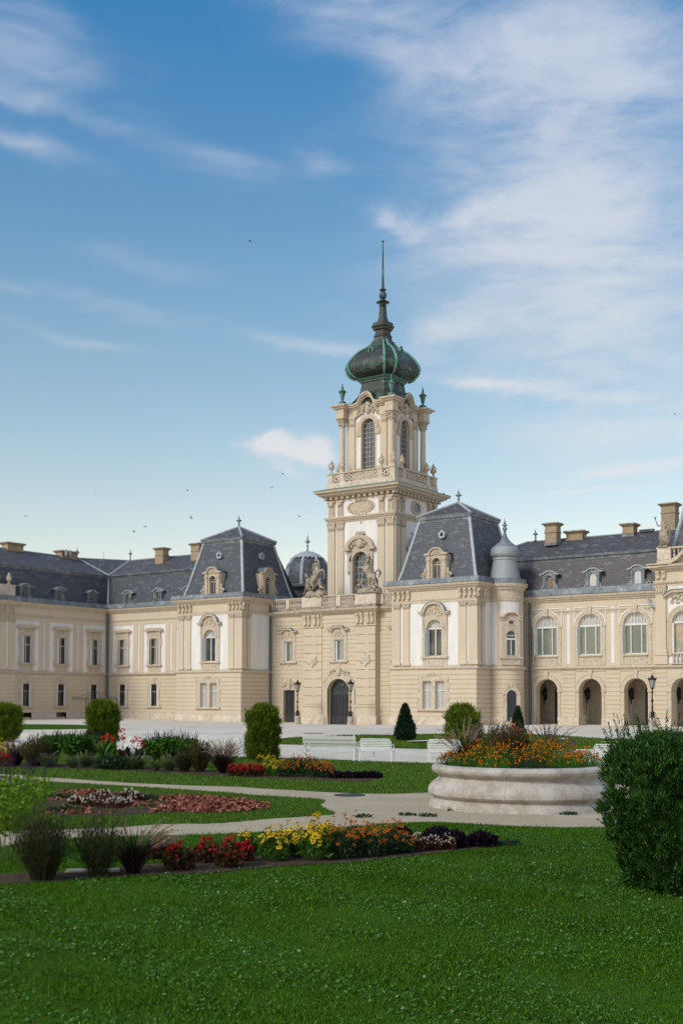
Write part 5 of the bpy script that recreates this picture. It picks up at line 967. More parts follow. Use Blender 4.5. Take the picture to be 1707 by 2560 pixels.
for sx, sy in ((-1, -1), (1, -1), (-1, 1)): m.tube([(bx+sx*a, by+sy*a*.6, z) for a, z in prof], .17, 0, 8)
part('roof_flashing', m, 'leadl', root)
# ================================================================== GROUND
M['gravel'] = mat('pale_gravel', (.69, .605, .51), .95, spec=.1, stretch=(1, .35, 1), var=(.53, .45, .36), vscale=1.1, var2=(.74, .68, .62), v2scale=.12, bump=.35, bscale=60)
M['path'] = mat('path_gravel', (.49, .40, .285), .95, spec=.1, var=(.35, .28, .19), vscale=14, var2=(.54, .455, .34), v2scale=.7, bump=.8, bscale=45)
GR = dict(rough=.75, spec=.25)
M['lawn'] = mat('lawn_ground', (.045, .110, .006), .95, spec=.03, var=(.030, .070, .005), vscale=6, var2=(.055, .12, .022), v2scale=.5, bump=.6, bscale=30)
M['blade'] = mat('grass_blades', (.04, .1, .02), .6, island=[(0, (.036, .110, .004)), (.35, (.064, .178, .008)), (.7, (.105, .255, .014)), (.93, (.19, .33, .04)), (1, (.34, .36, .12))], trans=.3, spec=.02, var2=(.075, .125, .012), v2scale=.55)
M['bladef'] = mat('far_grass_blades', (.05, .11, .02), .7, island=[(0, (.080, .160, .016)), (.5, (.125, .225, .024)), (1, (.20, .28, .05))], trans=.3, spec=.06, var2=(.12, .13, .05), v2scale=.6)
M['clover'] = mat('clover_leaves', (.06, .13, .05), .6, island=[(0, (.040, .12, .014)), (.7, (.075, .19, .030)), (.95, (.13, .26, .06)), (1, (.3, .38, .2))], trans=.25, spec=.1)
M['soil'] = mat('dark_soil', (.050, .034, .023), 1.0, spec=.02, var=(.12, .088, .065), vscale=9, bump=1, bscale=30)
M['chips'] = mat('red_bark_chips', (.30, .08, .035), .85, island=[(0, (.13, .030, .016)), (.5, (.27, .065, .032)), (.85, (.36, .11, .06)), (1, (.42, .24, .15))])
def gz(x, y): return -0.27*math.exp(-((x+66)/8.5)**2-((y-93)/9)**2)
xs = sorted({-900, -400, -200, -130, *np.arange(-110, -20, 2.0), 0, 60, 200, 500, 900}); ys = sorted({-300, -60, 0, 30, 50, *np.arange(60, 112, 2.0), 150, 250, 500, 1500})
m = MB(); m.v = [(x, y, gz(x, y)) for y in ys for x in xs]; nx = len(xs); m.f = [(j*nx+i, j*nx+i+1, (j+1)*nx+i+1, (j+1)*nx+i) for j in range(len(ys)-1) for i in range(nx-1)]; m.m = [0]*len(m.f)
tag(put('ground', m.mesh('ground', 'gravel', True, fix=False)), kind='structure')
POLY = {
'near': [(-4.73, 14.09), (-5.24, 17.78), (-3.54, 18.52), (-1.98, 18.86), (-1.01, 19.31), (0.01, 19.71), (0.55, 20.37), (1.11, 20.72), (1.67, 20.86), (2.13, 20.54), (2.82, 20.17), (3.66, 19.97), (4.55, 19.96), (5.16, 20.05), (9, 20.5), (30, 22), (30, -20), (-30, -20), (-30, 12), (-9, 15)],
'left': [(-10.69, 30.81), (-9.30, 31.52), (-7.64, 30.70), (-6.01, 29.68), (-4.25, 28.43), (-2.38, 27.09), (-2.09, 26.57), (-1.36, 26.14), (-0.66, 25.72), (-0.39, 25.40), (-0.35, 25.02), (-0.46, 24.23), (-0.33, 23.44), (-0.15, 22.65), (-0.10, 22.28), (-0.2, 22.05), (-0.56, 21.83), (-1.12, 21.50), (-1.65, 21.03), (-2.16, 20.52), (-2.52, 20.48), (-3.06, 20.44), (-3.79, 19.84), (-4.97, 19.5), (-6.34, 18.9), (-16, 18.9), (-16, 32)],
'mid': [(-14.62, 37.5), (-9.99, 33.86), (-7.79, 32.17), (-5.77, 30.48), (-4.04, 29.63), (-2.56, 29.12), (-1.47, 28.21), (0.02, 27.21), (0.73, 26.93), (2.08, 27.34), (2.49, 28.16), (3.57, 29.84), (5.2, 31), (7.5, 30), (14, 29), (14, 34.5), (7, 36.6), (5.23, 38.21), (3.21, 40.06), (1.65, 40.71), (0.58, 41.56), (-0.81, 42.57), (-2.27, 43.40), (-3.47, 44.13), (-5.56, 45.42), (-9.12, 47.59), (-13.04, 49.98), (-24, 56), (-30, 48)],
'far': [(-3.11, 56.69), (-1.44, 55.85), (0.75, 53.76), (2.80, 52.14), (4.25, 51.27), (7.57, 50.4), (11.18, 52.0), (13.29, 53.36), (16.26, 55.55), (24, 58), (26, 66), (18.90, 65.3), (14.99, 64.3), (13.58, 72.3), (11.45, 74.18), (9.01, 75.23), (5.02, 74.01), (1.98, 72.73), (0.43, 71.58), (-0.86, 69.28), (-2.46, 67.69), (-3.43, 64.86), (-3.6, 60)],
'wing': [(-35.73, 101), (-28.34, 100.56), (-25.17, 100.5), (-21.88, 98.47), (-19.6, 94.03), (-18.13, 85.5), (-20.04, 84.0), (-22.91, 83.0), (-28.39, 83), (-36, 84)],
'chips': [(-6.77, 26.63), (-6.68, 27.88), (-6.23, 28.19), (-5.25, 27.34), (-4.60, 26.93), (-3.96, 26.49), (-3.21, 26.06), (-2.23, 25.37), (-1.96, 24.87), (-1.48, 24.14), (-1.41, 23.14), (-1.78, 22.62), (-2.35, 22.33), (-2.75, 22.34), (-3.45, 22.26), (-4.01, 21.98), (-4.65, 21.57), (-5.22, 21.58), (-5.59, 22.04), (-6.40, 24.59)],
'fsoil': [(-5.6, 13.5), (-4.3, 13.72), (-3.66, 13.8), (-3.0, 14.15), (-2.47, 14.42), (-1.9, 14.5), (-1.31, 14.85), (-.95, 15.15), (-.4, 15.4), (0.1, 15.55), (.6, 15.9), (1.2, 16.45), (1.75, 16.85), (2.1, 17.15), (2.35, 17.4), (2.3, 17.7), (1.4, 17.6), (.5, 17.0), (-.3, 16.5), (-1.0, 16.2), (-1.6, 16.1), (-2.1, 15.9), (-2.6, 15.3), (-3.3, 14.8), (-4.3, 14.5), (-6, 14.3)],
'bsoil': [(-13.5, 37.6), (-10.99, 37.21), (-9.32, 36.73), (-6.79, 35.44), (-4.10, 33.50), (-2.26, 32.11), (-0.59, 31.27), (0.49, 30.94), (1.04, 31.53), (1.09, 32.63), (0.30, 33.12), (-1.12, 33.61), (-3.14, 34.71), (-5.23, 36.85), (-7.45, 38.29), (-10.55, 39.6), (-13.5, 40.2)]}
def smooth_poly(p, n=3):
    for _ in range(n): p = [q for a, b in zip(p, p[1:]+p[:1]) for q in ((a[0]*.75+b[0]*.25, a[1]*.75+b[1]*.25), (a[0]*.25+b[0]*.75, a[1]*.25+b[1]*.75))]
    return p
def sheet(name, poly, z, matk, skirt=True, jit=0.0, kind='structure', label=None, cat=None):
    p = smooth_poly(poly, 2); rd = random.Random(len(name)*3+len(p))
    if jit: p = [(a+rd.uniform(-jit, jit), b+rd.uniform(-jit, jit)) for a, b in p]
    q = [W(*t) for t in p]; b = bmesh.new(); vs = [b.verts.new((x, y, z)) for x, y in q]; f = b.faces.new(vs)
    if f.normal.z < 0: f.normal_flip()
    bmesh.ops.triangulate(b, faces=[f]); me = bpy.data.meshes.new(name); b.to_mesh(me); b.free(); me.materials.append(M[matk])
    return tag(put(name, me), label, cat, kind=kind)
def inpoly(P, poly):
    x, y = P[:, 0], P[:, 1]; c = np.zeros(len(P), bool); n = len(poly)
    for i in range(n):
        x1, y1 = poly[i]; x2, y2 = poly[(i+1) % n]
        k = ((y1 > y) != (y2 > y)) & (x < (x2-x1)*(y-y1)/((y2-y1) if abs(y2-y1) > 1e-9 else 1e-9)+x1); c ^= k
    return c
class LB:   # many loose leaf faces, built with numpy
    def __init__(s): s.V = []; s.Q = []; s.M = []; s.n = 0
    def add(s, V, k, m=0):       # V: (N, k, 3)
        N_ = len(V); s.V.append(V.reshape(-1, 3)); s.Q.append((np.arange(N_*k).reshape(N_, k)+s.n, k)); s.M.append(np.full(N_, m)); s.n += N_*k; return s
    def mesh(s, name, mats):
        V = np.concatenate(s.V).astype(np.float32); me = bpy.data.meshes.new(name); me.vertices.add(len(V)); me.vertices.foreach_set('co', V.ravel())
        li = np.concatenate([q.ravel() for q, k in s.Q]); tot = np.concatenate([np.full(len(q), k) for q, k in s.Q]); st = np.concatenate([[0], np.cumsum(tot)[:-1]])
        me.loops.add(len(li)); me.loops.foreach_set('vertex_index', li.astype(np.int32)); me.polygons.add(len(tot)); me.polygons.foreach_set('loop_start', st.astype(np.int32)); me.polygons.foreach_set('loop_total', tot.astype(np.int32))
        for q in (mats if isinstance(mats, (list, tuple)) else [mats]): me.materials.append(M[q])
        me.polygons.foreach_set('material_index', np.concatenate(s.M).astype(np.int32)); me.update(calc_edges=True); return me
def nrm(a): return a/np.maximum(np.linalg.norm(a, axis=-1, keepdims=True), 1e-9)
def leafq(P, D, L, wd, lb, m=0, tilt=None):
    """pointed leaves: base P, unit axis D, length L, half width wd"""
    N_ = len(P); L = np.broadcast_to(L, N_)[:, None]; wd = np.broadcast_to(wd, N_)[:, None]; r = rng.normal(size=(N_, 3)) if tilt is None else tilt
    w_ = nrm(np.cross(D, r))*wd; u = np.cross(w_, D); u = nrm(u)*L*.12
    lb.add(np.stack([P, P+D*L*.45+w_-u, P+D*L, P+D*L*.45-w_-u], 1), 4, m)
def blades(poly, n, h, w, matk, name, excl=(), yr=(6, 22), fx=.33, mx=1.6, dens=1.0, label=None):
    Y = yr[0]+(yr[1]-yr[0])*rng.random(n)**dens; X = (rng.random(n)*2-1)*(fx*Y+mx); P = np.stack([X, Y], 1)
    k = inpoly(P, smooth_poly(poly, 2))
    for e in excl: k &= ~inpoly(P, smooth_poly(e, 2))
    P = P[k]; n = len(P); wx, wy = P[:, 0]*cr_-P[:, 1]*sr_, P[:, 0]*sr_+P[:, 1]*cr_
    B = np.stack([wx, wy, np.zeros(n)], 1); pat = .75+.5*np.clip(.5+.5*np.sin(X[k]*1.7+np.sin(Y[k]*2.3)*1.5)*np.cos(Y[k]*1.3+X[k]*.8), 0, 1)
    H = (h[0]+(h[1]-h[0])*rng.random(n))*pat; a = rng.random(n)*2*PI; ln = rng.random(n)*.9; t = np.stack([np.cos(a)*ln, np.sin(a)*ln, np.ones(n)], 1); t = nrm(t)
    s_ = np.stack([np.cos(a+PI/2), np.sin(a+PI/2), np.zeros(n)], 1)*(w*(.6+.8*rng.random(n)))[:, None]
    a2 = rng.random(n)*.8; mid = B+t*H[:, None]*.55; tip = mid+nrm(t+np.stack([np.cos(a)*a2, np.sin(a)*a2, -a2*.5], 1))*H[:, None]*.5
    lb = LB(); lb.add(np.stack([B-s_, B+s_, mid+s_*.7], 1), 3); lb.add(np.stack([B-s_, mid+s_*.7, tip], 1), 3)
    lb2 = LB(); lb2.add(np.stack([B-s_, B+s_, mid+s_*.75, tip, mid-s_*.75], 1), 5)
    return tag(put(name, lb2.mesh(name, matk)), label, 'grass', kind='stuff')
sheet('lawn', POLY['near'], .012, 'lawn'); sheet('lawn', POLY['left'], .012, 'lawn', jit=.05); sheet('lawn', POLY['mid'], .012, 'lawn', jit=.06); sheet('lawn', POLY['far'], .012, 'lawn', jit=.1); sheet('lawn', POLY['wing'], .012, 'lawn')
sheet('path', [(-40, 17.5), (-9, 14.4), (-5, 13.9), (-4, 16), (0, 17.5), (3, 17), (6, 17), (40, 20), (40, 36), (6, 33), (1.5, 30), (-3, 34), (-14, 45), (-40, 60)], .006, 'path')
sheet('flower_bed_soil', POLY['fsoil'], .020, 'soil', jit=.04); sheet('flower_bed_soil', POLY['bsoil'], .020, 'soil', jit=.05); sheet('flower_bed_soil', POLY['chips'], .020, 'soil')
for i, p in enumerate([[(3.06, 58.36), (3.94, 60.00), (4.98, 61.05), (4.77, 59.52), (3.93, 58.72)], [(1.0, 69.9), (4.20, 70.54), (3.23, 68.85)], [(11.93, 63.86), (12.58, 64.37), (12.26, 62.52), (11.67, 62.03)], [(6.5, 66), (9.5, 66.6), (8.5, 65.4)], [(12.6, 58.5), (15, 59.5), (14.5, 58.3)]]): sheet('sand_patch', p, .10, 'gravel')
blades(POLY['near'], 560000, (.022, .052), .0038, 'blade', 'grass', [POLY['fsoil']], (5.6, 21.2), mx=3.4, dens=.8, label='mown green grass of the near lawn mixed with clover')
# clover: small rounded leaves low in the near lawn
n = 80000; Y = 6.3+14*rng.random(n)**.8; X = (rng.random(n)*2-1)*(.33*Y+2.4); pat = np.sin(X*2.1+np.cos(Y*1.9))*np.cos(Y*1.6-X*.7)+.5*np.sin(X*5+Y*3); k = (pat+rng.normal(size=n)*.35 > .1) & inpoly(np.stack([X, Y], 1), smooth_poly(POLY['near'], 2)) & ~inpoly(np.stack([X, Y], 1), POLY['fsoil'])
X, Y = X[k], Y[k]; n = len(X); Cc = np.stack([X*cr_-Y*sr_, X*sr_+Y*cr_, .025+.03*rng.random(n)], 1); nn = nrm(np.stack([rng.normal(size=n)*.45, rng.normal(size=n)*.45, np.ones(n)], 1)); ax = nrm(np.cross(nn, rng.normal(size=(n, 3)))); bx_ = np.cross(nn, ax); r_ = (.008+.008*rng.random(n))[:, None]
lb = LB(); lb.add(np.stack([Cc+(ax*math.cos(t)+bx_*math.sin(t))*r_ for t in np.arange(6)*PI/3], 1), 6); tag(put('clover', lb.mesh('clover', 'clover')), 'small round clover leaves scattered through the near lawn', 'clover', kind='stuff')
blades(POLY['left'], 110000, (.03, .07), .008, 'bladef', 'grass', [POLY['chips']], (18.5, 32), fx=.33, mx=2, label='short grass around the red bark bed on the left')
blades([(-6.9, 26.5), (-6.3, 28), (-4.2, 26.4), (-3.4, 25), (-3.5, 22.6), (-5.2, 21.8)], 16000, (.02, .07), .008, 'bladef', 'weedy_grass', [], (21.5, 28.4), fx=.3, mx=.5, label='thin weeds and grass among the bark at the left of the red bed')
blades(POLY['mid'], 150000, (.03, .08), .012, 'bladef', 'grass', [POLY['bsoil']], (26.5, 50), fx=.33, mx=2, label='short grass of the middle lawn behind the gravel path')
blades(POLY['far'], 60000, (.05, .12), .022, 'bladef', 'grass', [], (49, 76), fx=.33, mx=3, label='short grass of the far lawn near the gatehouse')
n = 7500; Y = 21.5+7*rng.random(n); X = -6.9+5.8*rng.random(n); P2 = np.stack([X, Y], 1); pat = np.sin(X*2.2+Y)*np.cos(Y*2.1)+rng.normal(size=n)*.5; k = inpoly(P2, POLY['chips']) & ((X > -3.7) | ((pat > .55) & (Y > 22))); X, Y = X[k], Y[k]; n = len(X)
Cc = np.stack([X*cr_-Y*sr_, X*sr_+Y*cr_, .03+.035*rng.random(n)], 1); nn = nrm(np.stack([rng.normal(size=n)*.5, rng.normal(size=n)*.5, np.ones(n)], 1)); ax = nrm(np.cross(nn, rng.normal(size=(n, 3)))); bx_ = np.cross(nn, ax); l_ = (.03+.045*rng.random(n))[:, None]; w2 = (.01+.016*rng.random(n))[:, None]
lb = LB(); lb.add(np.stack([Cc-ax*l_-bx_*w2, Cc+ax*l_-bx_*w2*.8, Cc+ax*l_*1.1+bx_*w2, Cc-ax*l_*.9+bx_*w2], 1), 4); tag(put('bark_chips', lb.mesh('bark_chips', 'chips')), 'red bark chips covering the bed on the left', 'bark chips', kind='stuff')
# ================================================================== PLANTS
for k_, c_ in {'thuja': [(0, (.030, .070, .006)), (.5, (.085, .15, .010)), (1, (.20, .26, .022))], 'yew': [(0, (.008, .026, .008)), (.55, (.030, .085, .016)), (.85, (.075, .18, .030)), (1, (.14, .28, .05))], 'fir': [(0, (.012, .034, .018)), (1, (.03, .065, .03))],
    'leafg': [(0, (.035, .10, .015)), (.6, (.07, .17, .022)), (1, (.13, .26, .035))], 'leafd': [(0, (.018, .042, .016)), (1, (.05, .09, .035))], 'salg': [(0, (.08, .18, .014)), (.6, (.16, .29, .022)), (1, (.30, .42, .045))], 'bronze': [(0, (.055, .025, .015)), (.5, (.10, .04, .02)), (.8, (.055, .07, .02)), (1, (.16, .06, .035))],
    'brown': [(0, (.06, .025, .015)), (1, (.14, .06, .035))], 'basil': [(0, (.010, .006, .012)), (.8, (.022, .012, .024)), (1, (.05, .03, .05))], 'feather': [(0, (.020, .034, .010)), (.5, (.045, .070, .018)), (.85, (.07, .055, .028)), (1, (.12, .075, .05))], 'featherb': [(0, (.045, .045, .014)), (.6, (.09, .08, .025)), (1, (.15, .08, .045))],
    'burg': [(0, (.012, .008, .008)), (.7, (.030, .016, .016)), (1, (.07, .045, .035))], 'plume': [(0, (.25, .16, .12)), (.5, (.38, .28, .2)), (1, (.50, .42, .32))], 'plumed': [(0, (.12, .06, .06)), (1, (.26, .16, .14))], 'purple': [(0, (.012, .010, .03)), (1, (.05, .035, .11))],
    'red': [(0, (.42, .012, .012)), (.7, (.62, .02, .03)), (1, (.75, .08, .10))], 'pink': [(0, (.65, .10, .09)), (1, (.8, .25, .2))], 'yellow': [(0, (.60, .36, .01)), (1, (.80, .55, .02))], 'orange': [(0, (.42, .09, .01)), (.6, (.60, .15, .012)), (1, (.72, .24, .02))], 'marig': [(0, (.62, .17, .005)), (1, (.85, .32, .01))], 'whitef': [(0, (.62, .58, .48)), (1, (.8, .76, .68))],
    'core': [(0, (.03, .015, .01)), (1, (.05, .025, .015))], 'stem': [(0, (.06, .09, .03)), (1, (.10, .13, .05))], 'canna': [(0, (.035, .10, .02)), (1, (.08, .18, .03))], 'tuft': [(0, (.05, .08, .03)), (1, (.11, .14, .06))], 'trunk': [(0, (.08, .05, .03)), (1, (.12, .08, .05))]}.items():
    M[k_] = mat('leaf_'+k_, c_[0][1], .6, island=c_, trans=.0 if k_ in ('core', 'trunk') else .25, spec=.1, var2={'thuja': (.22, .26, .02), 'yew': (.060, .15, .028)}.get(k_), v2scale={'thuja': 5, 'yew': 9}.get(k_, 1))
def wp(P, X, Y):        # local metres (camera-independent local frame) -> world
    x, y = W(X, Y); return P+np.array([x, y, 0])
def rndir(n, up=.3, spread=1.0): d = rng.normal(size=(n, 3))*spread; d[:, 2] += up; return nrm(d)
def leafpart(name, root, lb, mats, label=None):
    o = put(name, lb.mesh(name, mats), root, (0, 0, 0), 0, local=True)
    if label: o['label'] = label
    return o
def proot(name, label, cat, X, Y, group=None, z=0):
    x, y = W(X, Y); return thing(name, label, cat, (x, y, z), group)
def hedge(name, label, X, Y, rad, h, kind, K=700, per=22, L=.07, w=.014, matk='thuja', group=None, seed=0, z0=.06):
    root = proot(name, label, 'shrub', X, Y, group); rd = np.random.default_rng(seed+5)
    def radius(t, a):
        if kind == 'barrel': r = np.where(t < .72, .82+.18*np.sin(np.clip(t/.5, 0, 1)*PI/2), np.clip(1-(np.clip(t-.72, 0, 1)/.285)**2.6, 0, 1)**.5*.98+.02)
        elif kind == 'cone': r = (1-t)**.75*(.55+.6*np.clip(t*6, 0, 1)*1)*.87+.03
        else: r = np.where(t < .84, .76+.24*np.clip(t/.4, 0, 1)**.8, 1.0)*np.clip(1-(np.clip(t-.80, 0, 1)/.21)**2.4, 0, 1)**.5
        return rad*r*(1+(.10*np.abs(np.sin(a*4.5+1.2*np.sin(t*4+seed)))-.06 if kind == 'yew' else 0)+.05*np.sin(a*3+t*5+seed)+.04*np.sin(a*7-t*11+seed*2)+.03*np.sin(a*13+t*23))
    t = rd.random(K)**.9; a = rd.random(K)*2*PI; r = radius(t, a)*((.76 if kind == 'yew' else .78)+(.27 if kind == 'yew' else .28)*rd.random(K)**(.8 if kind == 'yew' else 1.2)); Cn = np.stack([r*np.cos(a), r*np.sin(a), z0+(h-z0)*t], 1)
    top = rd.random(int(K*.18)); at = rd.random(len(top))*2*PI; rt_ = rad*.85*np.sqrt(top); 
    if kind != 'cone': Cn = np.concatenate([Cn, np.stack([rt_*np.cos(at), rt_*np.sin(at), h*((.98-.34*(rt_/rad)**2.4) if kind == 'barrel' else (.97-.14*(rt_/rad)**3))+.04*rd.normal(size=len(top))], 1)])
    out = Cn-np.array([0, 0, h*.5]); out[:, 2] *= .45; out = nrm(out); K2 = len(Cn)
    P = np.repeat(Cn, per, 0)+rng.normal(size=(K2*per, 3))*L*.42; D = nrm(np.repeat(out, per, 0)*.75+np.array([0, 0, 1.0 if kind != 'cone' else .15])+np.repeat(rng.normal(size=(K2, 3))*.35, per, 0)+rng.normal(size=(K2*per, 3))*.33); sz = np.repeat(.7+.6*rd.random(K2), per)
    lb = LB(); leafq(P, D, L*(.6+.8*rng.random(len(P)))*sz, w, lb)
    leafpart('foliage', root, lb, [matk])
    core = MB(); prof = [(float(np.mean(radius(np.full(8, q), np.arange(8.))))*.74, z0+(h*.95-z0)*q) for q in np.linspace(0, .97, 12)]; core.lathe(prof, 0, 0, 0, 20); o = put('inner_foliage', core.mesh('inner_foliage', matk), root, (0, 0, 0), 0, local=True)
    tr = MB(); tr.lathe([(.07, -.05), (.05, .4)], 0, 0, 0, 8); put('trunk', tr.mesh('trunk', 'trunk'), root, (0, 0, 0), 0, local=True)
    return root, radius
G5 = 'clipped shrubs round the garden'
hedge('clipped_conifer', 'rounded green conifer cut off by the left edge beside the back flower bed', -17.4, 59.4, .84, 1.8, 'barrel', K=280, per=90, L=.17, w=.016, seed=1, group=G5)
hedge('clipped_conifer', 'barrel-shaped conifer behind the red cannas on the left', -9.78, 47.3, .55, 2.0, 'barrel', K=260, per=90, L=.15, w=.015, seed=2, group=G5)
hedge('clipped_conifer', 'barrel-shaped conifer between the back flower bed and the long white bench', -2.86, 42.2, .52, 1.88, 'barrel', K=280, per=90, L=.14, w=.014, seed=3, group=G5)
hedge('clipped_conifer', 'ragged topped conifer just behind the left end of the stone planter', 4.55, 43.5, .49, 1.82, 'barrel', K=230, per=95, L=.18, w=.015, seed=4, group=G5)
hedge('cone_conifer', 'dark cone-shaped conifer on the lawn in front of the right pavilion', 3.39, 61.7, .60, 1.9, 'cone', K=650, L=.09, w=.017, matk='fir', seed=5, group=G5)
hedge('cone_conifer', 'small dark cone-shaped conifer in front of the round turret', 10.82, 70.9, .44, 1.75, 'cone', K=350, L=.09, w=.018, matk='fir', seed=6, group=G5)
yr_, yrad = hedge('yew_shrub', 'large dark yew in the right foreground, cut by the picture edge', 3.92, 13.5, .76, 1.74, 'yew', K=800, per=92, L=.062, w=.0085, matk='yew', seed=7)
lb = LB()       # long upright shoots breaking out of the yew's top
for i in range(240):
    a = rng.random()*2*PI; q = .80*math.sqrt(rng.random()); b0 = np.array([q*math.cos(a), q*math.sin(a), 1.62-.1*q]); d = nrm(np.array([rng.normal()*.22+.25*math.cos(a)*q, rng.normal()*.22+.25*math.sin(a)*q, 1.0])); Ls = .14+.36*rng.random()**1.3; n = int(Ls*190)
    t = rng.random(n); P = b0+d*(t*Ls)[:, None]; D = nrm(d*.9+rng.normal(size=(n, 3))*.6); leafq(P, D, .035*(1.1-.5*t), .0045, lb)
for i in range(60):
    a = rng.random()*2*PI; t0 = .25+.7*rng.random(); r = float(yrad(np.array([t0]), np.array([a]))[0]); b0 = np.array([r*math.cos(a), r*math.sin(a), 1.8*t0]); d = nrm(np.array([math.cos(a), math.sin(a), 1.1])); Ls = .12+.12*rng.random(); n = 34
    t = rng.random(n); leafq(b0+d*(t*Ls)[:, None], nrm(d*.8+rng.normal(size=(n, 3))*.6), .035, .0045, lb)
leafpart('new_shoots', yr_, lb, ['yew'])
def daisies(lb, P, Nn, r, pm, cm, petals=9, cone=.35, droop=.25):
    n = len(P); ax = nrm(np.cross(Nn, rng.normal(size=(n, 3)))); b = np.cross(Nn, ax); r = np.broadcast_to(r, n)[:, None]
    for k in range(petals):
        a = 2*PI*k/petals; d = ax*math.cos(a)+b*math.sin(a); e = -ax*math.sin(a)+b*math.cos(a)
        lb.add(np.stack([P+d*r*.2, P+d*r*.65+e*r*.2-Nn*r*droop*.3, P+d*r-Nn*r*droop, P+d*r*.65-e*r*.2-Nn*r*droop*.3], 1), 4, pm)
    ring = [P+(ax*math.cos(a)+b*math.sin(a))*r*.28 for a in np.arange(6)*PI/3]; t = P+Nn*r*cone
    for k in range(6): lb.add(np.stack([ring[k], ring[(k+1) % 6], t], 1), 3, cm)
def pom(lb, P, r, m):       # small round double flowers
    n = len(P); r = np.broadcast_to(r, n)
    for k in range(7):
        D = rndir(n, .4); leafq(P-D*r[:, None]*.2, D, r*1.1, r*.75, lb, m)
def strips(lb, B, D0, L, w, droop, m=0, seg=5, heads=None):
    """arching blades: base B, start direction D0, length L"""
    n = len(B); pts = [B]; d = D0.copy(); p = B.copy(); L = np.broadcast_to(L, n); dr = np.broadcast_to(droop, n)
    for k in range(seg): p = p+d*(L/seg)[:, None]; d = nrm(d-np.array([0, 0, 1.])*dr[:, None]*(k+1)/seg); pts.append(p)
    s_ = nrm(np.cross(D0, np.array([0, 0, 1.])+rng.normal(size=(n, 3))*.3))
    for k in range(seg):
        wa, wb = w*(1-k/seg*.8), w*(1-(k+1)/seg*.95); lb.add(np.stack([pts[k]-s_*wa, pts[k]+s_*wa, pts[k+1]+s_*wb, pts[k+1]-s_*wb], 1), 4, m)
    return pts
def base_disc(n, r): a = rng.random(n)*2*PI; q = r*np.sqrt(rng.random(n)); return np.stack([q*np.cos(a), q*np.sin(a), np.full(n, .02)], 1)
def feathery(name, label, X, Y, rad, h, matk='feather', n=240, group=None, dens=19):
    root = proot(name, label, 'shrub', X, Y, group); lb = LB(); B = base_disc(n, rad*.3); D = B.copy(); D[:, 2] = 0; ss = rng.random(n)**.7; D = nrm(D+rng.normal(size=B.shape)*.12*rad)*ss[:, None]*rad/h*1.15; D[:, 2] = 1; D = nrm(D); L = h*(1.06-.42*ss**2)*(.64+.42*rng.random(n))
    strips(lb, B, D, L*.97, .0035, .02, 0, 3)
    for i in range(dens):
        t = .12+.88*rng.random(n)**.8; P = B+D*(L*t)[:, None]+rng.normal(size=B.shape)*(.01+.05*t[:, None])*rad*1.3; leafq(P, nrm(D+rng.normal(size=B.shape)*.38), .05+.05*rng.random(n), .0045*max(1, Y/18), lb)
    leafpart('foliage', root, lb, [matk]); return root
def fountain(name, label, X, Y, rad, h, n=420, plumes=30, group=None, matk='burg', pm='plume', pl=.24, lean=(0, 0)):
    root = proot(name, label, 'ornamental grass', X, Y, group); lb = LB(); sc = max(1, Y/20); B = base_disc(n, rad*.25); a = rng.random(n)*2*PI; s = .15+.75*rng.random(n); D = nrm(np.stack([np.cos(a)*s, np.sin(a)*s, np.ones(n)], 1)); strips(lb, B, D, h*(.6+.5*rng.random(n)), .0055*sc, .25+.5*rng.random(n), 0, 5)
    leafpart('leaves', root, lb, [matk]); n = plumes; lb = LB(); B = base_disc(n, rad*.2); a = rng.random(n)*2*PI; s = .12+.45*rng.random(n); D = nrm(np.stack([np.cos(a)*s+lean[0], np.sin(a)*s+lean[1], np.ones(n)], 1)); Ls = h*(1.0+.35*rng.random(n)); pts = strips(lb, B, D, Ls, .0025*sc, .20+.18*rng.random(n), 0, 8)
    for k in range(5, 8):
        for j in range(26): t = rng.random(n)[:, None]; P = pts[k]*(1-t)+pts[k+1]*t; ax = nrm(pts[k+1]-pts[k]); f = 1.0 if k < 7 else .7; leafq(P, nrm(ax+rng.normal(size=(n, 3))*.55), .028*f*sc**.6, .0045*sc**.8, lb, 1)
    leafpart('plumes', root, lb, [matk, pm]); return root
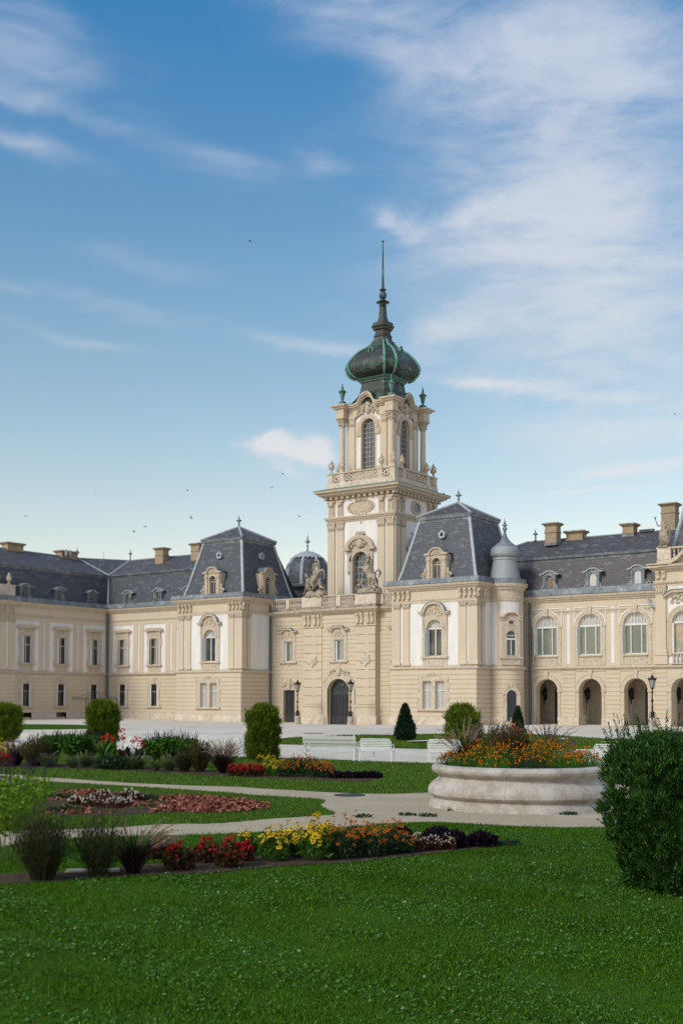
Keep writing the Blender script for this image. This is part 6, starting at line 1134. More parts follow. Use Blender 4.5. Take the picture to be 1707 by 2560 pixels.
def salvia(name, label, X, Y, rad, h, nl=900, ns=26, group=None, leaf=.055, lm='salg', bare=.35, sp=.2):
    root = proot(name, label, 'flowering plant', X, Y, group); sc = max(1, Y/22); lb = LB(); ns2 = 22; B = base_disc(ns2, rad*.3); D = B.copy(); D[:, 2] = 0; D = D/max(rad, .1)*.9; D[:, 2] = 1; D = nrm(D+rng.normal(size=B.shape)*.1); pts = strips(lb, B, D, h*.8, .006*sc, 0.02, 0, 3)
    leafpart('stems', root, lb, ['stem']); lb = LB(); t = rng.random(nl)**.7; zz = h*(bare+(.84-bare)*t); rr_ = rad*(.35+.65*np.sin(np.clip(t, 0, 1)*PI*.62))*np.sqrt(rng.random(nl)); a = rng.random(nl)*2*PI; P = np.stack([rr_*np.cos(a), rr_*np.sin(a), zz], 1); D = rndir(nl, .15, .7); leafq(P, D, leaf*sc**.5*(.6+.8*rng.random(nl)), leaf*.33*sc**.5, lb); leafpart('leaves', root, lb, [lm])
    lb = LB(); a = rng.random(ns)*2*PI; q = rad*.95*np.sqrt(rng.random(ns)); B = np.stack([q*np.cos(a), q*np.sin(a), h*(.70+.12*rng.random(ns))], 1); D = nrm(np.stack([np.cos(a)*q/rad*.4+rng.normal(size=ns)*.15, np.sin(a)*q/rad*.4+rng.normal(size=ns)*.15, np.ones(ns)], 1)); L = sp*(.7+.7*rng.random(ns)); strips(lb, B, D, L, .003*sc, 0, 0, 2)
    for j in range(34): t = .2+.8*rng.random(ns); P = B+D*(L*t)[:, None]; leafq(P, nrm(D*.3+rng.normal(size=(ns, 3))*.8), .022*(1.4-.8*t)*sc**.6, .006*sc**.6, lb)
    leafpart('flower_spikes', root, lb, ['purple']); return root
def clump(name, label, cat, X, Y, rad, h, leafm, fm, nl=420, L=.07, w=.022, nf=40, fr=.03, style='pom', group=None, petals=9, tall=0, centre='core'):
    root = proot(name, label, cat, X, Y, group); lb = LB(); a = rng.random(nl)*2*PI; q = np.sqrt(rng.random(nl)); hz = h*(.12+.80*rng.random(nl)*(1-.45*q**2)); P = np.stack([rad*q*np.cos(a), rad*q*np.sin(a), hz], 1); D = nrm(np.stack([np.cos(a)*q*.8, np.sin(a)*q*.8, np.full(nl, .5)], 1)+rng.normal(size=(nl, 3))*.45); leafq(P-D*L*.5, D, L*(.6+.7*rng.random(nl)), w, lb)
    B = base_disc(14, rad*.4); Ds = nrm(B*np.array([1, 1, 0])/max(rad, .1)*1.2+np.array([0, 0, 1])); strips(lb, B, Ds, h*.7, .005, 0, 0, 2); leafpart('leaves', root, lb, [leafm])
    if nf:
        lb = LB(); a = rng.random(nf)*2*PI; q = np.sqrt(rng.random(nf)); hz = h*(1.0-.5*q**2)*(.82+.26*rng.random(nf))+tall*rng.random(nf)**3; P = np.stack([rad*1.02*q*np.cos(a), rad*1.02*q*np.sin(a), hz], 1); Nn = nrm(np.stack([np.cos(a)*q*.6+sd[0]*.2, np.sin(a)*q*.6+sd[1]*.2, np.full(nf, .7)], 1)+rng.normal(size=(nf, 3))*.25)
        if style == 'daisy': daisies(lb, P, Nn, fr*(.8+.4*rng.random(nf)), 0, 1, petals); bs = P*np.array([.7, .7, 0])+np.array([0, 0, .05]); dd = P-bs; strips(lb, bs, nrm(dd), np.linalg.norm(dd, axis=1), .003, 0, 2, 1); mats = [fm, centre, 'stem']
        else: pom(lb, P, fr*(.8+.4*rng.random(nf)), 0); mats = [fm]
        leafpart('flowers', root, lb, mats)
    return root
def bx_at(px, Y): return (px-853.5)/2883*Y
# ---- front bed
salvia('salvia', 'tall bright green salvia with dark purple spikes at the left edge of the front bed', bx_at(18, 15.6), 15.6, .62, 1.36, nl=2600, ns=44, leaf=.055, bare=.28, sp=.42)
feathery('feathery_bush', 'darkest feathery bush, left of the two in the front bed', bx_at(112, 14.05), 14.05, .44, .84, 'feather', 330)
feathery('feathery_bush', 'feathery green bush with open base, between the darkest bush and the purple grass', bx_at(252, 14.35), 14.35, .40, .76, 'feather', 170)
fountain('fountain_grass', 'dark purple grass with arching pale plumes in the front bed', bx_at(338, 14.6), 14.6, .3, .66, 420, 26, lean=(.36, .25))
fb = [(408, 15.9, .19, .34), (452, 14.9, .19, .36), (520, 15.6, .17, .34), (577, 15.15, .19, .42), (618, 15.7, .09, .3)]
lbs = ['tall bronze-leaved red begonia touching the purple grass', 'round bronze-leaved red begonia at the front, right of the purple grass', 'greenish red begonia left of the tallest bronze begonia', 'tallest bronze begonia with few red flowers, before the yellow coneflowers', 'small bright red begonia beside the first yellow coneflowers']
for (px, Y, r, h), l_ in zip(fb, lbs): clump('red_begonia', l_, 'begonia', bx_at(px, Y), Y, r, h, 'bronze', 'red', nl=330, L=.085, w=.028, nf=26, fr=.032, group='red begonias in the front bed')
yb = [(620, 16.3, .14, .36, 9), (687, 15.75, .19, .44, 30), (735, 16.2, .17, .42, 20), (788, 15.85, .25, .52, 42), (825, 16.1, .17, .52, 26)]
lbs = ['sparse withered yellow coneflower behind the bright red begonia', 'yellow coneflower clump with dark centres at the left of the yellow flowers', 'small yellow coneflower clump second from the left', 'densest yellow coneflower clump above broad green leaves', 'yellow coneflower clump merging into the orange flowers']
for (px, Y, r, h, nf), l_ in zip(yb, lbs): clump('yellow_coneflower', l_, 'coneflower', bx_at(px, Y), Y, r, h, 'leafg', 'yellow', nl=330, L=.09, w=.02, nf=nf*2, fr=.042, style='daisy', petals=10, tall=.14, group='yellow coneflowers in the front bed')
for (px, Y, r, h), l_ in zip([(850, 15.95, .21, .46), (888, 16.2, .24, .50), (925, 16.2, .22, .40), (966, 16.5, .23, .40), (1003, 16.6, .2, .34)], ['orange zinnia clump next to the yellow coneflowers', 'tall orange zinnia clump with flowers on long stems', 'orange zinnia clump in the middle of the front bed', 'orange zinnia clump left of the dark purple basil', 'low orange zinnia clump beside the white begonias']):
    clump('orange_zinnia', l_, 'zinnia', bx_at(px, Y), Y, r, h, 'leafd', 'orange', nl=430, L=.075, w=.014, nf=46, fr=.032, style='daisy', petals=8, tall=.22, group='orange zinnias in the front bed')
for (px, Y, r, h), l_ in zip([(1003, 17.3, .19, .34), (1095, 17.2, .24, .36), (1132, 17.2, .2, .30), (1203, 17.4, .22, .25)], ['dark purple basil behind the orange zinnias', 'tallest dark purple basil behind the white begonias', 'dark purple basil at the right end of the white begonias', 'lone low dark purple basil at the right tip of the front bed']):
    clump('purple_basil', l_, 'basil', bx_at(px, Y), Y, r, h, 'basil', None, nl=900, L=.085, w=.022, nf=0, group='dark basil plants in the front bed')
for (px, Y, r, h), l_ in zip([(1008, 16.75, .12, .26), (1045, 16.8, .15, .27), (1083, 16.9, .12, .25), (1118, 17.0, .12, .24)], ['white begonia half hidden by orange zinnias', 'widest white begonia with brown leaves', 'white begonia third from the left, in front of the basil', 'rightmost white begonia with brown leaves']):
    clump('white_begonia', l_, 'begonia', bx_at(px, Y), Y, r, h, 'brown', 'whitef', nl=260, L=.055, w=.018, nf=42, fr=.017, group='white begonias in the front bed')
clump('low_weed', 'low dark green weed at the right tip of the front bed', 'weed', bx_at(1262, 17.6), 17.6, .24, .08, 'leafd', None, nl=220, nf=0, L=.06)
# ---- red-bark bed on the left
wb = [(198, 24.0, .2, .22), (235, 23.6, .22, .24), (262, 24.6, .22, .28), (285, 23.3, .24, .24), (312, 23.6, .2, .22), (325, 25.2, .22, .26), (343, 24.8, .16, .22), (45, 25.8, .3, .5)]
wl = ['leftmost white flowers of the low row in the red bark', 'white flower clump second in the low row', 'taller round white flower clump with dark leaves in the low row', 'white flower clump at the front of the low row', 'white flower clump right of the front one in the low row', 'white flower clump at the back right of the low row', 'small white flower clump ending the low row on the right', 'white flowers seen behind the tall bright green salvia']
for (px, Y, r, h), l_ in zip(wb, wl): clump('white_begonia', l_, 'begonia', bx_at(px, Y), Y, r, h, 'brown', 'whitef', nl=220, L=.06, w=.022, nf=30, fr=.024, group='white flowers in the red bark bed')
for (px, Y, r), l_ in zip([(150, 25.5, .4), (372, 25.2, .26), (170, 22.6, .35)], ['low bluish plant at the left of the red bark bed', 'small bluish plant right of the white flowers', 'low dark plant at the front of the red bark bed']): clump('low_plant', l_, 'plant', bx_at(px, Y), Y, r, .14, 'leafd', None, nl=260, nf=0, L=.07, group='low plants in the red bark bed')
# ---- back bed
clump('yellow_coneflower', 'yellow flowers at the left end of the back bed', 'coneflower', bx_at(8, 39), 39, .42, .85, 'leafg', 'yellow', nl=260, L=.1, w=.03, nf=110, fr=.06, style='daisy', petals=6)
clump('red_begonia', 'red flowers at the left end of the back bed', 'begonia', bx_at(5, 37.6), 37.6, .42, .45, 'bronze', 'red', nl=260, L=.1, w=.035, nf=60, fr=.05)
fountain('fountain_grass', 'purple plumed grass at the left end of the back bed', bx_at(45, 38), 38, .35, .75, 330, 34, pm='plumed')
feathery('feathery_bush', 'wide reddish feathery bush left of the first salvias in the back bed', bx_at(92, 37.6), 37.6, .56, .92, 'featherb', 380, dens=24)
for (px, Y, r, h), l_ in zip([(138, 38.0, .42, 1.15), (182, 37.8, .45, 1.2), (226, 38.3, .36, 1.1)], ['purple spiked salvia right of the wide feathery bush', 'purple spiked salvia in the middle of the left group', 'purple spiked salvia nearest the left clipped conifer']): salvia('salvia', l_, bx_at(px, Y), Y, r, h, nl=1500, leaf=.075, ns=24, group='salvias in the back bed', sp=.26, bare=.3, lm='leafg')
fountain('grass_tuft', 'low green grass tuft under the left salvias', bx_at(185, 36.6), 36.6, .4, .45, 300, 3, matk='tuft'); fountain('grass_tuft', 'low green grass tuft left of the second group of salvias', bx_at(352, 36.2), 36.2, .35, .45, 300, 3, matk='tuft'); fountain('grass_tuft', 'low green grass tuft in front of the second group of salvias', bx_at(392, 35.4), 35.4, .3, .35, 260, 2, matk='tuft')
for px, Y, l_ in ((218, 37.2, 'green grass tuft right under the salvias nearest the left conifer'), (330, 36.0, 'green grass tuft between the two dark-leaved cannas'), (425, 35.3, 'green grass tuft in front of the tallest second-group salvia'), (120, 37.0, 'green grass tuft at the right foot of the wide feathery bush')): fountain('grass_tuft', l_, bx_at(px, Y), Y, .42, .5, 380, 3, matk='tuft')
def canna(label, X, Y, h, nl, heads, leafm, group, fl='red'):
    root = proot('canna', label, 'canna', X, Y, group); lb = LB(); a = rng.random(nl)*2*PI; B = base_disc(nl, .12)+np.stack([np.zeros(nl), np.zeros(nl), .05+.35*h*rng.random(nl)], 1); s = .15+.55*rng.random(nl); D = nrm(np.stack([np.cos(a)*s, np.sin(a)*s, np.ones(nl)], 1)); L = h*(.35+.25*rng.random(nl)); p = B; d = D; sd_ = nrm(np.cross(D, rng.normal(size=(nl, 3)))); prof = [.3, .9, 1, .65, .02]
    for k in range(4):
        q = p+d*(L/4)[:, None]; lb.add(np.stack([p-sd_*.06*prof[k], p+sd_*.06*prof[k], q+sd_*.06*prof[k+1], q-sd_*.06*prof[k+1]], 1), 4); p = q; d = nrm(d-np.array([0, 0, .22]))
    st = np.array([[q[0], q[1], 0.] for q in heads]); strips(lb, st*np.array([.5, .5, 0]), nrm(np.array([[q[0]*.5, q[1]*.5, q[2]] for q in heads])), np.array([q[2] for q in heads]), .012, 0, 1, 2); leafpart('leaves', root, lb, [leafm, 'stem'])
    lb = LB()
    for q in heads: P = np.array(q)+rng.normal(size=(20, 3))*np.array([.05, .05, .05]); leafq(P, rndir(20, .5), .07, .028, lb)
    leafpart('flowers', root, lb, [fl])
canna('bright green canna with red flower heads in front of the clipped conifer', bx_at(262, 37), 37, 1.3, 34, [(-.3, .1, .72), (.1, 0, 1.02), (.28, .1, .98), (.05, .05, .92)], 'canna', 'cannas in the back bed')
canna('dark-leaved canna with tall red flower stalk right of the bright green canna', bx_at(310, 36.8), 36.8, .95, 22, [(0, 0, 1.2), (.02, 0, .97), (-.03, .02, .9)], 'burg', 'cannas in the back bed')
canna('dark-leaved canna with three round red heads left of the long bench', bx_at(345, 36.6), 36.6, .85, 20, [(-.16, 0, .85), (.0, 0, .93), (.16, .02, .85), (.2, 0, .8)], 'leafd', 'cannas in the back bed')
clump('green_bush', 'dark green bush around the feet of the cannas', 'bush', bx_at(285, 36.2), 36.2, .62, .5, 'leafd', None, nl=700, nf=0, L=.16, w=.04)
for (px, Y, r, h), l_ in zip([(388, 36.8, .38, 1.05), (425, 36.6, .42, 1.15), (468, 36.4, .36, 1.08)], ['purple spiked salvia at the left of the second group', 'tallest purple spiked salvia of the second group', 'purple spiked salvia at the right of the second group']): salvia('salvia', l_, bx_at(px, Y), Y, r, h, nl=1400, leaf=.075, ns=32, group='salvias in the back bed', sp=.3, bare=.32, lm='leafg')
feathery('feathery_bush', 'low dark feathery bush under the second group of salvias', bx_at(462, 34.9), 34.9, .36, .58, 'feather', 260); feathery('feathery_bush', 'brownish feathery bush left of the pale plumed grass in the back bed', bx_at(502, 34.9), 34.9, .42, .88, 'featherb', 330, dens=24)
fountain('fountain_grass', 'dark purple grass with pale plumes in the back bed, before the barrel conifer', bx_at(560, 34.2), 34.2, .42, .84, 620, 70)
for (px, Y, r, h), l_ in zip([(583, 33.1, .17, .38), (605, 32.9, .18, .38), (628, 32.8, .18, .40), (648, 32.9, .16, .38)], ['pinkish red begonia nearest the plumed grass', 'red begonia second from the plumed grass', 'red begonia third from the plumed grass', 'red begonia touching the yellow flowers in the back bed']): clump('red_begonia', l_, 'begonia', bx_at(px, Y), Y, r, h, 'bronze', 'red', nl=240, L=.08, w=.03, nf=46, fr=.035, group='red begonias in the back bed')
for (px, Y, r, h), l_ in zip([(676, 33.4, .26, .62), (700, 33.0, .22, .52)], ['tall bright yellow flowers right of the red begonias', 'low yellow flowers mixed with orange in the back bed']): clump('yellow_coneflower', l_, 'coneflower', bx_at(px, Y), Y, r, h, 'leafg', 'yellow', nl=260, L=.09, w=.03, nf=60, fr=.045, style='daisy', petals=6, group='yellow flowers in the back bed')
for (px, Y, r, h), l_ in zip([(715, 32.8, .26, .5), (742, 33.0, .28, .66), (765, 33.0, .28, .66), (786, 32.6, .26, .55), (808, 32.5, .25, .48), (824, 32.4, .2, .4)], ['orange flowers mixed with the yellow ones', 'tall orange flowers with red tops on the left', 'tallest orange flowers in the back bed', 'dense orange flowers right of the tallest ones', 'rounded orange clump before the dark basil', 'small orange clump touching the dark basil']):
    clump('orange_zinnia', l_, 'zinnia', bx_at(px, Y), Y, r, h, 'leafd', 'orange', nl=320, L=.08, w=.02, nf=62, fr=.038, style='daisy', petals=6, tall=.06, group='orange flowers in the back bed')
for px, l_ in zip((843, 866, 890, 914, 936), ('leftmost dark basil of the low row, next to the orange flowers', 'second dark basil of the low row in the back bed', 'middle dark basil of the low row in the back bed', 'fourth dark basil of the low row in the back bed', 'dark basil at the right tip of the back bed')): clump('purple_basil', l_, 'basil', bx_at(px, 32.3), 32.3, .22, .22, 'basil', None, nl=420, nf=0, L=.1, w=.03, group='dark basil plants in the back bed')
clump('orange_lily', 'small yellow-orange flowering plant at the foot of the barrel conifer', 'plant', bx_at(653, 39.6), 39.6, .14, .34, 'leafd', 'yellow', nl=90, nf=16, fr=.05)
# ================================================================== STONE PLANTER
PXC, PYC = 3.71, 24.1; x, y = W(PXC, PYC)
M['planter'] = mat('travertine', (.48, .425, .365), .85, var=(.29, .245, .20), vscale=3.6, var2=(.58, .545, .50), v2scale=1.1, bump=.9, bscale=26)
pt_ = M['planter'].node_tree; po_ = pt_.nodes.new('ShaderNodeTexCoord'); ps_ = pt_.nodes.new('ShaderNodeSeparateXYZ'); pt_.links.new(po_.outputs['Object'], ps_.inputs[0])
def pm_(op, a, b=None):
    n_ = pt_.nodes.new('ShaderNodeMath'); n_.operation = op
    for i_, q_ in enumerate((a, b)):
        if q_ is None: continue
        if isinstance(q_, (int, float)): n_.inputs[i_].default_value = q_
        else: pt_.links.new(q_, n_.inputs[i_])
    return n_.outputs[0]
jt = pm_('GREATER_THAN', pm_('ABSOLUTE', pm_('SINE', pm_('MULTIPLY', pm_('ARCTAN2', ps_.outputs[1], ps_.outputs[0]), 5))), .02)
pb_ = pt_.nodes['Principled BSDF']; old_ = pb_.inputs['Base Color'].links[0].from_socket; px_ = pt_.nodes.new('ShaderNodeMixRGB'); pt_.links.new(jt, px_.inputs[0]); px_.inputs[1].default_value = (.36, .30, .25, 1); pt_.links.new(old_, px_.inputs[2]); pt_.links.new(px_.outputs[0], pb_.inputs['Base Color'])
pl = thing('stone_planter', 'large round moulded stone planter full of orange marigolds', 'planter', (x, y, 0))
prof = [(1.94, -.05), (1.96, .0), (1.95, .08), (1.92, .14), (1.87, .175), (1.84, .20), (1.85, .225), (1.92, .24), (1.965, .28), (1.975, .34), (1.96, .41), (1.91, .48), (1.83, .54), (1.765, .59), (1.73, .64), (1.73, .668), (1.79, .672), (1.79, .695), (1.83, .70), (1.87, .725), (1.895, .76), (1.90, .80), (1.88, .85), (1.82, .88), (1.74, .885), (1.66, .87), (1.64, .80)]
m = MB(); m.lathe([(r*.965, z*.985) for r, z in prof], 0, 0, 0, 96); me = autosmooth(m.mesh('basin', 'planter'), 28)
put('basin', me, pl, (0, 0, 0), 0, local=True)
m = MB(); m.lathe([(1.6, .70), (1.6, .78)], 0, 0, 0, 48); put('soil', m.mesh('soil', 'soil'), pl, (0, 0, 0), 0, local=True)
CLK = ['twelve', 'one', 'two', 'three', 'four', 'five', 'six', 'seven', 'eight', 'nine', 'ten', 'eleven']
for ring, rr_, h, txt in ((1.40, .33, .42, 'orange marigolds on the planter rim at %s o\'clock, the near side being six'), (.98, .33, .60, 'orange marigolds halfway to the planter middle at %s o\'clock, near side being six'), (.50, .32, .70, 'orange marigolds close to the planter middle at %s o\'clock, near side being six')):
    for k in range(12 if ring > .6 else 6):
        kk = k if ring > .6 else 2*k+1; a = PI/2-kk*PI/6+(.0 if ring > 1.2 else .02); r = clump('marigold', txt % CLK[kk % 12], 'marigold', PXC+ring*math.cos(a), PYC+ring*math.sin(a), rr_, h*(.9+.2*rng.random()), 'leafg' if k % 3 else 'leafd', 'marig', nl=640, L=.06, w=.008, nf=44, fr=.022, group='marigolds filling the stone planter'); r.location.z = .74
for dx, dy, h, l_ in ((-.35, .2, .86, 'soft brownish feathery bush in the middle of the planter'), (.0, .5, .92, 'taller feathery bush behind the middle of the planter')):
    r = feathery('feathery_bush', l_, PXC+dx, PYC+dy, .38, h, 'featherb', 260); r.location.z = .76
for dx, dy, h, ln, l_ in ((-1.1, .3, .80, (-.2, -.05), 'grass with pale drooping plumes at the left of the planter'), (.62, .35, .82, (.26, .15), 'grass with purple plumes arching right over the planter'), (-.55, .9, .8, (0, 0), 'grass with thin purple plumes at the back of the planter')):
    r = fountain('fountain_grass', l_, PXC+dx, PYC+dy, .3, h, 240, 34, pm='plume' if dx < -.9 else 'plumed', lean=ln); r.location.z = .76
canna('pink-headed canna at the back of the planter', PXC+.02, PYC+1.0, .5, 8, [(-.06, 0, .86), (.08, 0, .84), (.14, 0, .80)], 'leafd', None, 'pink'); bpy.data.objects[[o.name for o in C.objects if o.name.startswith('canna')][-1]].location.z = .70
for px, py_, l_ in ((1137, 2024, 'dark weed at the foot of the planter, on the left'), (1068, 2039, 'thin weed on the gravel left of the planter'), (1418, 2034, 'small weed at the foot of the planter, on the right'), (1018, 2037, 'flat weed patch on the gravel left of the thin weed'), (908, 2041, 'pale weed on the gravel before the near lawn')):
    Y = 2.2*2883/(py_-1748.5); clump('low_weed', l_, 'weed', bx_at(px, Y), Y, .17, .07, 'leafd', None, nl=110, nf=0, L=.06, w=.012, group='weeds growing in the gravel')
# ================================================================== FURNITURE
M['bench'] = mat('white_bench_paint', (.84, .83, .80), .45, var=(.72, .71, .67), vscale=7)
def long_bench(label, X, Y, rot, w=1.95):
    x, y = W(X, Y); t = thing('park_bench', label, 'bench', (x, y, 0), 'white benches along the garden', YAW+rot)
    for k in range(3): z = .42+.0; m = MB(); m.box(-w/2, w/2, .05+.15*k, .17+.15*k, .42, .445); put('seat_slat', m.mesh('seat_slat', 'bench'), t, (0, 0, 0), 0, local=True)
    for k, (z0, z1) in enumerate(((.50, .60), (.625, .74), (.765, .90))):
        m = MB(); y0 = .0-.06*k; m.add([(-w/2, y0, z0), (w/2, y0, z0), (w/2, y0+.025, z0), (-w/2, y0+.025, z0), (-w/2, y0-.05, z1), (w/2, y0-.05, z1), (w/2, y0-.025, z1), (-w/2, y0-.025, z1)], [(0,1,2,3),(4,5,6,7),(0,1,5,4),(1,2,6,5),(2,3,7,6),(3,0,4,7)]); put('back_slat', m.mesh('back_slat', 'bench'), t, (0, 0, 0), 0, local=True)
    for s in (-1, 1):
        m = MB(); xx = s*(w/2-.06); m.tube([(xx, -.2, 0), (xx, -.05, .2), (xx, .03, .42), (xx, -.03, .6), (xx, -.14, .92), (xx, -.18, .94)], .022, seg=6); m.tube([(xx, .5, 0), (xx, .42, .15), (xx, .5, .3), (xx, .47, .42), (xx, .02, .41)], .02, seg=6); m.tube([(xx, .5, .42), (xx, .55, .62), (xx, .48, .66), (xx, .1, .64), (xx, -.04, .62)], .02, seg=6); m.tube([(xx, .0, .3), (xx, .2, .16), (xx, .35, .3), (xx, .2, .36), (xx, .12, .28)], .015, seg=5)
        put('end_frame', m.mesh('end_frame', 'bench'), t, (0, 0, 0), 0, local=True)
    return t
def short_bench(label, X, Y, rot, w=1.12):
    x, y = W(X, Y); t = thing('garden_chair', label, 'garden seat', (x, y, 0), 'white benches along the garden', YAW+rot)
    m = MB(); m.tube([(-w/2, .02, .40), (-w/2, -.06, .72), (-w/2+.06, -.09, .82), (w/2-.06, -.09, .82), (w/2, -.06, .72), (w/2, .02, .40)], .02, seg=6); m.tube([(-w/2, .02, .40), (w/2, .02, .40)], .02); put('back_frame', m.mesh('back_frame', 'bench'), t, (0, 0, 0), 0, local=True)
    for k in range(6): z = .46+.058*k; yq = .0-(z-.40)*.22; m = MB(); m.box(-w/2+.02, w/2-.02, yq-.008, yq+.008, z, z+.038); put('back_slat', m.mesh('back_slat', 'bench'), t, (0, 0, 0), 0, local=True)
    m = MB(); 
    for k in range(7): m.box(-w/2, w/2, .05+.065*k, .095+.065*k, .40, .42)
    put('seat', m.mesh('seat', 'bench'), t, (0, 0, 0), 0, local=True)
    for s in (-1, 1):
        m = MB(); m.tube([(s*w/2, -.06, 0), (s*w/2, .0, .40), (s*w/2, -.03, .62)], .018); m.tube([(s*w/2, .5, 0), (s*w/2, .5, .55), (s*w/2, .44, .61), (s*w/2, .0, .62)], .018); put('arm_frame', m.mesh('arm_frame', 'bench'), t, (0, 0, 0), 0, local=True)
    m = MB(); m.tube([(-.1, .2, 0), (-.1, .22, .40)], .018); put('leg', m.mesh('leg', 'bench'), t, (0, 0, 0), 0, local=True)
long_bench('long white slatted bench in the middle, right of the barrel conifer', -.42, 41.5, -.22); short_bench('white garden seat just right of the long middle bench', 1.2, 40.6, -.22)
short_bench('white garden seat between the planter and the ragged conifer', 3.55, 40.0, -.22); short_bench('white garden seat half hidden behind the big dark yew', 8.42, 36.0, -.12)
long_bench('white bench behind the second group of salvias', -6.35, 43.6, -.25); short_bench('white garden seat behind the red cannas', -7.75, 43.0, -.22, .8); short_bench('white garden seat behind the salvias, before the plumed grass', -5.25, 43.2, -.2, .62); short_bench('white garden seat behind the plumed grass', -4.15, 43.2, -.2, .78); short_bench('white garden seat peeping out left of the barrel conifer', -3.35, 44.2, -.2, .9)
long_bench('white bench behind the left group of salvias', -11.3, 46.3, -.25, 1.6); short_bench('white garden seat behind the purple plumes at the far left', -12.5, 46.4, -.2, .72)
def lamp(label, x, y, z, hgt=4.35):
    t = thing('street_lamp', label, 'street lamp', (x, y, z), 'black iron lamps on stone posts'); k = hgt/4.35
    m = MB(); m.lathe([(.36, 0), (.36, .08), (.31, .12), (.30, .72), (.26, .80), (.15, .83)], 0, 0, 0, 16); put('stone_post', m.mesh('stone_post', 'planter'), t, (0, 0, 0), 0, local=True)
    m = MB(); m.lathe([(.2, .8), (.22, .86), (.13, .92), (.19, 1.02), (.14, 1.12), (.17, 1.22), (.07, 1.32), (.06, 1.6), (.10, 1.68), (.055, 1.76), (.05, 2.05), (.10, 2.14), (.11, 2.22), (.05, 2.3), (.045, 2.75), (.09, 2.84), (.05, 2.92), (.05, 3.1), (.13, 3.16), (.08, 3.2)], 0, 0, 0, 12)
    for i in range(4):
        a = i*PI/2+.4; c, s = math.cos(a), math.sin(a); m.tube([(c*.1, s*.1, 1.3), (c*.24, s*.24, 1.12), (c*.27, s*.27, .95), (c*.2, s*.2, .86)], .03, 0, 5)
    put('pole', m.mesh('pole', 'iron'), t, (0, 0, 0), 0, local=True)
    m = MB(); N6 = 6; R0, R1 = .15, .30
    m.lathe([(.08, 3.18), (.17, 3.22), (.16, 3.26)], 0, 0, 0, 6); m.lathe([(.31, 3.86), (.36, 3.9), (.33, 3.96), (.2, 4.06), (.12, 4.12), (.14, 4.18), (.05, 4.24), (.06, 4.28), (.01, 4.40)], 0, 0, 0, 6)
    for i in range(N6):
        a = 2*PI*i/N6; c, s = math.cos(a), math.sin(a); m.tube([(c*R0, s*R0, 3.24), (c*R1, s*R1, 3.88)], .014, 0, 4); m.ball(c*.35, s*.35, 3.98, .03, .03, .07, 0, 6, 4); m.ball(c*.34, s*.34, 4.06, .02, .02, .04, 0, 6, 4)
    lt = put('lantern', m.mesh('lantern', 'iron'), t, (0, 0, 0), 0, local=True)
    m = MB(); m.lathe([(.14, 3.26), (.285, 3.86)], 0, 0, 0, 6); put('lamp_glass', m.mesh('lamp_glass', 'lampglass'), lt, (0, 0, 0), 0, local=True)
    t.scale = (k, k, k); return t
M['lampglass'] = mat('frosted_lamp_glass', (.36, .36, .34), .3, var=(.26, .26, .25), vscale=6)
lamp('black iron lamp between the side door and the arched gate', -68.8, 89.5, gz(-68.8, 89.5)); lamp('black iron lamp at the right edge of the arched gate', -62.5, 89.5, gz(-62.5, 89.5)); lamp('black iron lamp before the arcaded wing on the right', -33.4, 90.2, 0, 4.3)
for x, l_ in ((-46.6, 'black wall lantern inside the first arch, nearest the turret'), (-42.4, 'black wall lantern inside the second arch of the arcade'), (-38.25, 'black wall lantern inside the third arch of the arcade'), (-34.0, 'black wall lantern inside the arch at the right edge')):
    t = thing('wall_lantern', l_, 'lantern', (x, 98.5, 1.85), 'wall lanterns in the arcade'); m = MB(); m.lathe([(.02, 0), (.06, .08), (.05, .2), (.10, .45), (.13, .5), (.06, .58), (.2, .72), (.27, 1.1), (.3, 1.16), (.12, 1.3), (.04, 1.42), (.02, 1.5)], 0, -.42, 0, 8); put('lantern', m.mesh('lantern', 'iron'), t, (0, 0, 0), 0, local=True)
    m = MB(); m.tube([(0, 0, .9), (0, -.15, .55), (0, -.35, .35), (0, -.42, .5)], .04); m.tube([(0, 0, 1.3), (0, -.2, 1.5), (0, -.42, 1.45)], .03); m.box(-.08, .08, -.03, 0, .4, 1.4); put('bracket', m.mesh('bracket', 'iron'), t, (0, 0, 0), 0, local=True)
x, y = W(.19, 26.57); m = MB(); m.lathe([(.36, .0), (.36, .018), (.30, .02)], 0, 0, 0, 28); tag(put('manhole_cover', m.mesh('manhole_cover', 'iron'), None, (x, y, .004)), 'round dark manhole cover on the near gravel path', 'manhole cover')
for X, Y, l_ in ((-1.83, 75.0, 'narrow dark drain grate in the gravel left of the far lawn'), (-23.5, 108.0, 'narrow dark drain grate near the left pavilion wall')):
    x, y = W(X, Y); m = MB(); 
    for k in range(4): m.box(-.6, .6, -.24+.13*k, -.16+.13*k, .0, .02)
    m.box(-.64, .64, -.3, -.26, 0, .022); m.box(-.64, .64, .26, .3, 0, .022); tag(put('drain_grate', m.mesh('drain_grate', 'iron'), None, (x, y, .004), YAW), l_, 'drain')
x, y = W(-3.15, 14.75); m = MB(); m.taper(-.34, .34, -.10, .10, 0, .02, .008); tag(put('stone_slab', m.mesh('stone_slab', 'stat'), None, (x, y, .02), YAW+.12), 'flat pale stone slab lying between the two feathery bushes', 'stone slab')
t = thing('pergola_frame', 'thin black wire frame with arched top against the left wing', 'frame', (-99.2, 91, 0)); m = MB()
for yy in (88.9, 93.6):
    m = MB(); m.tube([(1.0, yy-91, 0), (1.0, yy-91, 2.3)], .035); put('post', m.mesh('post', 'iron'), t, (0, 0, 0), 0, local=True)
m = MB()
for xx in (-1.3, 1.0): m.tube([(xx, -2.1, 2.3), (xx, 2.6, 2.3)], .025); m.tube([(xx, -2.1, 2.12), (xx, 2.6, 2.12)], .018)
